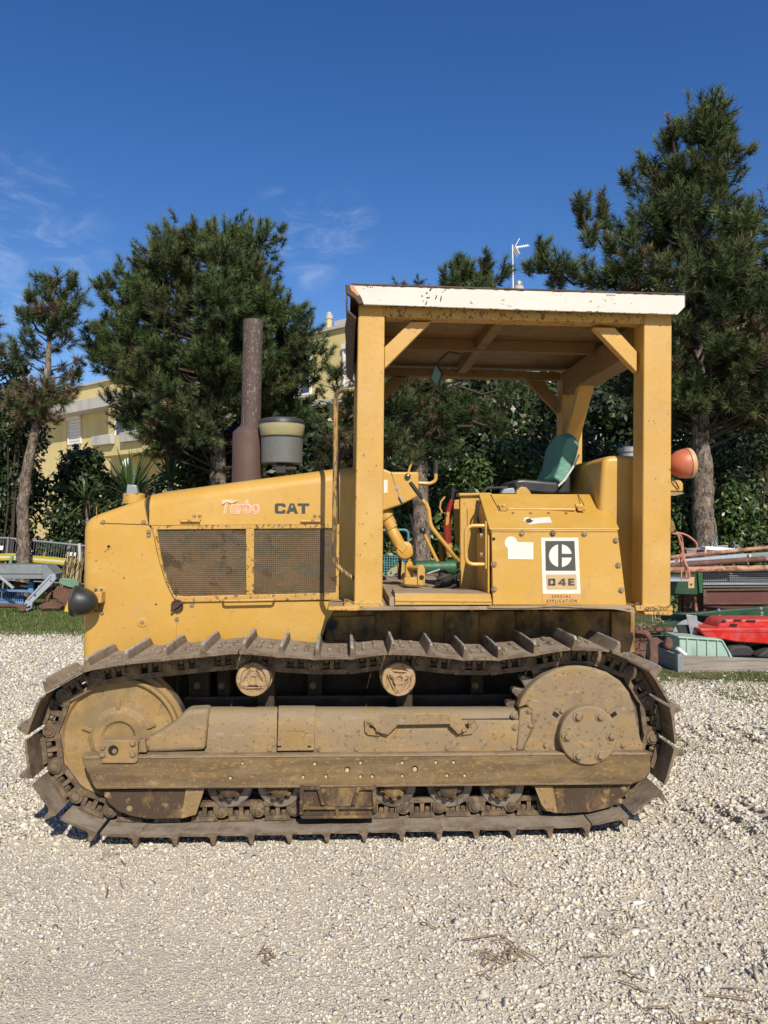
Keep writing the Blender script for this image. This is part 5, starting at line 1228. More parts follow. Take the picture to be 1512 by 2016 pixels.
# dry twigs and pine needles lying on the gravel
mat('twig', (0.24, 0.16, 0.09), 0.85, var=0.3, vscale=20)
rs = random.Random(8); TV, TF = [], []
def twig_cluster(px, py, n, spread, lmin, lmax):
    c = gp(px, py); b = B()
    for _ in range(n):
        a = rs.uniform(0, 2 * math.pi); L_ = rs.uniform(lmin, lmax); x, y = c.x + rs.gauss(0, spread), c.y + rs.gauss(0, spread); z = float(gh(np.array([x]), np.array([y]))[0]) + .014
        pts = [(x - math.cos(a) * L_ / 2, y - math.sin(a) * L_ / 2, z), (x + rs.gauss(0, .006), y + rs.gauss(0, .006), z + rs.uniform(.002, .012)), (x + math.cos(a) * L_ / 2, y + math.sin(a) * L_ / 2, z + rs.uniform(-.004, .008))]
        b.tube(pts, rs.uniform(.0012, .003), 5)
    return b
allb = B()
tw_me = []
spots_tw = [(980, 1900, 16, .045, .04, .12), (1000, 1885, 5, .05, .06, .15), (520, 1875, 9, .02, .02, .05), (1440, 1910, 6, .09, .06, .14), (240, 1690, 3, .05, .04, .1), (230, 1750, 2, .05, .08, .12), (1240, 1930, 5, .1, .05, .14), (900, 1780, 5, .3, .03, .08), (1300, 1780, 6, .3, .03, .09), (1430, 1990, 8, .12, .05, .14), ]
for s_ in spots_tw:
    b = twig_cluster(*s_); me = b.mesh('tw', 0); tw_me.append(me)
b = B()
for me in tw_me: b.bm.from_mesh(me)
for me in tw_me: bpy.data.meshes.remove(me)
o = obj('twig_litter', b, 'twig', None, smooth=60); o['kind'] = 'stuff'; o['label'] = 'dry brown twigs and pine needles scattered on the gravel'; o['category'] = 'twigs'

# grass strips
mat('grass', (0.1, 0.14, 0.04), 0.7, attr='Col', var=0.0, trans=0.25, spec=0.2)
mat('turf', (0.085, 0.095, 0.035), 0.95, var=0.3, vscale=4, spots=[((0.20, 0.16, 0.09), (3, 3, 3), 0.5, 0.15, 0.7)], bump=(30, 0.6), spec=0.1)
def grass_field(name, sampler, n, h, label, dry):
    x, y, k = sampler(n); n = len(x); a = RNG.uniform(0, 2 * math.pi, n); hh = h * RNG.uniform(.4, 1.2, n) * k; w = RNG.uniform(.004, .010, n); lean = RNG.normal(0, .5, n)
    z0 = gh(x, y); dx, dy = np.cos(a), np.sin(a)
    v = np.empty((n, 3, 3), np.float32); v[:, 0] = np.stack([x - dx * w, y - dy * w, z0 - .005], -1); v[:, 1] = np.stack([x + dx * w, y + dy * w, z0 - .005], -1)
    v[:, 2] = np.stack([x + lean * hh * dy + RNG.normal(0, .01, n), y - lean * hh * dx, z0 + hh], -1)
    t = RNG.random((n, 1)); c = np.array([.07, .115, .026]) * (1 - t) + np.array([.155, .20, .055]) * t; d = RNG.random(n) < dry; c[d] = np.array([.36, .29, .15]) * RNG.uniform(.6, 1.1, (d.sum(), 1))
    c = np.repeat(c, 3, 0)
    o = bpy.data.objects.new(name, np_mesh(name, v.reshape(-1, 3), np.arange(3 * n).reshape(-1, 3), c)); o.data.materials.append(MAT['grass']); COL.objects.link(o)
    o['kind'] = 'stuff'; o['label'] = label; o['category'] = 'grass'; return o
def samp_left(n):
    x, y = RNG.uniform(-9, -1.2, n), RNG.uniform(10.0, 15.5, n); edge = 10.35 + .55 * (vnoise(x, y, .5, 7) - .5) + (x + 4.5) * -.12
    k = np.clip((y - edge) / .7, 0, 1); m = RNG.random(n) < k ** 1.2; return x[m], y[m], (.35 + .65 * k)[m]
def samp_right(n):
    x, y = RNG.uniform(1.7, 6.5, n), RNG.uniform(5.0, 9.5, n); k = np.clip((vnoise(x, y, .45, 8) - .45) * 3 + np.clip((y - 6.55) / 1.1, -.7, .6), 0, 1); m = RNG.random(n) < k; return x[m], y[m], (.4 + .6 * k)[m]
grass_field('grass_strip', samp_left, 70000, .055, 'green grass strip behind the gravel by the scrap implements', .12)
grass_field('grass_patch', samp_right, 44000, .035, 'thin grass and dry stalks in front of the wooden crate', .38)
b = B(); b.poly_prism
tx = [(-9, 11.5), (-5.5, 11.3), (-3.5, 11.1), (-1.0, 11.0), (.5, 11.5), (3, 9.2), (3.0, 7.6), (4.0, 7.25), (7, 7.2), (14, 9), (14, 40), (-14, 40), (-14, 11.5)]
vs = [b.bm.verts.new((x, y, .006)) for x, y in tx]; b.face(vs); o = obj('turf', b, 'turf', None, smooth=0); struct(o)
# ------------------------------------------------------------------ trees and shrubs
mat('needles', (0.06, 0.1, 0.04), 0.6, attr='Col', var=0.0, spec=0.25)
mat('leaves', (0.06, 0.1, 0.03), 0.40, attr='Col', var=0.0, trans=0.18, spec=0.5)
mat('limb_bark', (0.06, 0.045, 0.035), 0.95, var=0.3, vscale=9, spec=0.1)
mat('pine_bark', (0.19, 0.145, 0.11), 0.95, var=0.35, vscale=6, spots=[((0.07, 0.05, 0.04), (22, 22, 9), 0.50, 0.06, 0.9), ((0.36, 0.31, 0.255), (16, 16, 8), 0.55, 0.06, 0.7)], bump=(20, 1.0, 0.03), spec=0.15)
def unit(v): return v / np.maximum(np.linalg.norm(v, axis=-1, keepdims=True), 1e-9)
def needle_mesh(name, P, D, L, nper, nlen, wid, col):
    """bottle-brush shoots: P base, D direction, L length, col per shoot"""
    n = len(P); N_ = n * nper
    p, d, l, c = np.repeat(P, nper, 0), np.repeat(D, nper, 0), np.repeat(L, nper), np.repeat(col, nper, 0)
    s = RNG.uniform(.05, 1, N_); rv = unit(RNG.normal(size=(N_, 3))); perp = unit(rv - d * (rv * d).sum(1, keepdims=True))
    ang = np.radians(80 - 48 * s + RNG.normal(0, 9, N_))[:, None]
    nd = unit(d * np.cos(ang) + perp * np.sin(ang)); ln = nlen * RNG.uniform(.7, 1.15, N_) * np.repeat(RNG.uniform(.75, 1.2, n), nper)
    b0 = p + d * (s * l)[:, None]; side = unit(np.cross(nd, RNG.normal(size=(N_, 3)))) * (wid / 2)
    tip = b0 + nd * ln[:, None]
    v = np.stack([b0 - side, b0 + side, tip], 1).reshape(-1, 3)
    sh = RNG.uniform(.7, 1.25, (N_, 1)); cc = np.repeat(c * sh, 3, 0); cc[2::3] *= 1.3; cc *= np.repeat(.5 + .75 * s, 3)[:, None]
    return np_mesh(name, v, np.arange(3 * N_).reshape(-1, 3), np.clip(cc, 0, 1))
def pine(name, label, base, trunk_pts, envelope, clumps, rc=(.35, .6), shoots=24, nper=46, brown=.10, group=None, seed=0, bare=0.0, tr=.16, dark=1.0, cent=None, wid=.0125, nlen=.145):
    """trunk_pts: world points of the trunk; envelope: [(height, left reach, right reach, depth reach)]"""
    rs = random.Random(seed); t = thing(name, label, 'tree', tuple(base), group)
    tp = [Vector(p) for p in trunk_pts]; n = len(tp)
    dense_t = []
    for i in range(n - 1):
        for k in range(6): dense_t.append(tp[i].lerp(tp[i + 1], k / 6))
    dense_t.append(tp[-1]); m = len(dense_t)
    b = B(); b.tube([p + Vector((rs.gauss(0, .008), rs.gauss(0, .008), 0)) for p in dense_t], tr, 14, taper=[tr * (1.12 - .95 * (i / (m - 1)) ** 1.2) * rs.uniform(.95, 1.06) for i in range(m)])
    trunk = obj('trunk', b, 'pine_bark', t, smooth=60)
    def trunk_at(z):
        for a, c in zip(dense_t, dense_t[1:]):
            if a.z <= z <= c.z: return a.lerp(c, (z - a.z) / max(1e-6, c.z - a.z))
        return dense_t[-1] if z > dense_t[-1].z else dense_t[0]
    zs = [e[0] for e in envelope]
    def env(z):
        for a, c in zip(envelope, envelope[1:]):
            if a[0] <= z <= c[0]:
                u = (z - a[0]) / (c[0] - a[0]); return [a[k] + (c[k] - a[k]) * u for k in (1, 2, 3)]
        return [envelope[-1][1], envelope[-1][2], envelope[-1][3]]
    P, D, L, C = [], [], [], []; limbs = B()
    areas = []; zz = np.linspace(zs[0], zs[-1], 60)
    wts = np.array([(sum(env(z)[:2]) + .15) * (env(z)[2] + .1) for z in zz]) ** .62; wts /= wts.sum()
    for k in range(clumps):
        z = float(RNG.choice(zz, p=wts)) + rs.uniform(-.05, .05); l, r, dp = env(min(max(z, zs[0]), zs[-1])); ang = rs.uniform(0, 2 * math.pi); rad = rs.uniform(.25, 1) ** .55
        tc_ = trunk_at(z); ex = (r if math.cos(ang) > 0 else l) * math.cos(ang) * rad; ey = dp * math.sin(ang) * rad
        c = Vector((tc_.x + ex, tc_.y + ey, z)); out = Vector((ex, ey, 0)); reach = out.length
        start = trunk_at(max(dense_t[0].z + .3, z - reach * rs.uniform(.25, .55) - .1))
        mid = start.lerp(c, .55) + Vector((0, 0, -.08 * reach)); k0 = min(.05, .016 + .012 * reach)
        limbs.tube([start, start.lerp(mid, .5), mid, mid.lerp(c, .6) + Vector((0, 0, -.02)), c + Vector((0, 0, .05))], k0, 5, taper=[k0, k0 * .85, k0 * .65, k0 * .45, k0 * .25])
        rr = rs.uniform(*rc) * (.75 if z > zs[-1] - .5 else 1); ou = out.normalized() if reach > .05 else Vector((0, 0, 1))
        dead = rs.random() < brown * (2.2 if z < zs[0] + (zs[-1] - zs[0]) * .35 else .35)
        inner = rad < .55; ns = int(shoots * .66 * (rr / .5) ** 1.3 * rs.uniform(.75, 1.2)); kl = rs.uniform(.7, 1.3); lift = rs.uniform(.55, 1.15) * (.55 if z < zs[0] + .6 else 1); tint = np.array([rs.uniform(.9, 1.15), rs.uniform(.92, 1.1), rs.uniform(.85, 1.1)]) * rs.uniform(.82, 1.15)
        for s_ in range(ns):
            o_ = Vector((rs.gauss(0, 1), rs.gauss(0, 1), rs.gauss(.25, .8))).normalized() * rr * rs.uniform(.3, 1.05)
            d_ = (o_.normalized() * .75 + ou * .35 + Vector((0, 0, .9 * lift)) + Vector((rs.gauss(0, .22), rs.gauss(0, .22), rs.gauss(0, .2)))).normalized()
            if rs.random() < bare: continue
            P.append(c + o_ - d_ * .2); D.append(d_); L.append(rs.uniform(.14, .36) * kl)
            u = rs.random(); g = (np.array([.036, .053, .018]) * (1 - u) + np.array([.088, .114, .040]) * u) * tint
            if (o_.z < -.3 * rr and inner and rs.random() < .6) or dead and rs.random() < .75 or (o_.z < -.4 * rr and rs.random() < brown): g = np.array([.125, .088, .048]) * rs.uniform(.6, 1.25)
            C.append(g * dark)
            if s_ % 3 == 0: limbs.tube([c, c + o_ * .6, c + o_], .008, 4, taper=[.010, .008, .005])
    obj('limb', limbs, 'limb_bark', t, smooth=60)
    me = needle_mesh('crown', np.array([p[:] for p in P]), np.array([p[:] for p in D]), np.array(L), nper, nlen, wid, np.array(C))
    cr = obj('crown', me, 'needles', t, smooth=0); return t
def tpx(pts, Y): return [at(a, b_, Y) for a, b_ in pts]
def envpx(cx, rows, Y, depth):
    """rows: (py, left px, right px) → reach either side of the trunk"""
    out = []
    for py, l, r in rows: out.append((at(cx, py, Y).z, (cx - l) / FPX * Y, (r - cx) / FPX * Y, depth * max((r - l), 30) / FPX * Y / 2))
    return sorted(out)
TG = 'pine trees along the yard boundary'
Yb = 16.0; base = at(428, 1030 + 1.51 * FPX / Yb, Yb); base.z = 0
pine('pine_tree', 'large dense round pine behind the exhaust stack', base, [base, *tpx([(430, 960), (428, 880), (420, 760), (412, 620), (415, 500), (418, 430)], Yb)],
     envpx(420, [(430, 395, 462), (455, 340, 505), (490, 285, 545), (560, 235, 575), (640, 200, 605), (710, 195, 618), (770, 215, 622), (830, 262, 615), (890, 285, 580)], Yb, .95), 190, (.34, .58), 38, 104, .07, TG, 1, tr=.17)
Yb = 15.0; base = at(45, 1040 + 1.51 * FPX / Yb, Yb); base.z = 0
pine('pine_tree', 'thin sparse pine with long bare trunk behind the grey scrap frame', base, [base, *tpx([(47, 1110), (45, 1000), (56, 910), (70, 850), (86, 790), (96, 700), (100, 640), (102, 605)], Yb)],
     envpx(96, [(548, 80, 140), (590, 45, 150), (640, 45, 150), (700, 30, 165), (760, 20, 150), (820, 30, 130)], Yb, .9), 44, (.22, .36), 18, 84, .34, TG, 2, bare=.1, tr=.115)
Yb = 15.2; base = at(-40, 1180, Yb); base.z = 0
pine('pine_tree', 'pine at the left border of the picture, only branch tips showing', base, [base, *tpx([(-40, 1000), (-42, 800), (-40, 600)], Yb)],
     envpx(-40, [(570, -70, -12), (620, -95, 8), (680, -110, 2), (760, -110, -5)], Yb, .9), 26, (.24, .36), 16, 80, .1, TG, 3, tr=.13)
Yb = 13.4; base = at(826, 1040 + 1.51 * FPX / Yb, Yb); base.z = 0
pine('pine_tree', 'pine with speckled trunk seen through the operator platform', base, [base, *tpx([(830, 1060), (829, 1000), (826, 930), (828, 850), (850, 740), (885, 640), (915, 560), (930, 520)], Yb)],
     envpx(880, [(515, 884, 968), (560, 800, 990), (620, 765, 1000), (700, 745, 1015), (770, 720, 1000), (835, 715, 985), (880, 730, 940)], Yb, .55), 66, (.30, .46), 28, 96, .12, TG, 4, tr=.155)
Yb = 12.0; base = at(1390, 1040 + 1.51 * FPX / Yb, Yb); base.z = 0
pine('pine_tree', 'tallest pine with gnarled grey trunk at the right behind the rear lamp', base, [base, *tpx([(1388, 1040), (1382, 1000), (1386, 930), (1378, 860), (1380, 780), (1370, 640), (1372, 480), (1378, 330), (1392, 215)], Yb)],
     envpx(1376, [(216, 1372, 1405), (260, 1350, 1425), (310, 1325, 1440), (370, 1278, 1455), (430, 1255, 1470), (480, 1230, 1495), (540, 1185, 1525), (620, 1190, 1550), (700, 1215, 1550), (770, 1250, 1530), (830, 1300, 1500)], Yb, .95), 150, (.26, .46), 34, 96, .14, TG, 5, tr=.165, dark=.92)
# two long low limbs of the tallest pine reach out to the left: built as their own clumps on limbs
def add_clumps(tree, pts, Y, starts, seed):
    rs = random.Random(seed); P, D, L, C = [], [], [], []; lb = B()
    for (px, py, r), (sx, sy) in zip(pts, starts):
        c = at(px, py, Y + rs.uniform(-.3, .3)); s0 = at(sx, sy, Y); lb.tube([s0, s0.lerp(c, .5) + Vector((0, 0, -.10)), c + Vector((0, 0, .05))], .03, 6, taper=[.035, .025, .01])
        rr = r / FPX * Y
        for k in range(int(15 * (rr / .3) ** 1.1)):
            o_ = Vector((rs.gauss(0, .8), rs.gauss(0, .8), rs.gauss(0, 1))).normalized() * rr * rs.random() ** .5
            d_ = (Vector((0, 0, 1.1)) + o_.normalized() * .6 + Vector((rs.gauss(0, .3), rs.gauss(0, .3), 0))).normalized()
            P.append(c + o_ - d_ * .2); D.append(d_); L.append(rs.uniform(.18, .32)); u = rs.random()
            g = np.array([.036, .053, .018]) * (1 - u) + np.array([.088, .114, .040]) * u
            if rs.random() < .06: g = np.array([.13, .085, .045])
            C.append(g)
    obj('limb', lb, 'limb_bark', tree, smooth=60)
    obj('crown', needle_mesh('crown', np.array([p[:] for p in P]), np.array([p[:] for p in D]), np.array(L), 100, .145, .0125, np.array(C)), 'needles', tree, smooth=0)
right_pine = [o for o in scene.objects if o.get('label', '').startswith('tallest pine')][0]
add_clumps(right_pine, [(1140, 395, 22), (1150, 425, 22), (1186, 402, 22), (1190, 440, 24), (1165, 460, 26), (1200, 480, 28), (1240, 470, 30), (1066, 478, 18), (1070, 512, 22), (1045, 520, 16), (1095, 515, 24), (1125, 525, 22), (1100, 545, 26), (1160, 535, 30), (1200, 540, 34), (1390, 205, 20), (1400, 235, 20), (1320, 245, 22), (1322, 275, 22), (1375, 280, 26), (1440, 255, 20), (1425, 275, 20), (1268, 312, 18), (1240, 355, 24), (1290, 330, 22)],
           12.0, [(1165, 465), (1165, 470), (1200, 490), (1215, 490), (1220, 500), (1260, 510), (1300, 500), (1080, 530), (1110, 540), (1100, 530), (1140, 540), (1170, 545), (1160, 550), (1240, 560), (1290, 560), (1390, 270), (1385, 290), (1335, 330), (1335, 340), (1380, 350), (1385, 330), (1385, 340), (1320, 400), (1310, 400), (1330, 400)], 9)
mid_pine = [o for o in scene.objects if o.get('label', '').startswith('pine with speckled')][0]
add_clumps(mid_pine, [(905, 515, 18), (902, 540, 20), (958, 508, 17), (955, 530, 18), (930, 550, 20), (880, 555, 14), (945, 560, 20)], 13.4, [(915, 590)] * 7, 12)
add_clumps(mid_pine, [(790, 790, 36), (850, 780, 36), (905, 790, 34), (775, 840, 38), (835, 850, 36), (955, 815, 30), (895, 845, 34), (985, 825, 22), (800, 880, 30), (1000, 770, 24), (860, 740, 36), (780, 740, 36)], 13.0, [(828, 850), (830, 840), (835, 830), (828, 880), (828, 890), (900, 840), (835, 860), (930, 830), (828, 900), (900, 760), (845, 780), (835, 790)], 13)
Yb = 13.0; base = at(1610, 1200, Yb); base.z = 0
pine('pine_tree', 'pine cut off by the right border beyond the tallest pine', base, [base, *tpx([(1610, 1000), (1605, 700), (1600, 420)], Yb)],
     envpx(1600, [(345, 1505, 1640), (400, 1478, 1680), (500, 1465, 1700), (620, 1500, 1700), (760, 1490, 1700)], Yb, .9), 60, (.3, .48), 20, 80, .2, TG, 6, tr=.16, dark=.9)
Yb = 24.0; base = at(800, 1140, Yb); base.z = 0
pine('pine_tree', 'distant pine whose flat top just clears the canopy roof', base, [base, *tpx([(800, 900), (800, 600)], Yb)],
     envpx(805, [(552, 782, 832), (600, 750, 860), (680, 740, 870), (800, 760, 860)], Yb, .9), 34, (.4, .6), 16, 70, .1, TG, 7, tr=.18, wid=.018)
Yb = 15.0; base = at(668, 1180, Yb); base.z = 0
pine('pine_tree', 'young pine between the big pine and the canopy front', base, [base, *tpx([(668, 960), (662, 850), (664, 740)], Yb)],
     envpx(664, [(710, 650, 676), (760, 632, 694), (830, 620, 704), (900, 620, 704), (960, 630, 700)], Yb, .9), 26, (.24, .36), 18, 80, .2, TG, 8, tr=.07, dark=.9)

# broad-leaved shrubs of the hedge
def leaf_mesh(name, P, Nn, size, col, ratio=.5):
    n = len(P); up = unit(RNG.normal(size=(n, 3)) * .6 + np.array([0, 0, -.25])); t = unit(up - Nn * (up * Nn).sum(1, keepdims=True)); s = np.cross(Nn, t); L = (size * RNG.uniform(.65, 1.25, n))[:, None]
    v = np.stack([P, P + t * L * .5 + s * L * ratio * .5 - Nn * L * .06, P + t * L - Nn * L * .12, P + t * L * .5 - s * L * ratio * .5 - Nn * L * .06], 1).reshape(-1, 3)
    i = np.arange(n) * 4; f = np.concatenate([np.stack([i, i + 1, i + 2], -1), np.stack([i, i + 2, i + 3], -1)]); return np_mesh(name, v, f, np.repeat(col, 4, 0))
def shrub(name, label, px, Y, half_px, top_py, n, size=.085, base_col=(.038, .066, .018), hi=(.085, .125, .030), group='shrubs of the boundary hedge', depth=None, lobes=16, seed=0, low=0.0, droop=False, cat='shrub'):
    rs = np.random.default_rng(seed + 50); top = at(px, top_py, Y).z; bx = at(px, 1030, Y).x; hw = half_px / FPX * Y; dp = depth or hw * .8
    t = thing(name, label, cat, (bx, Y, 0), group)
    # lobes
    lz = rs.uniform(.05 + low, .86, lobes); la = rs.uniform(0, 2 * math.pi, lobes); lr = np.sqrt(rs.uniform(0, 1, lobes)) * .62 * np.sqrt(np.clip(1.25 - lz, .2, 1))
    cen = np.stack([bx + np.cos(la) * lr * hw, Y + np.sin(la) * lr * dp, lz * top], -1); rad = rs.uniform(.30, .50, lobes) * np.array([min(hw, top * .7)]) ; cen[:, 2] = np.minimum(cen[:, 2], top - rad * .75)
    k = rs.integers(0, lobes, n); d = unit(rs.normal(size=(n, 3))); r = rad[k] * rs.uniform(.35, 1.05, n) ** .5; P = cen[k] + d * r[:, None]; P[:, 2] = np.abs(P[:, 2])
    nn = unit(d * .8 + rs.normal(size=(n, 3)) * .55 + np.array([0, -.15, .45])); u = rs.random((n, 1)) ** 1.6; c = np.array(base_col) * (1 - u) + np.array(hi) * u; yl = rs.random(n) < .02; c[yl] = np.array([.22, .18, .05])
    obj('crown', leaf_mesh('crown', P, nn, size, c), 'leaves', t, smooth=0)
    b = B(); q = random.Random(seed)
    for j in range(5):
        e = cen[q.randrange(lobes)]; b.tube([(bx + q.uniform(-.2, .2), Y + q.uniform(-.2, .2), 0), (bx * .6 + e[0] * .4, Y * .6 + e[1] * .4, e[2] * .5), tuple(e)], .02, 6, taper=[.028, .02, .010])
    obj('trunk', b, 'limb_bark', t, smooth=60); return t
H = [ # px, Y, half, top, n, label
    (12, 16.6, 120, 735, 15000, 'tall dark laurel shrub behind the thin pine trunk', 0), (156, 17.2, 76, 858, 6600, 'open leafy shrub before the yellow house wall', 1), (118, 16.2, 70, 985, 4600, 'low dark shrub touching the wire fence', 2),
    (560, 17.0, 120, 800, 7000, 'dark shrub behind the air pre-cleaner', 3), (390, 17.5, 115, 850, 9000, 'shadowed shrub beneath the big pine', 4), (690, 15.8, 85, 850, 5600, 'dark shrub behind the front canopy post', 5),
    (790, 14.8, 75, 905, 5200, 'leafy shrub behind the dash console', 6), (900, 15.2, 95, 850, 8000, 'glossy shrub behind the control levers', 7), (1010, 15.5, 100, 835, 9000, 'glossy shrub behind the operator seat', 8), (1140, 15.4, 95, 800, 8500, 'shaded shrub behind the green seat back', 9), (1235, 14.6, 80, 850, 6500, 'dark shrub behind the fuel tank', 10),
    (1345, 12.6, 70, 905, 6800, 'bright glossy shrub beside the gnarled pine trunk', 11), (1452, 12.4, 68, 920, 6800, 'glossy shrub above the rusty pipes', 12), (1500, 13.6, 90, 840, 7000, 'taller dark shrub at the right border', 13), (1420, 15.0, 90, 830, 5500, 'dark shrub behind the gnarled pine trunk', 14), (950, 17.5, 160, 670, 15000, 'dark tree-high shrub deep behind the platform', 15), (250, 17.8, 66, 905, 4200, 'small shrub behind the spiky palm', 16),
    (470, 18.6, 150, 790, 12000, 'broad dark shrub under the big pine crown', 17), (610, 18.8, 130, 760, 11000, 'dark shrub filling the gap beside the exhaust', 18), (760, 18.4, 130, 690, 13000, 'dark shrub behind the pine with speckled trunk', 19), (1090, 18.2, 150, 640, 17000, 'tall shaded shrub behind the canopy opening', 20), (1260, 17.4, 130, 640, 15000, 'tall shaded shrub behind the rear canopy post', 21), (1400, 17.0, 130, 690, 13000, 'deep dark shrub behind the right pine', 22), (1540, 16.0, 110, 730, 11000, 'dark shrub cut by the right border', 23)]
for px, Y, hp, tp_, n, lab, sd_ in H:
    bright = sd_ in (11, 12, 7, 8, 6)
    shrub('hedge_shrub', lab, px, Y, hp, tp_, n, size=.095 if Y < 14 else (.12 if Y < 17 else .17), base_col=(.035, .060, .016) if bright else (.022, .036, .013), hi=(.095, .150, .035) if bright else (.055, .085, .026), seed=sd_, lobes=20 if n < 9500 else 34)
# thin deciduous tree at the left border
shrub('young_tree', 'loose pale-leaved young tree at the left border', 18, 16.0, 66, 630, 4600, size=.10, base_col=(.035, .048, .022), hi=(.085, .11, .042), group=None, lobes=22, low=.5, seed=31, cat='tree')

# spiky palms behind the hood
mat('palm', (0.05, 0.085, 0.026), 0.45, var=0.25, vscale=3, spec=0.5)
def palm(label, px, py, Y, L, n, seed):
    rs = random.Random(seed); c = at(px, py, Y); t = thing('yucca_palm', label, 'palm', (c.x, c.y, 0), 'spiky palms below the house')
    b = B(); b.tube([(c.x, c.y, 0), (c.x + .05, c.y, c.z * .5), (c.x, c.y, c.z)], .07, 10); obj('trunk', b, 'pine_bark', t, smooth=60)
    for k in range(n):
        az, el = rs.uniform(0, 2 * math.pi), math.radians(rs.uniform(-30, 75)); d = Vector((math.cos(az) * math.cos(el), math.sin(az) * math.cos(el), math.sin(el))); s = d.cross(Vector((0, 0, 1))).normalized(); l = L * rs.uniform(.75, 1.1); w = .034
        b = B(); p0, p1, p2 = Vector(c) + d * .05, Vector(c) + d * l * .6, Vector(c) + d * l + Vector((0, 0, -.10 * l * math.cos(el))); nrm = s.cross(d)
        v = [b.bm.verts.new(q) for q in (p0 - s * w * .6, p0 + s * w * .6, p1 + s * w * .8, p2, p1 - s * w * .8, p0 - nrm * .01, p1 - nrm * .012)]
        for f in ((0, 5, 6, 4), (5, 1, 2, 6), (4, 6, 3), (6, 2, 3)): b.face([v[i] for i in f])
        obj('frond', b, 'palm', t, smooth=0)
palm('green spiky palm above the nose of the hood', 258, 978, 15.0, 1.0, 96, 4)
palm('dark spiky palm in the shade of the big pine', 335, 950, 16.0, .85, 40, 5)
palm('small spiky palm below the house balcony', 170, 985, 16.5, .7, 30, 6)
left_pine = [o for o in scene.objects if o.get('label', '').startswith('thin sparse')][0]
add_clumps(left_pine, [(98, 550, 16), (142, 556, 18), (120, 585, 20), (60, 580, 17), (80, 610, 22), (140, 605, 20), (55, 625, 20), (100, 640, 24)], 15.0, [(101, 610), (108, 615), (104, 620), (100, 630), (100, 640), (104, 640), (98, 660), (98, 670)], 33)
# ------------------------------------------------------------------ apartment house beyond the trees
mat('stucco', (0.60, 0.48, 0.22), 0.9, var=0.08, vscale=.5, spots=[((0.48, 0.38, 0.18), (.8, .8, .3), 0.52, 0.15, 0.6), ((0.36, 0.31, 0.2), (2.5, 2.5, .5), 0.60, 0.08, 0.5)], bump=(14, 0.1), spec=0.2)
mat('concrete', (0.46, 0.43, 0.38), 0.9, var=0.12, vscale=1.0, spots=[((0.30, 0.28, 0.25), (1.5, 1.5, .4), 0.52, 0.15, 0.6)], spec=0.2)
mat('white_frame', (0.78, 0.77, 0.74), 0.5, var=0.03)
mat('shutter', (0.70, 0.64, 0.60), 0.6, var=0.05)
mat('window_glass', (0.05, 0.06, 0.07), 0.08, var=0.1, spec=0.8)
mat('red_frame', (0.42, 0.06, 0.05), 0.5, var=0.1)
mat('brown_stucco', (0.26, 0.13, 0.09), 0.8, var=0.1)
FO = Vector((-15.6, 46.0, 0)); FE = Vector((.722, -.692, 0)).normalized(); FN = Vector((FE.y, -FE.x, 0))
if FN.y > 0: FN = -FN
def fuv(px, py, v=0.0):
    d = ray(px, py); o0 = Vector((0, 0, CAM_Z)); t = (FO + FN * v - o0).dot(FN) / d.dot(FN); p = o0 + d * t; return (p - FO).dot(FE), p.z
house = thing('apartment_house', 'yellow apartment house with concrete eaves behind the trees', 'house', tuple(FO + FE * 15))
def fbox(b, u0, u1, v0, v1, z0, z1):
    q = []
    for z in (z0, z1):
        for u, v in ((u0, v0), (u1, v0), (u1, v1), (u0, v1)): p = FO + FE * u + FN * v; q.append((p.x, p.y, z))
    return b.hexa(q)
ZT = fuv(160, 763)[1]
US = fuv(860, 600)[0]; ZR = ZT - 1.0                       # the wing to the right is a little lower
b = B(); fbox(b, -14, US, -9, 0, 0, ZT); wall = obj('wall', b, 'stucco', house)
b = B(); fbox(b, US + .004, 44, -9, -.004, 0, ZR); obj('wall', b, 'stucco', house)
b = B(); fbox(b, -14.2, US + .1, -9.2, .15, ZT + .003, ZT + .12); obj('roof', b, 'concrete', house)
b = B(); fbox(b, US + .12, 44.2, -9.2, .15, ZR + .003, ZR + .12); obj('roof', b, 'concrete', house)
ue0, ze0 = fuv(92, 820, .9); ue1, ze1 = fuv(263, 778, .9); zE = fuv(200, 802, .9)[1]
b = B(); fbox(b, -9, 13, .004, .95, zE, zE + .62); obj('eave', b, 'concrete', house, .02)
def window(u0, u1, z0, z1, kind='window', v=.0):
    b = B(); f = .09
    for a in ((u0 - f, u1 + f, z0 - f, z0), (u0 - f, u1 + f, z1, z1 + f), (u0 - f, u0, z0, z1), (u1, u1 + f, z0, z1), ((u0 + u1) / 2 - .04, (u0 + u1) / 2 + .04, z0, z1)): fbox(b, a[0], a[1], v + .003, v + .08, a[2], a[3])
    w = obj('window', b, 'white_frame', house)
    for a, c in ((u0, (u0 + u1) / 2 - .04), ((u0 + u1) / 2 + .04, u1)): b = B(); fbox(b, a, c, v + .004, v + .03, z0, z1); obj('pane', b, 'window_glass', w)
    b = B(); fbox(b, u0 - .2, u1 + .2, v + .003, v + .22, z0 - f - .10, z0 - f - .003); obj('sill', b, 'concrete', w)
def shutter(u0, u1, z0, z1, m='shutter', edge=True):
    w = None; n = max(4, int((z1 - z0) / .16))
    b = B(); fbox(b, u0 - .07, u0, .003, .10, z0, z1); fbox(b, u1, u1 + .07, .003, .10, z0, z1); fbox(b, u0 - .07, u1 + .07, .003, .16, z1, z1 + .2); w = obj('shutter_frame', b, 'shutter', house)
    if edge: b = B(); fbox(b, u0 - .13, u0 - .075, .003, .11, z0, z1); obj('shutter_edge', b, 'red_frame', w)
    for k in range(n):
        a = z0 + (z1 - z0) * k / n; b = B(); fbox(b, u0, u1, .012 + .02 * (k % 2) * 0, .045, a, a + (z1 - z0) / n - .025); obj('slat', b, m, w)
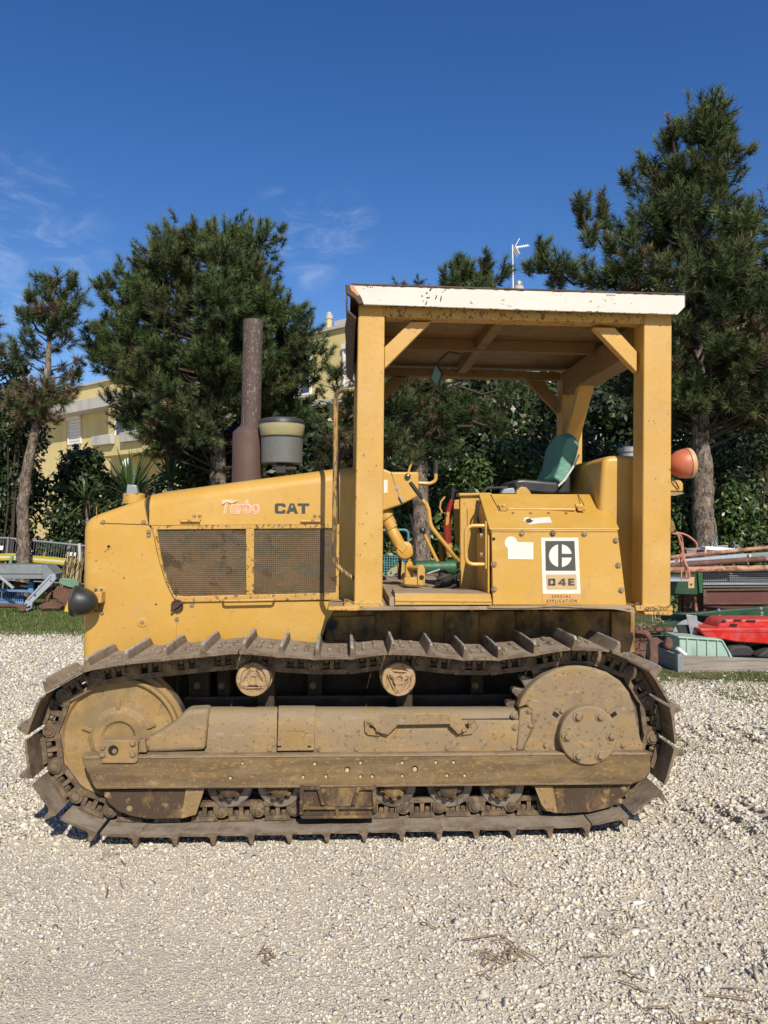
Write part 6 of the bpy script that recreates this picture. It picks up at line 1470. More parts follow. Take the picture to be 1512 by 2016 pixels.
u0, zt_ = fuv(137, 829); u1, zb_ = fuv(160, 873); shutter(u0, u1, zb_, zt_)
# recessed loggia: side wall and window set forward
u0, _z = fuv(213, 810, .9); u1, _z = fuv(300, 810, .9); z1 = zE - .004; z0 = fuv(230, 866, .9)[1]
b = B(); fbox(b, u0, u1, .003, .88, z0 - .6, z1); bay = obj('bay', b, 'stucco', house)
ua, za = fuv(227, 813, .9); ub, zb2 = fuv(247, 860, .9); window(ua + .1, ub + .9, zb2 + .1, za - .2, v=.88)
ua, zb3 = fuv(186, 884, 1.6); b = B(); fbox(b, ua, ua + 5.5, .004, 1.7, zb3 - .45, zb3 - .25); fbox(b, ua, ua + 5.5, 1.55, 1.7, zb3 - .249, zb3 + .55); bal = obj('balcony', b, 'stucco', house)
b = B(); fbox(b, ua + .3, ua + 2.2, 1.705, 1.95, zb3 + .1, zb3 + .6); obj('planter', b, 'concrete', bal, .03)
b = B(); fbox(b, ua + 3.0, ua + 5.0, 1.705, 1.95, zb3 + .1, zb3 + .6); obj('planter', b, 'concrete', bal, .03)
# regular storeys to the right
for fl in range(3):
    for k in range(9):
        u = 15.2 + 3.2 * k; z0 = .9 + 3.0 * fl
        if k % 3 == 2: shutter(u, u + 1.2, z0, z0 + 1.5, edge=False)
        else: window(u, u + 1.2, z0, z0 + 1.4)
for fl in (1, 2):
    b = B(); fbox(b, 13.5, 43, .004, .9, 3.0 * fl + .15, 3.0 * fl + .33); obj('balcony_slab', b, 'concrete', house)
for k, (px, py) in enumerate(((1412, 800), (1455, 800))):
    u0, z1 = fuv(px - 16, py - 18, .05); u1, z0 = fuv(px + 16, py + 16, .05); n = 7
    for j in range(n): b = B(); fbox(b, u0, u1, .05, .12, z0 + (z1 - z0) * j / n, z0 + (z1 - z0) * (j + .72) / n); obj('slat', b, 'shutter', wall)
u0, z1 = fuv(1322, 785, .05); u1, z0 = fuv(1347, 812, .05); b = B(); fbox(b, u0, u1, .02, .1, z0, z1); obj('painted_panel', b, 'brown_stucco', wall)
# chimney, vent and aerial on the roof
u_, z_ = fuv(648, 672, -.8); p = FO + FE * u_ - FN * .8; zt_ = fuv(648, 616, -.8)[1]
ch = thing('chimney', 'slim yellow round chimney on the house roof left of the canopy', 'chimney', (p.x, p.y, ZT + .12))
b = B(); b.cyl((p.x, p.y, ZT + .05), (0, 0, 1), .13, zt_ - ZT - .3, 16); obj('flue', b, 'stucco', ch)
b = B(); b.rev((p.x, p.y, zt_ - .27), (0, 0, 1), [(0, .16), (.16, .16), (.17, .11), (.24, .12), (.3, .06)], 16); obj('chimney_cap', b, 'concrete', ch)
b = B(); fbox(b, u_ + .6, u_ + 2.4, -1.5, -.5, ZT + .12, ZT + .55); obj('roof_block', b, 'concrete', house)
p = at(1021, 565, 26.5); vt = thing('roof_vent', 'round metal roof vent above the canopy edge', 'vent', (p.x, p.y, ZT))
b = B(); k_ = 26.5 / FPX; b.rev((p.x, p.y, p.z), (0, 0, 1), [(-1.2, 10 * k_), (0, 10 * k_), (1 * k_, 8.5 * k_)], 20); obj('vent_base', b, 'concrete', vt)
b = B(); b.rev((p.x, p.y, p.z), (0, 0, 1), [(1 * k_, 8 * k_), (6 * k_, 9 * k_), (11 * k_, 7 * k_), (14 * k_, 3 * k_), (14.5 * k_, 0)], 20, cap=False); obj('vent_cowl', b, 'galvanised', vt)
ae = thing('tv_aerial', 'white television aerial on a thin mast above the canopy roof', 'aerial', tuple(at(1010, 570, 26.5)))
m0, m1 = at(1011, 570, 26.5), at(1009, 482, 26.5)
b = B(); b.tube([m0 - Vector((0, 0, 1.0)), m1], .022, 8); obj('mast', b, 'white_frame', ae)
b = B(); a0, a1 = at(1012, 488, 26.5), at(1040, 483, 26.5); b.bar(a0, a1, .03, .03); obj('boom', b, 'white_frame', ae)
for k in range(6):
    c = a0.lerp(a1, .25 + .15 * k); b = B(); b.bar(c + Vector((0, -.15, -.09)), c + Vector((0, .15, .09)), .018, .018); obj('element', b, 'white_frame', ae)
for s_ in (-1, 1):
    b = B(); b.hexa([a0 + Vector((.0, -.2, 0)), a0 + Vector((.02, -.2, 0)), a0 + Vector((.02, .2, 0)), a0 + Vector((0, .2, 0)), a0 + Vector((.14, -.2, s_ * .26)), a0 + Vector((.16, -.2, s_ * .26)), a0 + Vector((.16, .2, s_ * .26)), a0 + Vector((.14, .2, s_ * .26))]); obj('reflector', b, 'white_frame', ae)
c = at(252, 916, 34); b = B(); b.rev(c, (-.45, -1, .25), [(-.02, 0), (0, .14), (.06, .28), (.075, .30), (.055, .28), (-.005, .12), (-.015, 0)], 24, cap=False)
dish = thing('satellite_dish', 'white satellite dish on the house behind the palm', 'dish', (c.x, c.y, c.z - .4)); obj('reflector', b, 'white_frame', dish)
b = B(); b.tube([c + Vector((0, .05, 0)), c + Vector((0, .1, -.4)), c + Vector((.3, .9, -.5))], .02, 8); obj('mount', b, 'galvanised', dish)

# ------------------------------------------------------------------ scrap and implements, left
mat('grey_metal', (0.20, 0.215, 0.215), 0.6, metal=0.1, var=0.15, vscale=3, spots=[((0.14, 0.12, 0.10), (8, 8, 8), 0.56, 0.12, 0.6)], bump=(20, 0.1))
mat('light_steel', (0.34, 0.37, 0.41), 0.5, metal=0.15, var=0.12, vscale=4, spots=[((0.18, 0.12, 0.09), (14, 14, 14), 0.62, 0.06, 0.6)])
mat('blue_paint', (0.10, 0.21, 0.40), 0.55, var=0.15, vscale=5, spots=[((0.20, 0.13, 0.09), (12, 12, 12), 0.62, 0.05, 0.6)])
mat('rust', (0.13, 0.062, 0.040), 0.85, var=0.25, vscale=5, spots=[((0.085, 0.04, 0.028), (9, 9, 9), 0.5, 0.12, 0.7), ((0.25, 0.15, 0.095), (25, 25, 25), 0.58, 0.06, 0.6)], bump=(40, 0.3))
mat('rust_pale', (0.42, 0.23, 0.14), 0.85, var=0.25, vscale=8, spots=[((0.16, 0.06, 0.035), (9, 20, 20), 0.48, 0.08, 0.85), ((0.55, 0.42, 0.33), (20, 30, 30), 0.62, 0.05, 0.5)], bump=(40, 0.3))
mat('green_paint', (0.022, 0.085, 0.03), 0.5, var=0.15, vscale=3)
mat('dark_green', (0.016, 0.055, 0.024), 0.5, var=0.2, vscale=3, dust=((0.10, 0.11, 0.07), .5))
mat('faded_green', (0.13, 0.24, 0.15), 0.7, var=0.2, vscale=5, spots=[((0.20, 0.10, 0.06), (10, 10, 10), 0.58, 0.08, 0.7)])
mat('bright_yellow', (0.75, 0.42, 0.03), 0.5, var=0.08, spots=[((0.2, 0.12, 0.05), (30, 30, 30), 0.66, 0.04, 0.6)])
mat('tape_yellow', (0.42, 0.34, 0.03), 0.5, var=0.1, vscale=12, fine=.3)
mat('tape_white', (0.58, 0.53, 0.40), 0.5, var=0.1)
mat('wire', (0.20, 0.21, 0.22), 0.5, metal=0.3, var=0.1)
mat('teal_paint', (0.07, 0.19, 0.19), 0.55, var=0.15)
mat('dry_grass', (0.32, 0.24, 0.12), 0.9, var=0.3, vscale=15)
JYL = 13.6
fr = thing('scrap_frame', 'grey steel trough frame with slanted arms on the grass', 'implement', tuple(at(50, 1200, JYL)))
def fprism(parent, nm, q, Y, d, m, bev=.008): b = B(); b.poly_prism(pp(q, Y), Y, Y + d); return obj(nm, b, m, parent, bev)
fprism(fr, 'trough', [(-40, 1112), (82, 1112), (84, 1140), (-40, 1140)], JYL, .5, 'grey_metal'); fprism(fr, 'trough_end', [(82, 1113), (90, 1112), (108, 1131), (84, 1142)], JYL - .02, .45, 'grey_metal')
fprism(fr, 'trough_seam', [(-40, 1129), (84, 1129.5), (84, 1130.6), (-40, 1130)], JYL - .006, .02, 'seal_dark', 0)
fprism(fr, 'arm', [(44, 1196), (50, 1182), (98, 1131), (108, 1130), (110, 1140), (104, 1148), (64, 1186), (62, 1198), (52, 1203)], JYL - .12, .06, 'light_steel', .006)
fprism(fr, 'arm_flange', [(52, 1180), (98, 1132), (101, 1133.5), (56, 1181)], JYL - .14, .03, 'light_steel', .003)
fprism(fr, 'arm', [(-30, 1110), (0, 1133), (27, 1157), (24, 1160), (0, 1139), (-30, 1116)], JYL - .10, .05, 'light_steel', .004)
for q in ([(52, 1195), (60, 1192), (61, 1196), (53, 1199)], [(50, 1189), (53, 1188), (53, 1192), (51, 1193)], [(67, 1171), (71, 1170), (70, 1175), (68, 1175)], [(98, 1143), (101, 1146), (103, 1147), (99, 1141)]): fprism(fr, 'slot', q, JYL - .1225, .004, 'hole_dark', 0)
bl = thing('blue_frame', 'blue painted steel frame below the grey trough', 'frame', tuple(at(30, 1190, JYL + .3)))
fprism(bl, 'rail', [(-40, 1157), (60, 1162), (60, 1167), (-40, 1163)], JYL + .25, .06, 'blue_paint'); fprism(bl, 'post', [(55, 1144), (65, 1147), (65, 1170), (55, 1166)], JYL + .22, .06, 'blue_paint')
fprism(bl, 'rail', [(-40, 1183), (46, 1185), (46, 1192), (-40, 1190)], JYL + .4, .05, 'blue_paint')
for k in range(14): fprism(bl, 'bar', [(-8 + 4 * k, 1166), (-6.6 + 4 * k, 1166), (-6.6 + 4 * k, 1186), (-8 + 4 * k, 1186)], JYL + .42, .02, 'blue_paint', 0)
pl = thing('drawbar', 'rusty pole lying on the grass under the grey frame', 'pole', tuple(at(20, 1196, JYL - .2)))
b = B(); b.tube([at(-50, 1192, JYL - .2), at(30, 1192, JYL - .2), at(46, 1196, JYL - .25)], .04, 10); obj('pole', b, 'rust', pl); b = B(); b.rev(at(45, 1196, JYL - .3), (0, -1, 0), [(0, .06), (.03, .06)], 16); obj('eye', b, 'rust', pl)
gc = thing('gas_cylinder', 'rusty red cylinder lying inside the blue frame', 'cylinder', tuple(at(38, 1158, JYL + .4)))
b = B(); b.rev(at(26, 1152, JYL + .5), (1, 0, -.12), [(0, .02), (.02, .055), (.06, .07), (.22, .07), (.26, .05), (.27, .02)], 18); obj('shell', b, 'rust', gc); b = B(); b.cyl(at(41, 1153, JYL + .42), (1, 0, -.12), .02, .14, 10); obj('neck', b, 'tape_white', gc)
pg = thing('rusty_plough', 'rusty plough mouldboard with curved shares behind the head lamp', 'plough', tuple(at(105, 1200, JYL)))
def arcband(px, py, r0, r1, a0, a1, n=14):
    P = [(px + r1 * math.cos(math.radians(a0 + (a1 - a0) * i / n)), py - r1 * math.sin(math.radians(a0 + (a1 - a0) * i / n))) for i in range(n + 1)]
    return P + [(px + r0 * math.cos(math.radians(a0 + (a1 - a0) * i / n)), py - r0 * math.sin(math.radians(a0 + (a1 - a0) * i / n))) for i in range(n, -1, -1)]
fprism(pg, 'mouldboard', arcband(98, 1206, 30, 54, 0, 80), JYL + .05, .05, 'rust'); fprism(pg, 'share', arcband(98, 1222, 26, 37, 50, 128), JYL - .15, .12, 'rust', .006)
fprism(pg, 'share_rim', [(79, 1201), (82, 1197), (98, 1195), (116, 1197), (116, 1199), (98, 1197.5), (83, 1199.5)], JYL - .17, .03, 'rust', .004); fprism(pg, 'leg', [(88, 1185), (92, 1166), (87, 1158), (100, 1156), (101, 1166), (94, 1185)], JYL + .02, .05, 'rust')
gs = thing('green_sheet', 'faded green sheet metal cover leaning by the plough', 'sheet', tuple(at(140, 1200, JYL + .3)))
fprism(gs, 'sheet', [(112, 1140), (126, 1138), (146, 1141), (155, 1146), (154, 1158), (135, 1156), (118, 1150)], JYL + .3, .05, 'faded_green'); fprism(gs, 'leg', [(125, 1150), (150, 1150), (150, 1205), (125, 1205)], JYL + .34, .04, 'rust')
yh = thing('yellow_hood', 'bright yellow metal cover on the grass behind the head lamp', 'cover', tuple(at(140, 1215, JYL - .3)))
fprism(yh, 'shell', [(124, 1206), (128, 1195), (134, 1181), (142, 1172), (160, 1170), (164, 1206)], JYL - .3, .3, 'bright_yellow', .02); fprism(yh, 'skirt', [(121, 1214), (124, 1207.5), (165, 1207), (165, 1216)], JYL - .32, .34, 'bright_yellow', .01)
# wire fence with tape and cards
FY_ = 15.4
fe = thing('wire_fence', 'leaning grey wire fence panel behind the scrap frame', 'fence', tuple(at(80, 1190, FY_)))
b = B(); b.tube([at(-60, 1055, FY_), at(20, 1060, FY_), at(170, 1075, FY_)], .022, 8); obj('top_rail', b, 'wire', fe)
b = B(); b.tube([at(-60, 1138, FY_), at(170, 1150, FY_)], .014, 8); obj('bottom_rail', b, 'wire', fe)
for px in range(-40, 168, 5):
    b = B(); y0 = 1060 + (px - 10) * .094; b.bar(at(px + 3, y0, FY_), at(px - 6, y0 + 72, FY_), .006, .006); obj('wire_rod', b, 'wire', fe)
for px, w_ in ((17, .03), (157, .05)):
    b = B(); b.bar(at(px, 1055 + .094 * px, FY_ - .05), at(px - 16 if px < 100 else px, 1200, FY_ - .05), w_, w_); obj('post', b, 'wire' if px < 100 else 'concrete', fe)
tp = thing('barrier_tape', 'yellow and white barrier tape stretched along the wire fence', 'tape', tuple(at(80, 1112, FY_ - .1)))
def band(a0, a1, off0, off1, m, nm, Y): fprism(tp, nm, [(p[0], p[1] + off0) for p in a0] + [(p[0], p[1] + off1) for p in a0[::-1]], Y, .004, m, 0)
line = [(-40, 1091), (0, 1092), (25, 1091), (40, 1093), (70, 1096), (100, 1098), (148, 1103)]
band(line, None, -2, 3.3, 'tape_yellow', 'band', FY_ - .1); band(line, None, 3.3, 6.8, 'tape_white', 'stripe', FY_ - .1); band(line, None, 6.8, 11.5, 'tape_yellow', 'band', FY_ - .1)
for q, lab in (([(-6, 1074), (7, 1075), (5, 1083), (-8, 1082)], 'small white card on the wire fence at the left border'), ([(133, 1087), (150, 1088), (148, 1095), (131, 1094)], 'small white card tied to the wire fence beside the hood')):
    b = B(); b.poly_prism(pp(q, FY_ - .08), FY_ - .08, FY_ - .074); o = obj('notice_card', b, 'white_frame', None); tag(o, lab, 'card', 'cards on the fence')
gk = thing('green_stake', 'short faded green stake leaning by the fence', 'stake', tuple(at(18, 1112, JYL + .6))); fprism(gk, 'stake', [(15, 1112), (21, 1094), (26, 1094), (22, 1112)], JYL + .6, .04, 'faded_green')
# dried palm leaves by the fence end
rs = random.Random(4); dg_ = thing('dead_palm_leaves', 'hanging dead straw-coloured leaves at the fence end', 'dead leaves', tuple(at(150, 1160, 14.8)))
for k in range(34):
    x = rs.uniform(128, 158); b = B(); p0 = at(x + rs.uniform(-2, 8), rs.uniform(1085, 1110), 14.8 + rs.uniform(-.2, .2)); p1 = at(x + rs.uniform(-14, 4), rs.uniform(1125, 1160), 14.8 + rs.uniform(-.2, .2)); b.bar(p0, p1, rs.uniform(.01, .03), .006); obj('leaf', b, 'dry_grass', dg_)

# ------------------------------------------------------------------ seen through the platform
tf = thing('teal_mesh_panel', 'teal welded mesh panel seen below the dash console', 'mesh panel', tuple(at(790, 1150, 12.0)))
b = B(); b.tube(bend([at(740, 1044, 12), at(804, 1043, 12), at(804, 1135, 12)], .08), .02, 8); obj('frame', b, 'teal_paint', tf)
for k in range(14): b = B(); b.bar(at(742 + 5 * k, 1093, 12.02), at(742 + 5 * k, 1140, 12.02), .012, .012); obj('rod', b, 'teal_paint', tf)
for k in range(9): b = B(); b.bar(at(735, 1093 + 5 * k, 12.01), at(804, 1093 + 5 * k, 12.01), .010, .010); obj('rod', b, 'teal_paint', tf)
rt = thing('green_roller', 'green steel roller lying behind the gear lever', 'roller', tuple(at(850, 1140, 11.0)))
b = B(); c = at(812, 1118, 11); b.rev(c, (1, 0, .02), [(0, .02), (.01, .06), (.05, .10), (.6, .105), (.62, .09), (.62, 0)], 28); obj('drum', b, 'green_paint', rt)
b = B(); b.tube([at(840, 1130, 10.8), at(866, 1121, 10.8)], .012, 6); obj('rail', b, 'galvanised', rt); b = B(); b.tube([at(820, 1134, 10.7), at(880, 1131, 10.7)], .025, 8); obj('bar', b, 'rust', rt)
cd = thing('torn_card', 'torn cream card with rust stain behind the pedal', 'card', tuple(at(770, 1134, 10.5))); fprism(cd, 'sheet', [(762, 1128), (770, 1119), (783, 1113), (784, 1124), (772, 1134), (765, 1135)], 10.5, .01, 'cream_plastic', 0); fprism(cd, 'stain', [(767, 1130), (769, 1124), (771, 1124), (771, 1130)], 10.49, .004, 'rust', 0)

# ------------------------------------------------------------------ scrap and implements, right
GY_ = 9.0
dr = thing('seed_drill', 'dark green seed drill with grey mesh and red-brown panels behind the rear post', 'seed drill', tuple(at(1420, 1290, GY_)))
fprism(dr, 'chassis_beam', [(1300, 1210), (1380, 1206), (1440, 1200), (1600, 1188), (1600, 1250), (1300, 1250)], GY_ - .25, .12, 'dark_green', .01)
fprism(dr, 'gear_box', [(1300, 1126), (1384, 1126), (1384, 1166), (1372, 1172), (1300, 1172)], GY_ - .1, .3, 'dark_green', .015); fprism(dr, 'gear_box_seam', [(1300, 1163), (1374, 1163.5), (1374, 1164.6), (1300, 1164)], GY_ - .106, .02, 'green_paint', 0)
fprism(dr, 'corner_post', [(1374, 1128), (1384, 1128), (1384, 1168), (1377, 1168)], GY_ - .13, .06, 'green_paint', .006)
fprism(dr, 'mesh_backing', [(1384, 1126), (1620, 1122), (1620, 1158), (1384, 1158)], GY_ + .05, .05, 'black_plastic', 0)
for k in range(30): fprism(dr, 'mesh_rod', [(1386 + 4.2 * k, 1128), (1388 + 4.2 * k, 1128), (1388 + 4.2 * k, 1158), (1386 + 4.2 * k, 1158)], GY_ + .03, .012, 'wire', 0)
for k in range(7): fprism(dr, 'mesh_rod', [(1384, 1129 + 4.3 * k), (1512, 1128 + 4.3 * k), (1512, 1129.6 + 4.3 * k), (1384, 1130.6 + 4.3 * k)], GY_ + .015, .012, 'wire', 0)
fprism(dr, 'mesh_bar', [(1384, 1149), (1620, 1148), (1620, 1151), (1384, 1151.5)], GY_, .03, 'galvanised', .003)
mat('maroon', (0.105, 0.036, 0.026), 0.7, var=0.15, vscale=4, bump=((60, 60, 60), .2), fine=.15)
fprism(dr, 'hopper_panel', [(1384, 1158.5), (1620, 1158.5), (1620, 1215), (1384, 1215)], GY_ + .06, .3, 'maroon', .006)
for q in ([(1385, 1160), (1391, 1160), (1391, 1212), (1385, 1212)], [(1391, 1160), (1620, 1158), (1620, 1161.5), (1391, 1163.5)], [(1391, 1187), (1620, 1186), (1620, 1190), (1391, 1190.5)]): fprism(dr, 'panel_frame', q, GY_ + .03, .03, 'rust', .004)
for q in ([(1338, 1172), (1342, 1172), (1342, 1212), (1338, 1212)], [(1345, 1172), (1361, 1172), (1361, 1212), (1345, 1212)]): fprism(dr, 'coulter_bar', q, GY_ + .1, .05, 'rust', .004)
fprism(dr, 'coulter_tube', [(1367, 1173), (1371, 1173), (1374, 1204), (1369, 1204)], GY_ - .05, .03, 'rust_pale', .004)
fprism(dr, 'step_rail', [(1300, 1139), (1358, 1139.5), (1358, 1145), (1300, 1145)], GY_ - .4, .3, 'light_steel', .004)
fprism(dr, 'warning_sticker', [(1355, 1136), (1367, 1136), (1367, 1158), (1355, 1158)], GY_ - .104, .003, 'tan_print', 0); fprism(dr, 'sticker_mark', [(1358, 1149), (1364, 1149), (1361, 1154)], GY_ - .108, .003, 'black_print', 0)
for px, py in ((1415, 1201), (1417, 1213), (1498, 1198), (1500, 1207), (1500, 1212)): c = at(px, py, GY_ - .25); b = B(); b.bolt(c, r=.012); obj('bolt', b, 'galvanised', dr)
for i, (a, c, r, lab) in enumerate((((1290, 1100, 8.4), (1620, 1067, 8.0), .022, 'upper rusty white-flaked pipe across the seed drill'), ((1290, 1116, 8.2), (1506, 1100, 8.1), .030, 'thick middle rusty pipe resting on the lowest pipe'), ((1290, 1123, 8.1), (1620, 1116, 7.9), .032, 'lowest rusty pipe in front of the grey mesh'))):
    b = B(); b.tube([at(*a), at((a[0] + c[0]) / 2, (a[1] + c[1]) / 2, (a[2] + c[2]) / 2), at(*c)], r, 14); o = obj('steel_pipe', b, 'rust_pale' if i != 1 else 'rust', None); tag(o, lab, 'pipe', 'rusty pipes laid across the drill')
hb = thing('header_beam', 'grey steel beam with white top plate above the rusty pipes', 'beam', tuple(at(1420, 1110, 8.8)))
fprism(hb, 'beam', [(1290, 1110), (1340, 1102), (1474, 1090), (1474, 1098), (1350, 1106), (1290, 1116)], 8.7, .12, 'light_steel'); fprism(hb, 'top_plate', [(1389, 1076), (1405, 1076), (1470, 1082), (1470, 1086), (1445, 1087), (1389, 1082)], 8.9, .15, 'white_frame', .004)
fprism(hb, 'end_block', [(1474, 1090), (1620, 1080), (1620, 1104), (1506, 1104), (1474, 1098)], 8.75, .10, 'grey_metal'); fprism(hb, 'bracket', [(1352, 1080), (1386, 1078), (1386, 1098), (1352, 1098)], 9.1, .1, 'grey_metal'); fprism(hb, 'bracket', [(1410, 1075), (1434, 1073), (1434, 1080), (1410, 1080)], 9.1, .1, 'grey_metal')
fprism(hb, 'peg', [(1475, 1091), (1479, 1091), (1479, 1100), (1475, 1100)], 8.66, .03, 'tape_white', .002); fprism(hb, 'peg', [(1388, 1082), (1391, 1082), (1391, 1092), (1388, 1092)], 8.66, .03, 'tape_white', .002)
for px, py, sx, sy, lab in ((1405, 1072, 1411, 1056, 'grey hose reel with upright teal handle above the drill'), (1449, 1078, 1443, 1066, 'smaller hose reel with slanted teal handle above the drill')):
    w = thing('hose_reel', lab, 'reel', tuple(at(px, py + 5, 9.2)), 'reels on the drill'); c = at(px, py, 9.2)
    b = B(); b.rev(c, (0, -1, 0), [(-.02, .036), (-.02, .022), (.02, .022), (.02, .036), (.0, .038), (-.02, .036)], 20, cap=False); b.rev(c, (0, -1, 0), [(0, .012), (.03, .010)], 10); obj('ring', b, 'galvanised', w)
    b = B(); b.bar(at(px + (sx - px) * .3, py + (sy - py) * .3, 9.18), at(sx, sy, 9.18), .022, .014); obj('handle', b, 'teal_paint', w)
# wooden crate collar
mat('old_wood', (0.27, 0.235, 0.195), 0.9, var=0.2, vscale=3, spots=[((0.16, 0.135, 0.11), (2, 2, 45), 0.5, 0.1, 0.8), ((0.36, 0.32, 0.27), (1.5, 1.5, 60), 0.58, 0.07, 0.6), ((0.06, 0.05, 0.04), (5, 5, 22), 0.68, 0.03, 0.8)], bump=((2, 2, 90), .5), fine=.06)
WYc = 7.75
cr = thing('wooden_crate', 'weathered wooden crate collar with steel corner on the grass', 'crate', tuple(at(1430, 1328, WYc)))
q = pp([(1336, 1290), (1560, 1299), (1560, 1340), (1338, 1330)], WYc); b = B(); b.poly_prism(q, WYc, WYc + .025); obj('plank', b, 'old_wood', cr, .004)
b = B(); b.poly_prism([(x, z) for x, z in q], WYc + .85, WYc + .875); obj('plank', b, 'old_wood', cr, .004)
xl_ = q[0][0]; b = B(); b.box(xl_, xl_ + .025, WYc + .027, WYc + .848, .0, q[0][1]); obj('plank', b, 'old_wood', cr, .004)
b = B(); b.poly_prism(pp([(1334, 1288), (1346, 1289), (1347, 1331), (1335, 1331)], WYc - .006), WYc - .008, WYc - .002); b.box(xl_ - .012, xl_ - .004, WYc - .006, WYc + .05, .0, q[0][1] + .01); crn = obj('corner_plate', b, 'galvanised', cr, .002)
for py in (1296, 1304, 1312, 1322): c = at(1341, py, WYc - .008); b = B(); b.rev((c.x, WYc - .008, c.z), (0, -1, 0), [(0, .005), (.003, .004)], 8); obj('nail', b, 'bolt_steel', crn)
c = at(1475, 1320, WYc); b = B(); b.rev((c.x, WYc - .0008, c.z), (0, -1, 0), [(0, .010), (.0006, .010)], 12); obj('nail_hole', b, 'hole_dark', cr)
# mint plastic bin
mat('mint', (0.32, 0.45, 0.36), 0.6, var=0.12, vscale=6, spots=[((0.24, 0.24, 0.18), (9, 9, 5), 0.56, 0.10, 0.6), ((0.12, 0.10, 0.07), (40, 40, 40), 0.63, 0.03, 0.5)], dust=((0.36, 0.34, 0.27), .5))
mb = thing('mint_bin', 'pale mint green ribbed plastic bin standing in the wooden crate', 'bin', tuple(at(1385, 1290, WYc + .15)))
MYb = WYc + .12
fprism(mb, 'shell', [(1338, 1256), (1420, 1260), (1436, 1285), (1436, 1294), (1338, 1292)], MYb, .3, 'mint', .008); fprism(mb, 'rim', [(1336, 1253), (1420, 1258.5), (1424, 1262), (1420, 1262), (1336, 1256.5)], MYb - .02, .34, 'mint', .004)
for px in (1353, 1374, 1393, 1413): fprism(mb, 'rib', [(px - 1.2, 1257), (px + 1.2, 1257), (px + 1.2, 1292), (px - 1.2, 1292)], MYb - .014, .016, 'mint', .002)
fprism(mb, 'rib', [(1420, 1260), (1423, 1260), (1438, 1285), (1435, 1286)], MYb - .014, .016, 'mint', .002)
pt = thing('plastic_tube', 'short white plastic tube leaning on the mint bin', 'tube', tuple(at(1343, 1290, WYc + .05))); b = B(); b.rev(at(1333, 1276, WYc + .03), at(1352, 1291, WYc + .05) - at(1333, 1276, WYc + .03), [(0, .014), (0, .019), (.12, .021), (.12, .0)], 16); obj('tube', b, 'white_frame', pt)
g2t = thing('plastic_tube', 'grey pipe stub between the mint bin and black rubber flap', 'tube', tuple(at(1437, 1294, WYc + .06))); b = B(); b.rev(at(1434, 1284, WYc + .04), (.35, -.3, -1), [(0, .010), (0, .017), (.06, .017)], 14); obj('tube', b, 'galvanised', g2t)
# disc behind the bin, red plastic hood, rubber flaps
dk = thing('coulter_disc', 'large grey steel disc with a bolted strap behind the mint bin', 'disc', tuple(at(1365, 1300, 8.2)))
c = at(1366, 1262, 8.25); b = B(); b.rev(c, (.1, -1, .15), [(0, 0), (.0, .06), (-.02, .16), (-.045, .235), (-.05, .235), (-.03, .16), (-.012, 0)], 40, cap=False); obj('disc', b, 'grey_metal', dk)
fprism(dk, 'strap', [(1351, 1210), (1372, 1212), (1378, 1248), (1360, 1250)], 8.12, .012, 'galvanised', .003); fprism(dk, 'cut_out', [(1332, 1230), (1354, 1230), (1360, 1252), (1340, 1250)], 8.16, .01, 'black_plastic', 0)
mat('red_plastic', (0.50, 0.022, 0.016), 0.42, var=0.15, vscale=7, spots=[((0.42, 0.10, 0.07), (6, 6, 12), 0.57, 0.08, 0.5), ((0.12, 0.03, 0.02), (30, 30, 30), 0.64, 0.04, 0.5)], dust=((0.44, 0.14, 0.10), .5))
rp_ = thing('red_plastic_hood', 'bright red slotted plastic hood lying over the black rubber', 'hood', tuple(at(1450, 1270, 8.1)))
fprism(rp_, 'skirt', [(1377, 1238), (1384, 1237), (1600, 1236), (1600, 1274), (1450, 1264), (1388, 1253)], 7.98, .5, 'red_plastic', .012)
fprism(rp_, 'dome', [(1412, 1237), (1420, 1224), (1430, 1219), (1520, 1219), (1600, 1222), (1600, 1237)], 8.06, .35, 'red_plastic', .02)
for q in ([(1423, 1221), (1431, 1221), (1428, 1226), (1420, 1226)], [(1446, 1219.5), (1461, 1220), (1459, 1224), (1443, 1223.5)], [(1470, 1221), (1488, 1221), (1486, 1226), (1467, 1225)], [(1438, 1228), (1453, 1229), (1450, 1234), (1435, 1233)], [(1490, 1235), (1505, 1234), (1503, 1238), (1488, 1238)]): fprism(rp_, 'slot', q, 8.056, .01, 'hole_dark', 0)
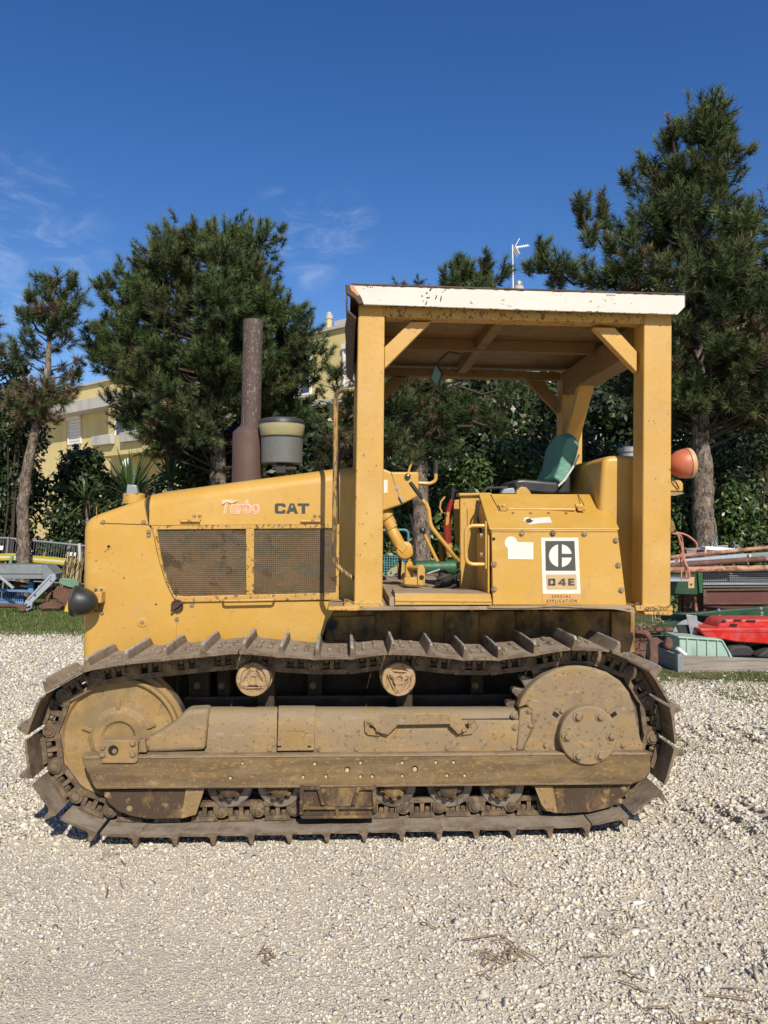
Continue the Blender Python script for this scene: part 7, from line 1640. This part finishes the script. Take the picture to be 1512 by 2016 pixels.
fprism(rp_, 'skirt_line', [(1380, 1243), (1600, 1245), (1600, 1246), (1380, 1244)], 7.976, .01, 'red_paint', 0)
for q, lab in (([(1434, 1294), (1436, 1281), (1446, 1273), (1465, 1271), (1478, 1274), (1487, 1284), (1480, 1293)], 'black rubber flap beside the mint bin'), ([(1492, 1295), (1500, 1286), (1514, 1278), (1560, 1276), (1560, 1300)], 'black rubber flap at the right border below the red hood')):
    b = B(); b.poly_prism(pp(q, WYc + .2), WYc + .2, WYc + .5); o = obj('rubber_flap', b, 'rubber', None, .02); tag(o, lab, 'rubber flap', 'rubber flaps in the crate')
# rusty plough directly behind the rear of the tractor
rq = thing('rusty_cultivator', 'rusty cultivator tine overgrown with weeds behind the rear sprocket', 'cultivator', tuple(at(1285, 1318, 7.2)))
fprism(rq, 'tine', [(1252, 1241), (1276, 1241), (1286, 1256), (1296, 1256), (1304, 1262), (1296, 1270), (1297, 1300), (1294, 1318), (1276, 1316), (1281, 1290), (1279, 1262), (1270, 1250), (1250, 1247)], 7.2, .06, 'rust', .01)
fprism(rq, 'cross_bar', [(1240, 1236), (1326, 1236), (1328, 1244), (1240, 1244)], 7.4, .12, 'rust', .01); fprism(rq, 'clod', [(1309, 1270), (1316, 1254), (1324, 1258), (1328, 1272), (1322, 1280), (1312, 1278)], 7.3, .08, 'rust', .02); fprism(rq, 'frame_plate', [(1240, 1246), (1275, 1252), (1270, 1312), (1240, 1310)], 7.5, .1, 'rust', .01)
wd = thing('dry_weeds', 'tangle of green and dry weeds on the rusty cultivator', 'weeds', tuple(at(1285, 1238, 7.3)))
rs = random.Random(14)
for k in range(46):
    x, y = rs.uniform(1256, 1312), rs.uniform(1218, 1240); b = B(); p0 = at(x, y + 4, 7.3 + rs.uniform(-.1, .15)); p1 = p0 + Vector((rs.gauss(0, .05), rs.gauss(0, .03), rs.uniform(.01, .08))); b.bar(p0, p1, .006, .004); obj('stalk', b, 'palm' if rs.random() < .5 else 'dry_grass', wd)
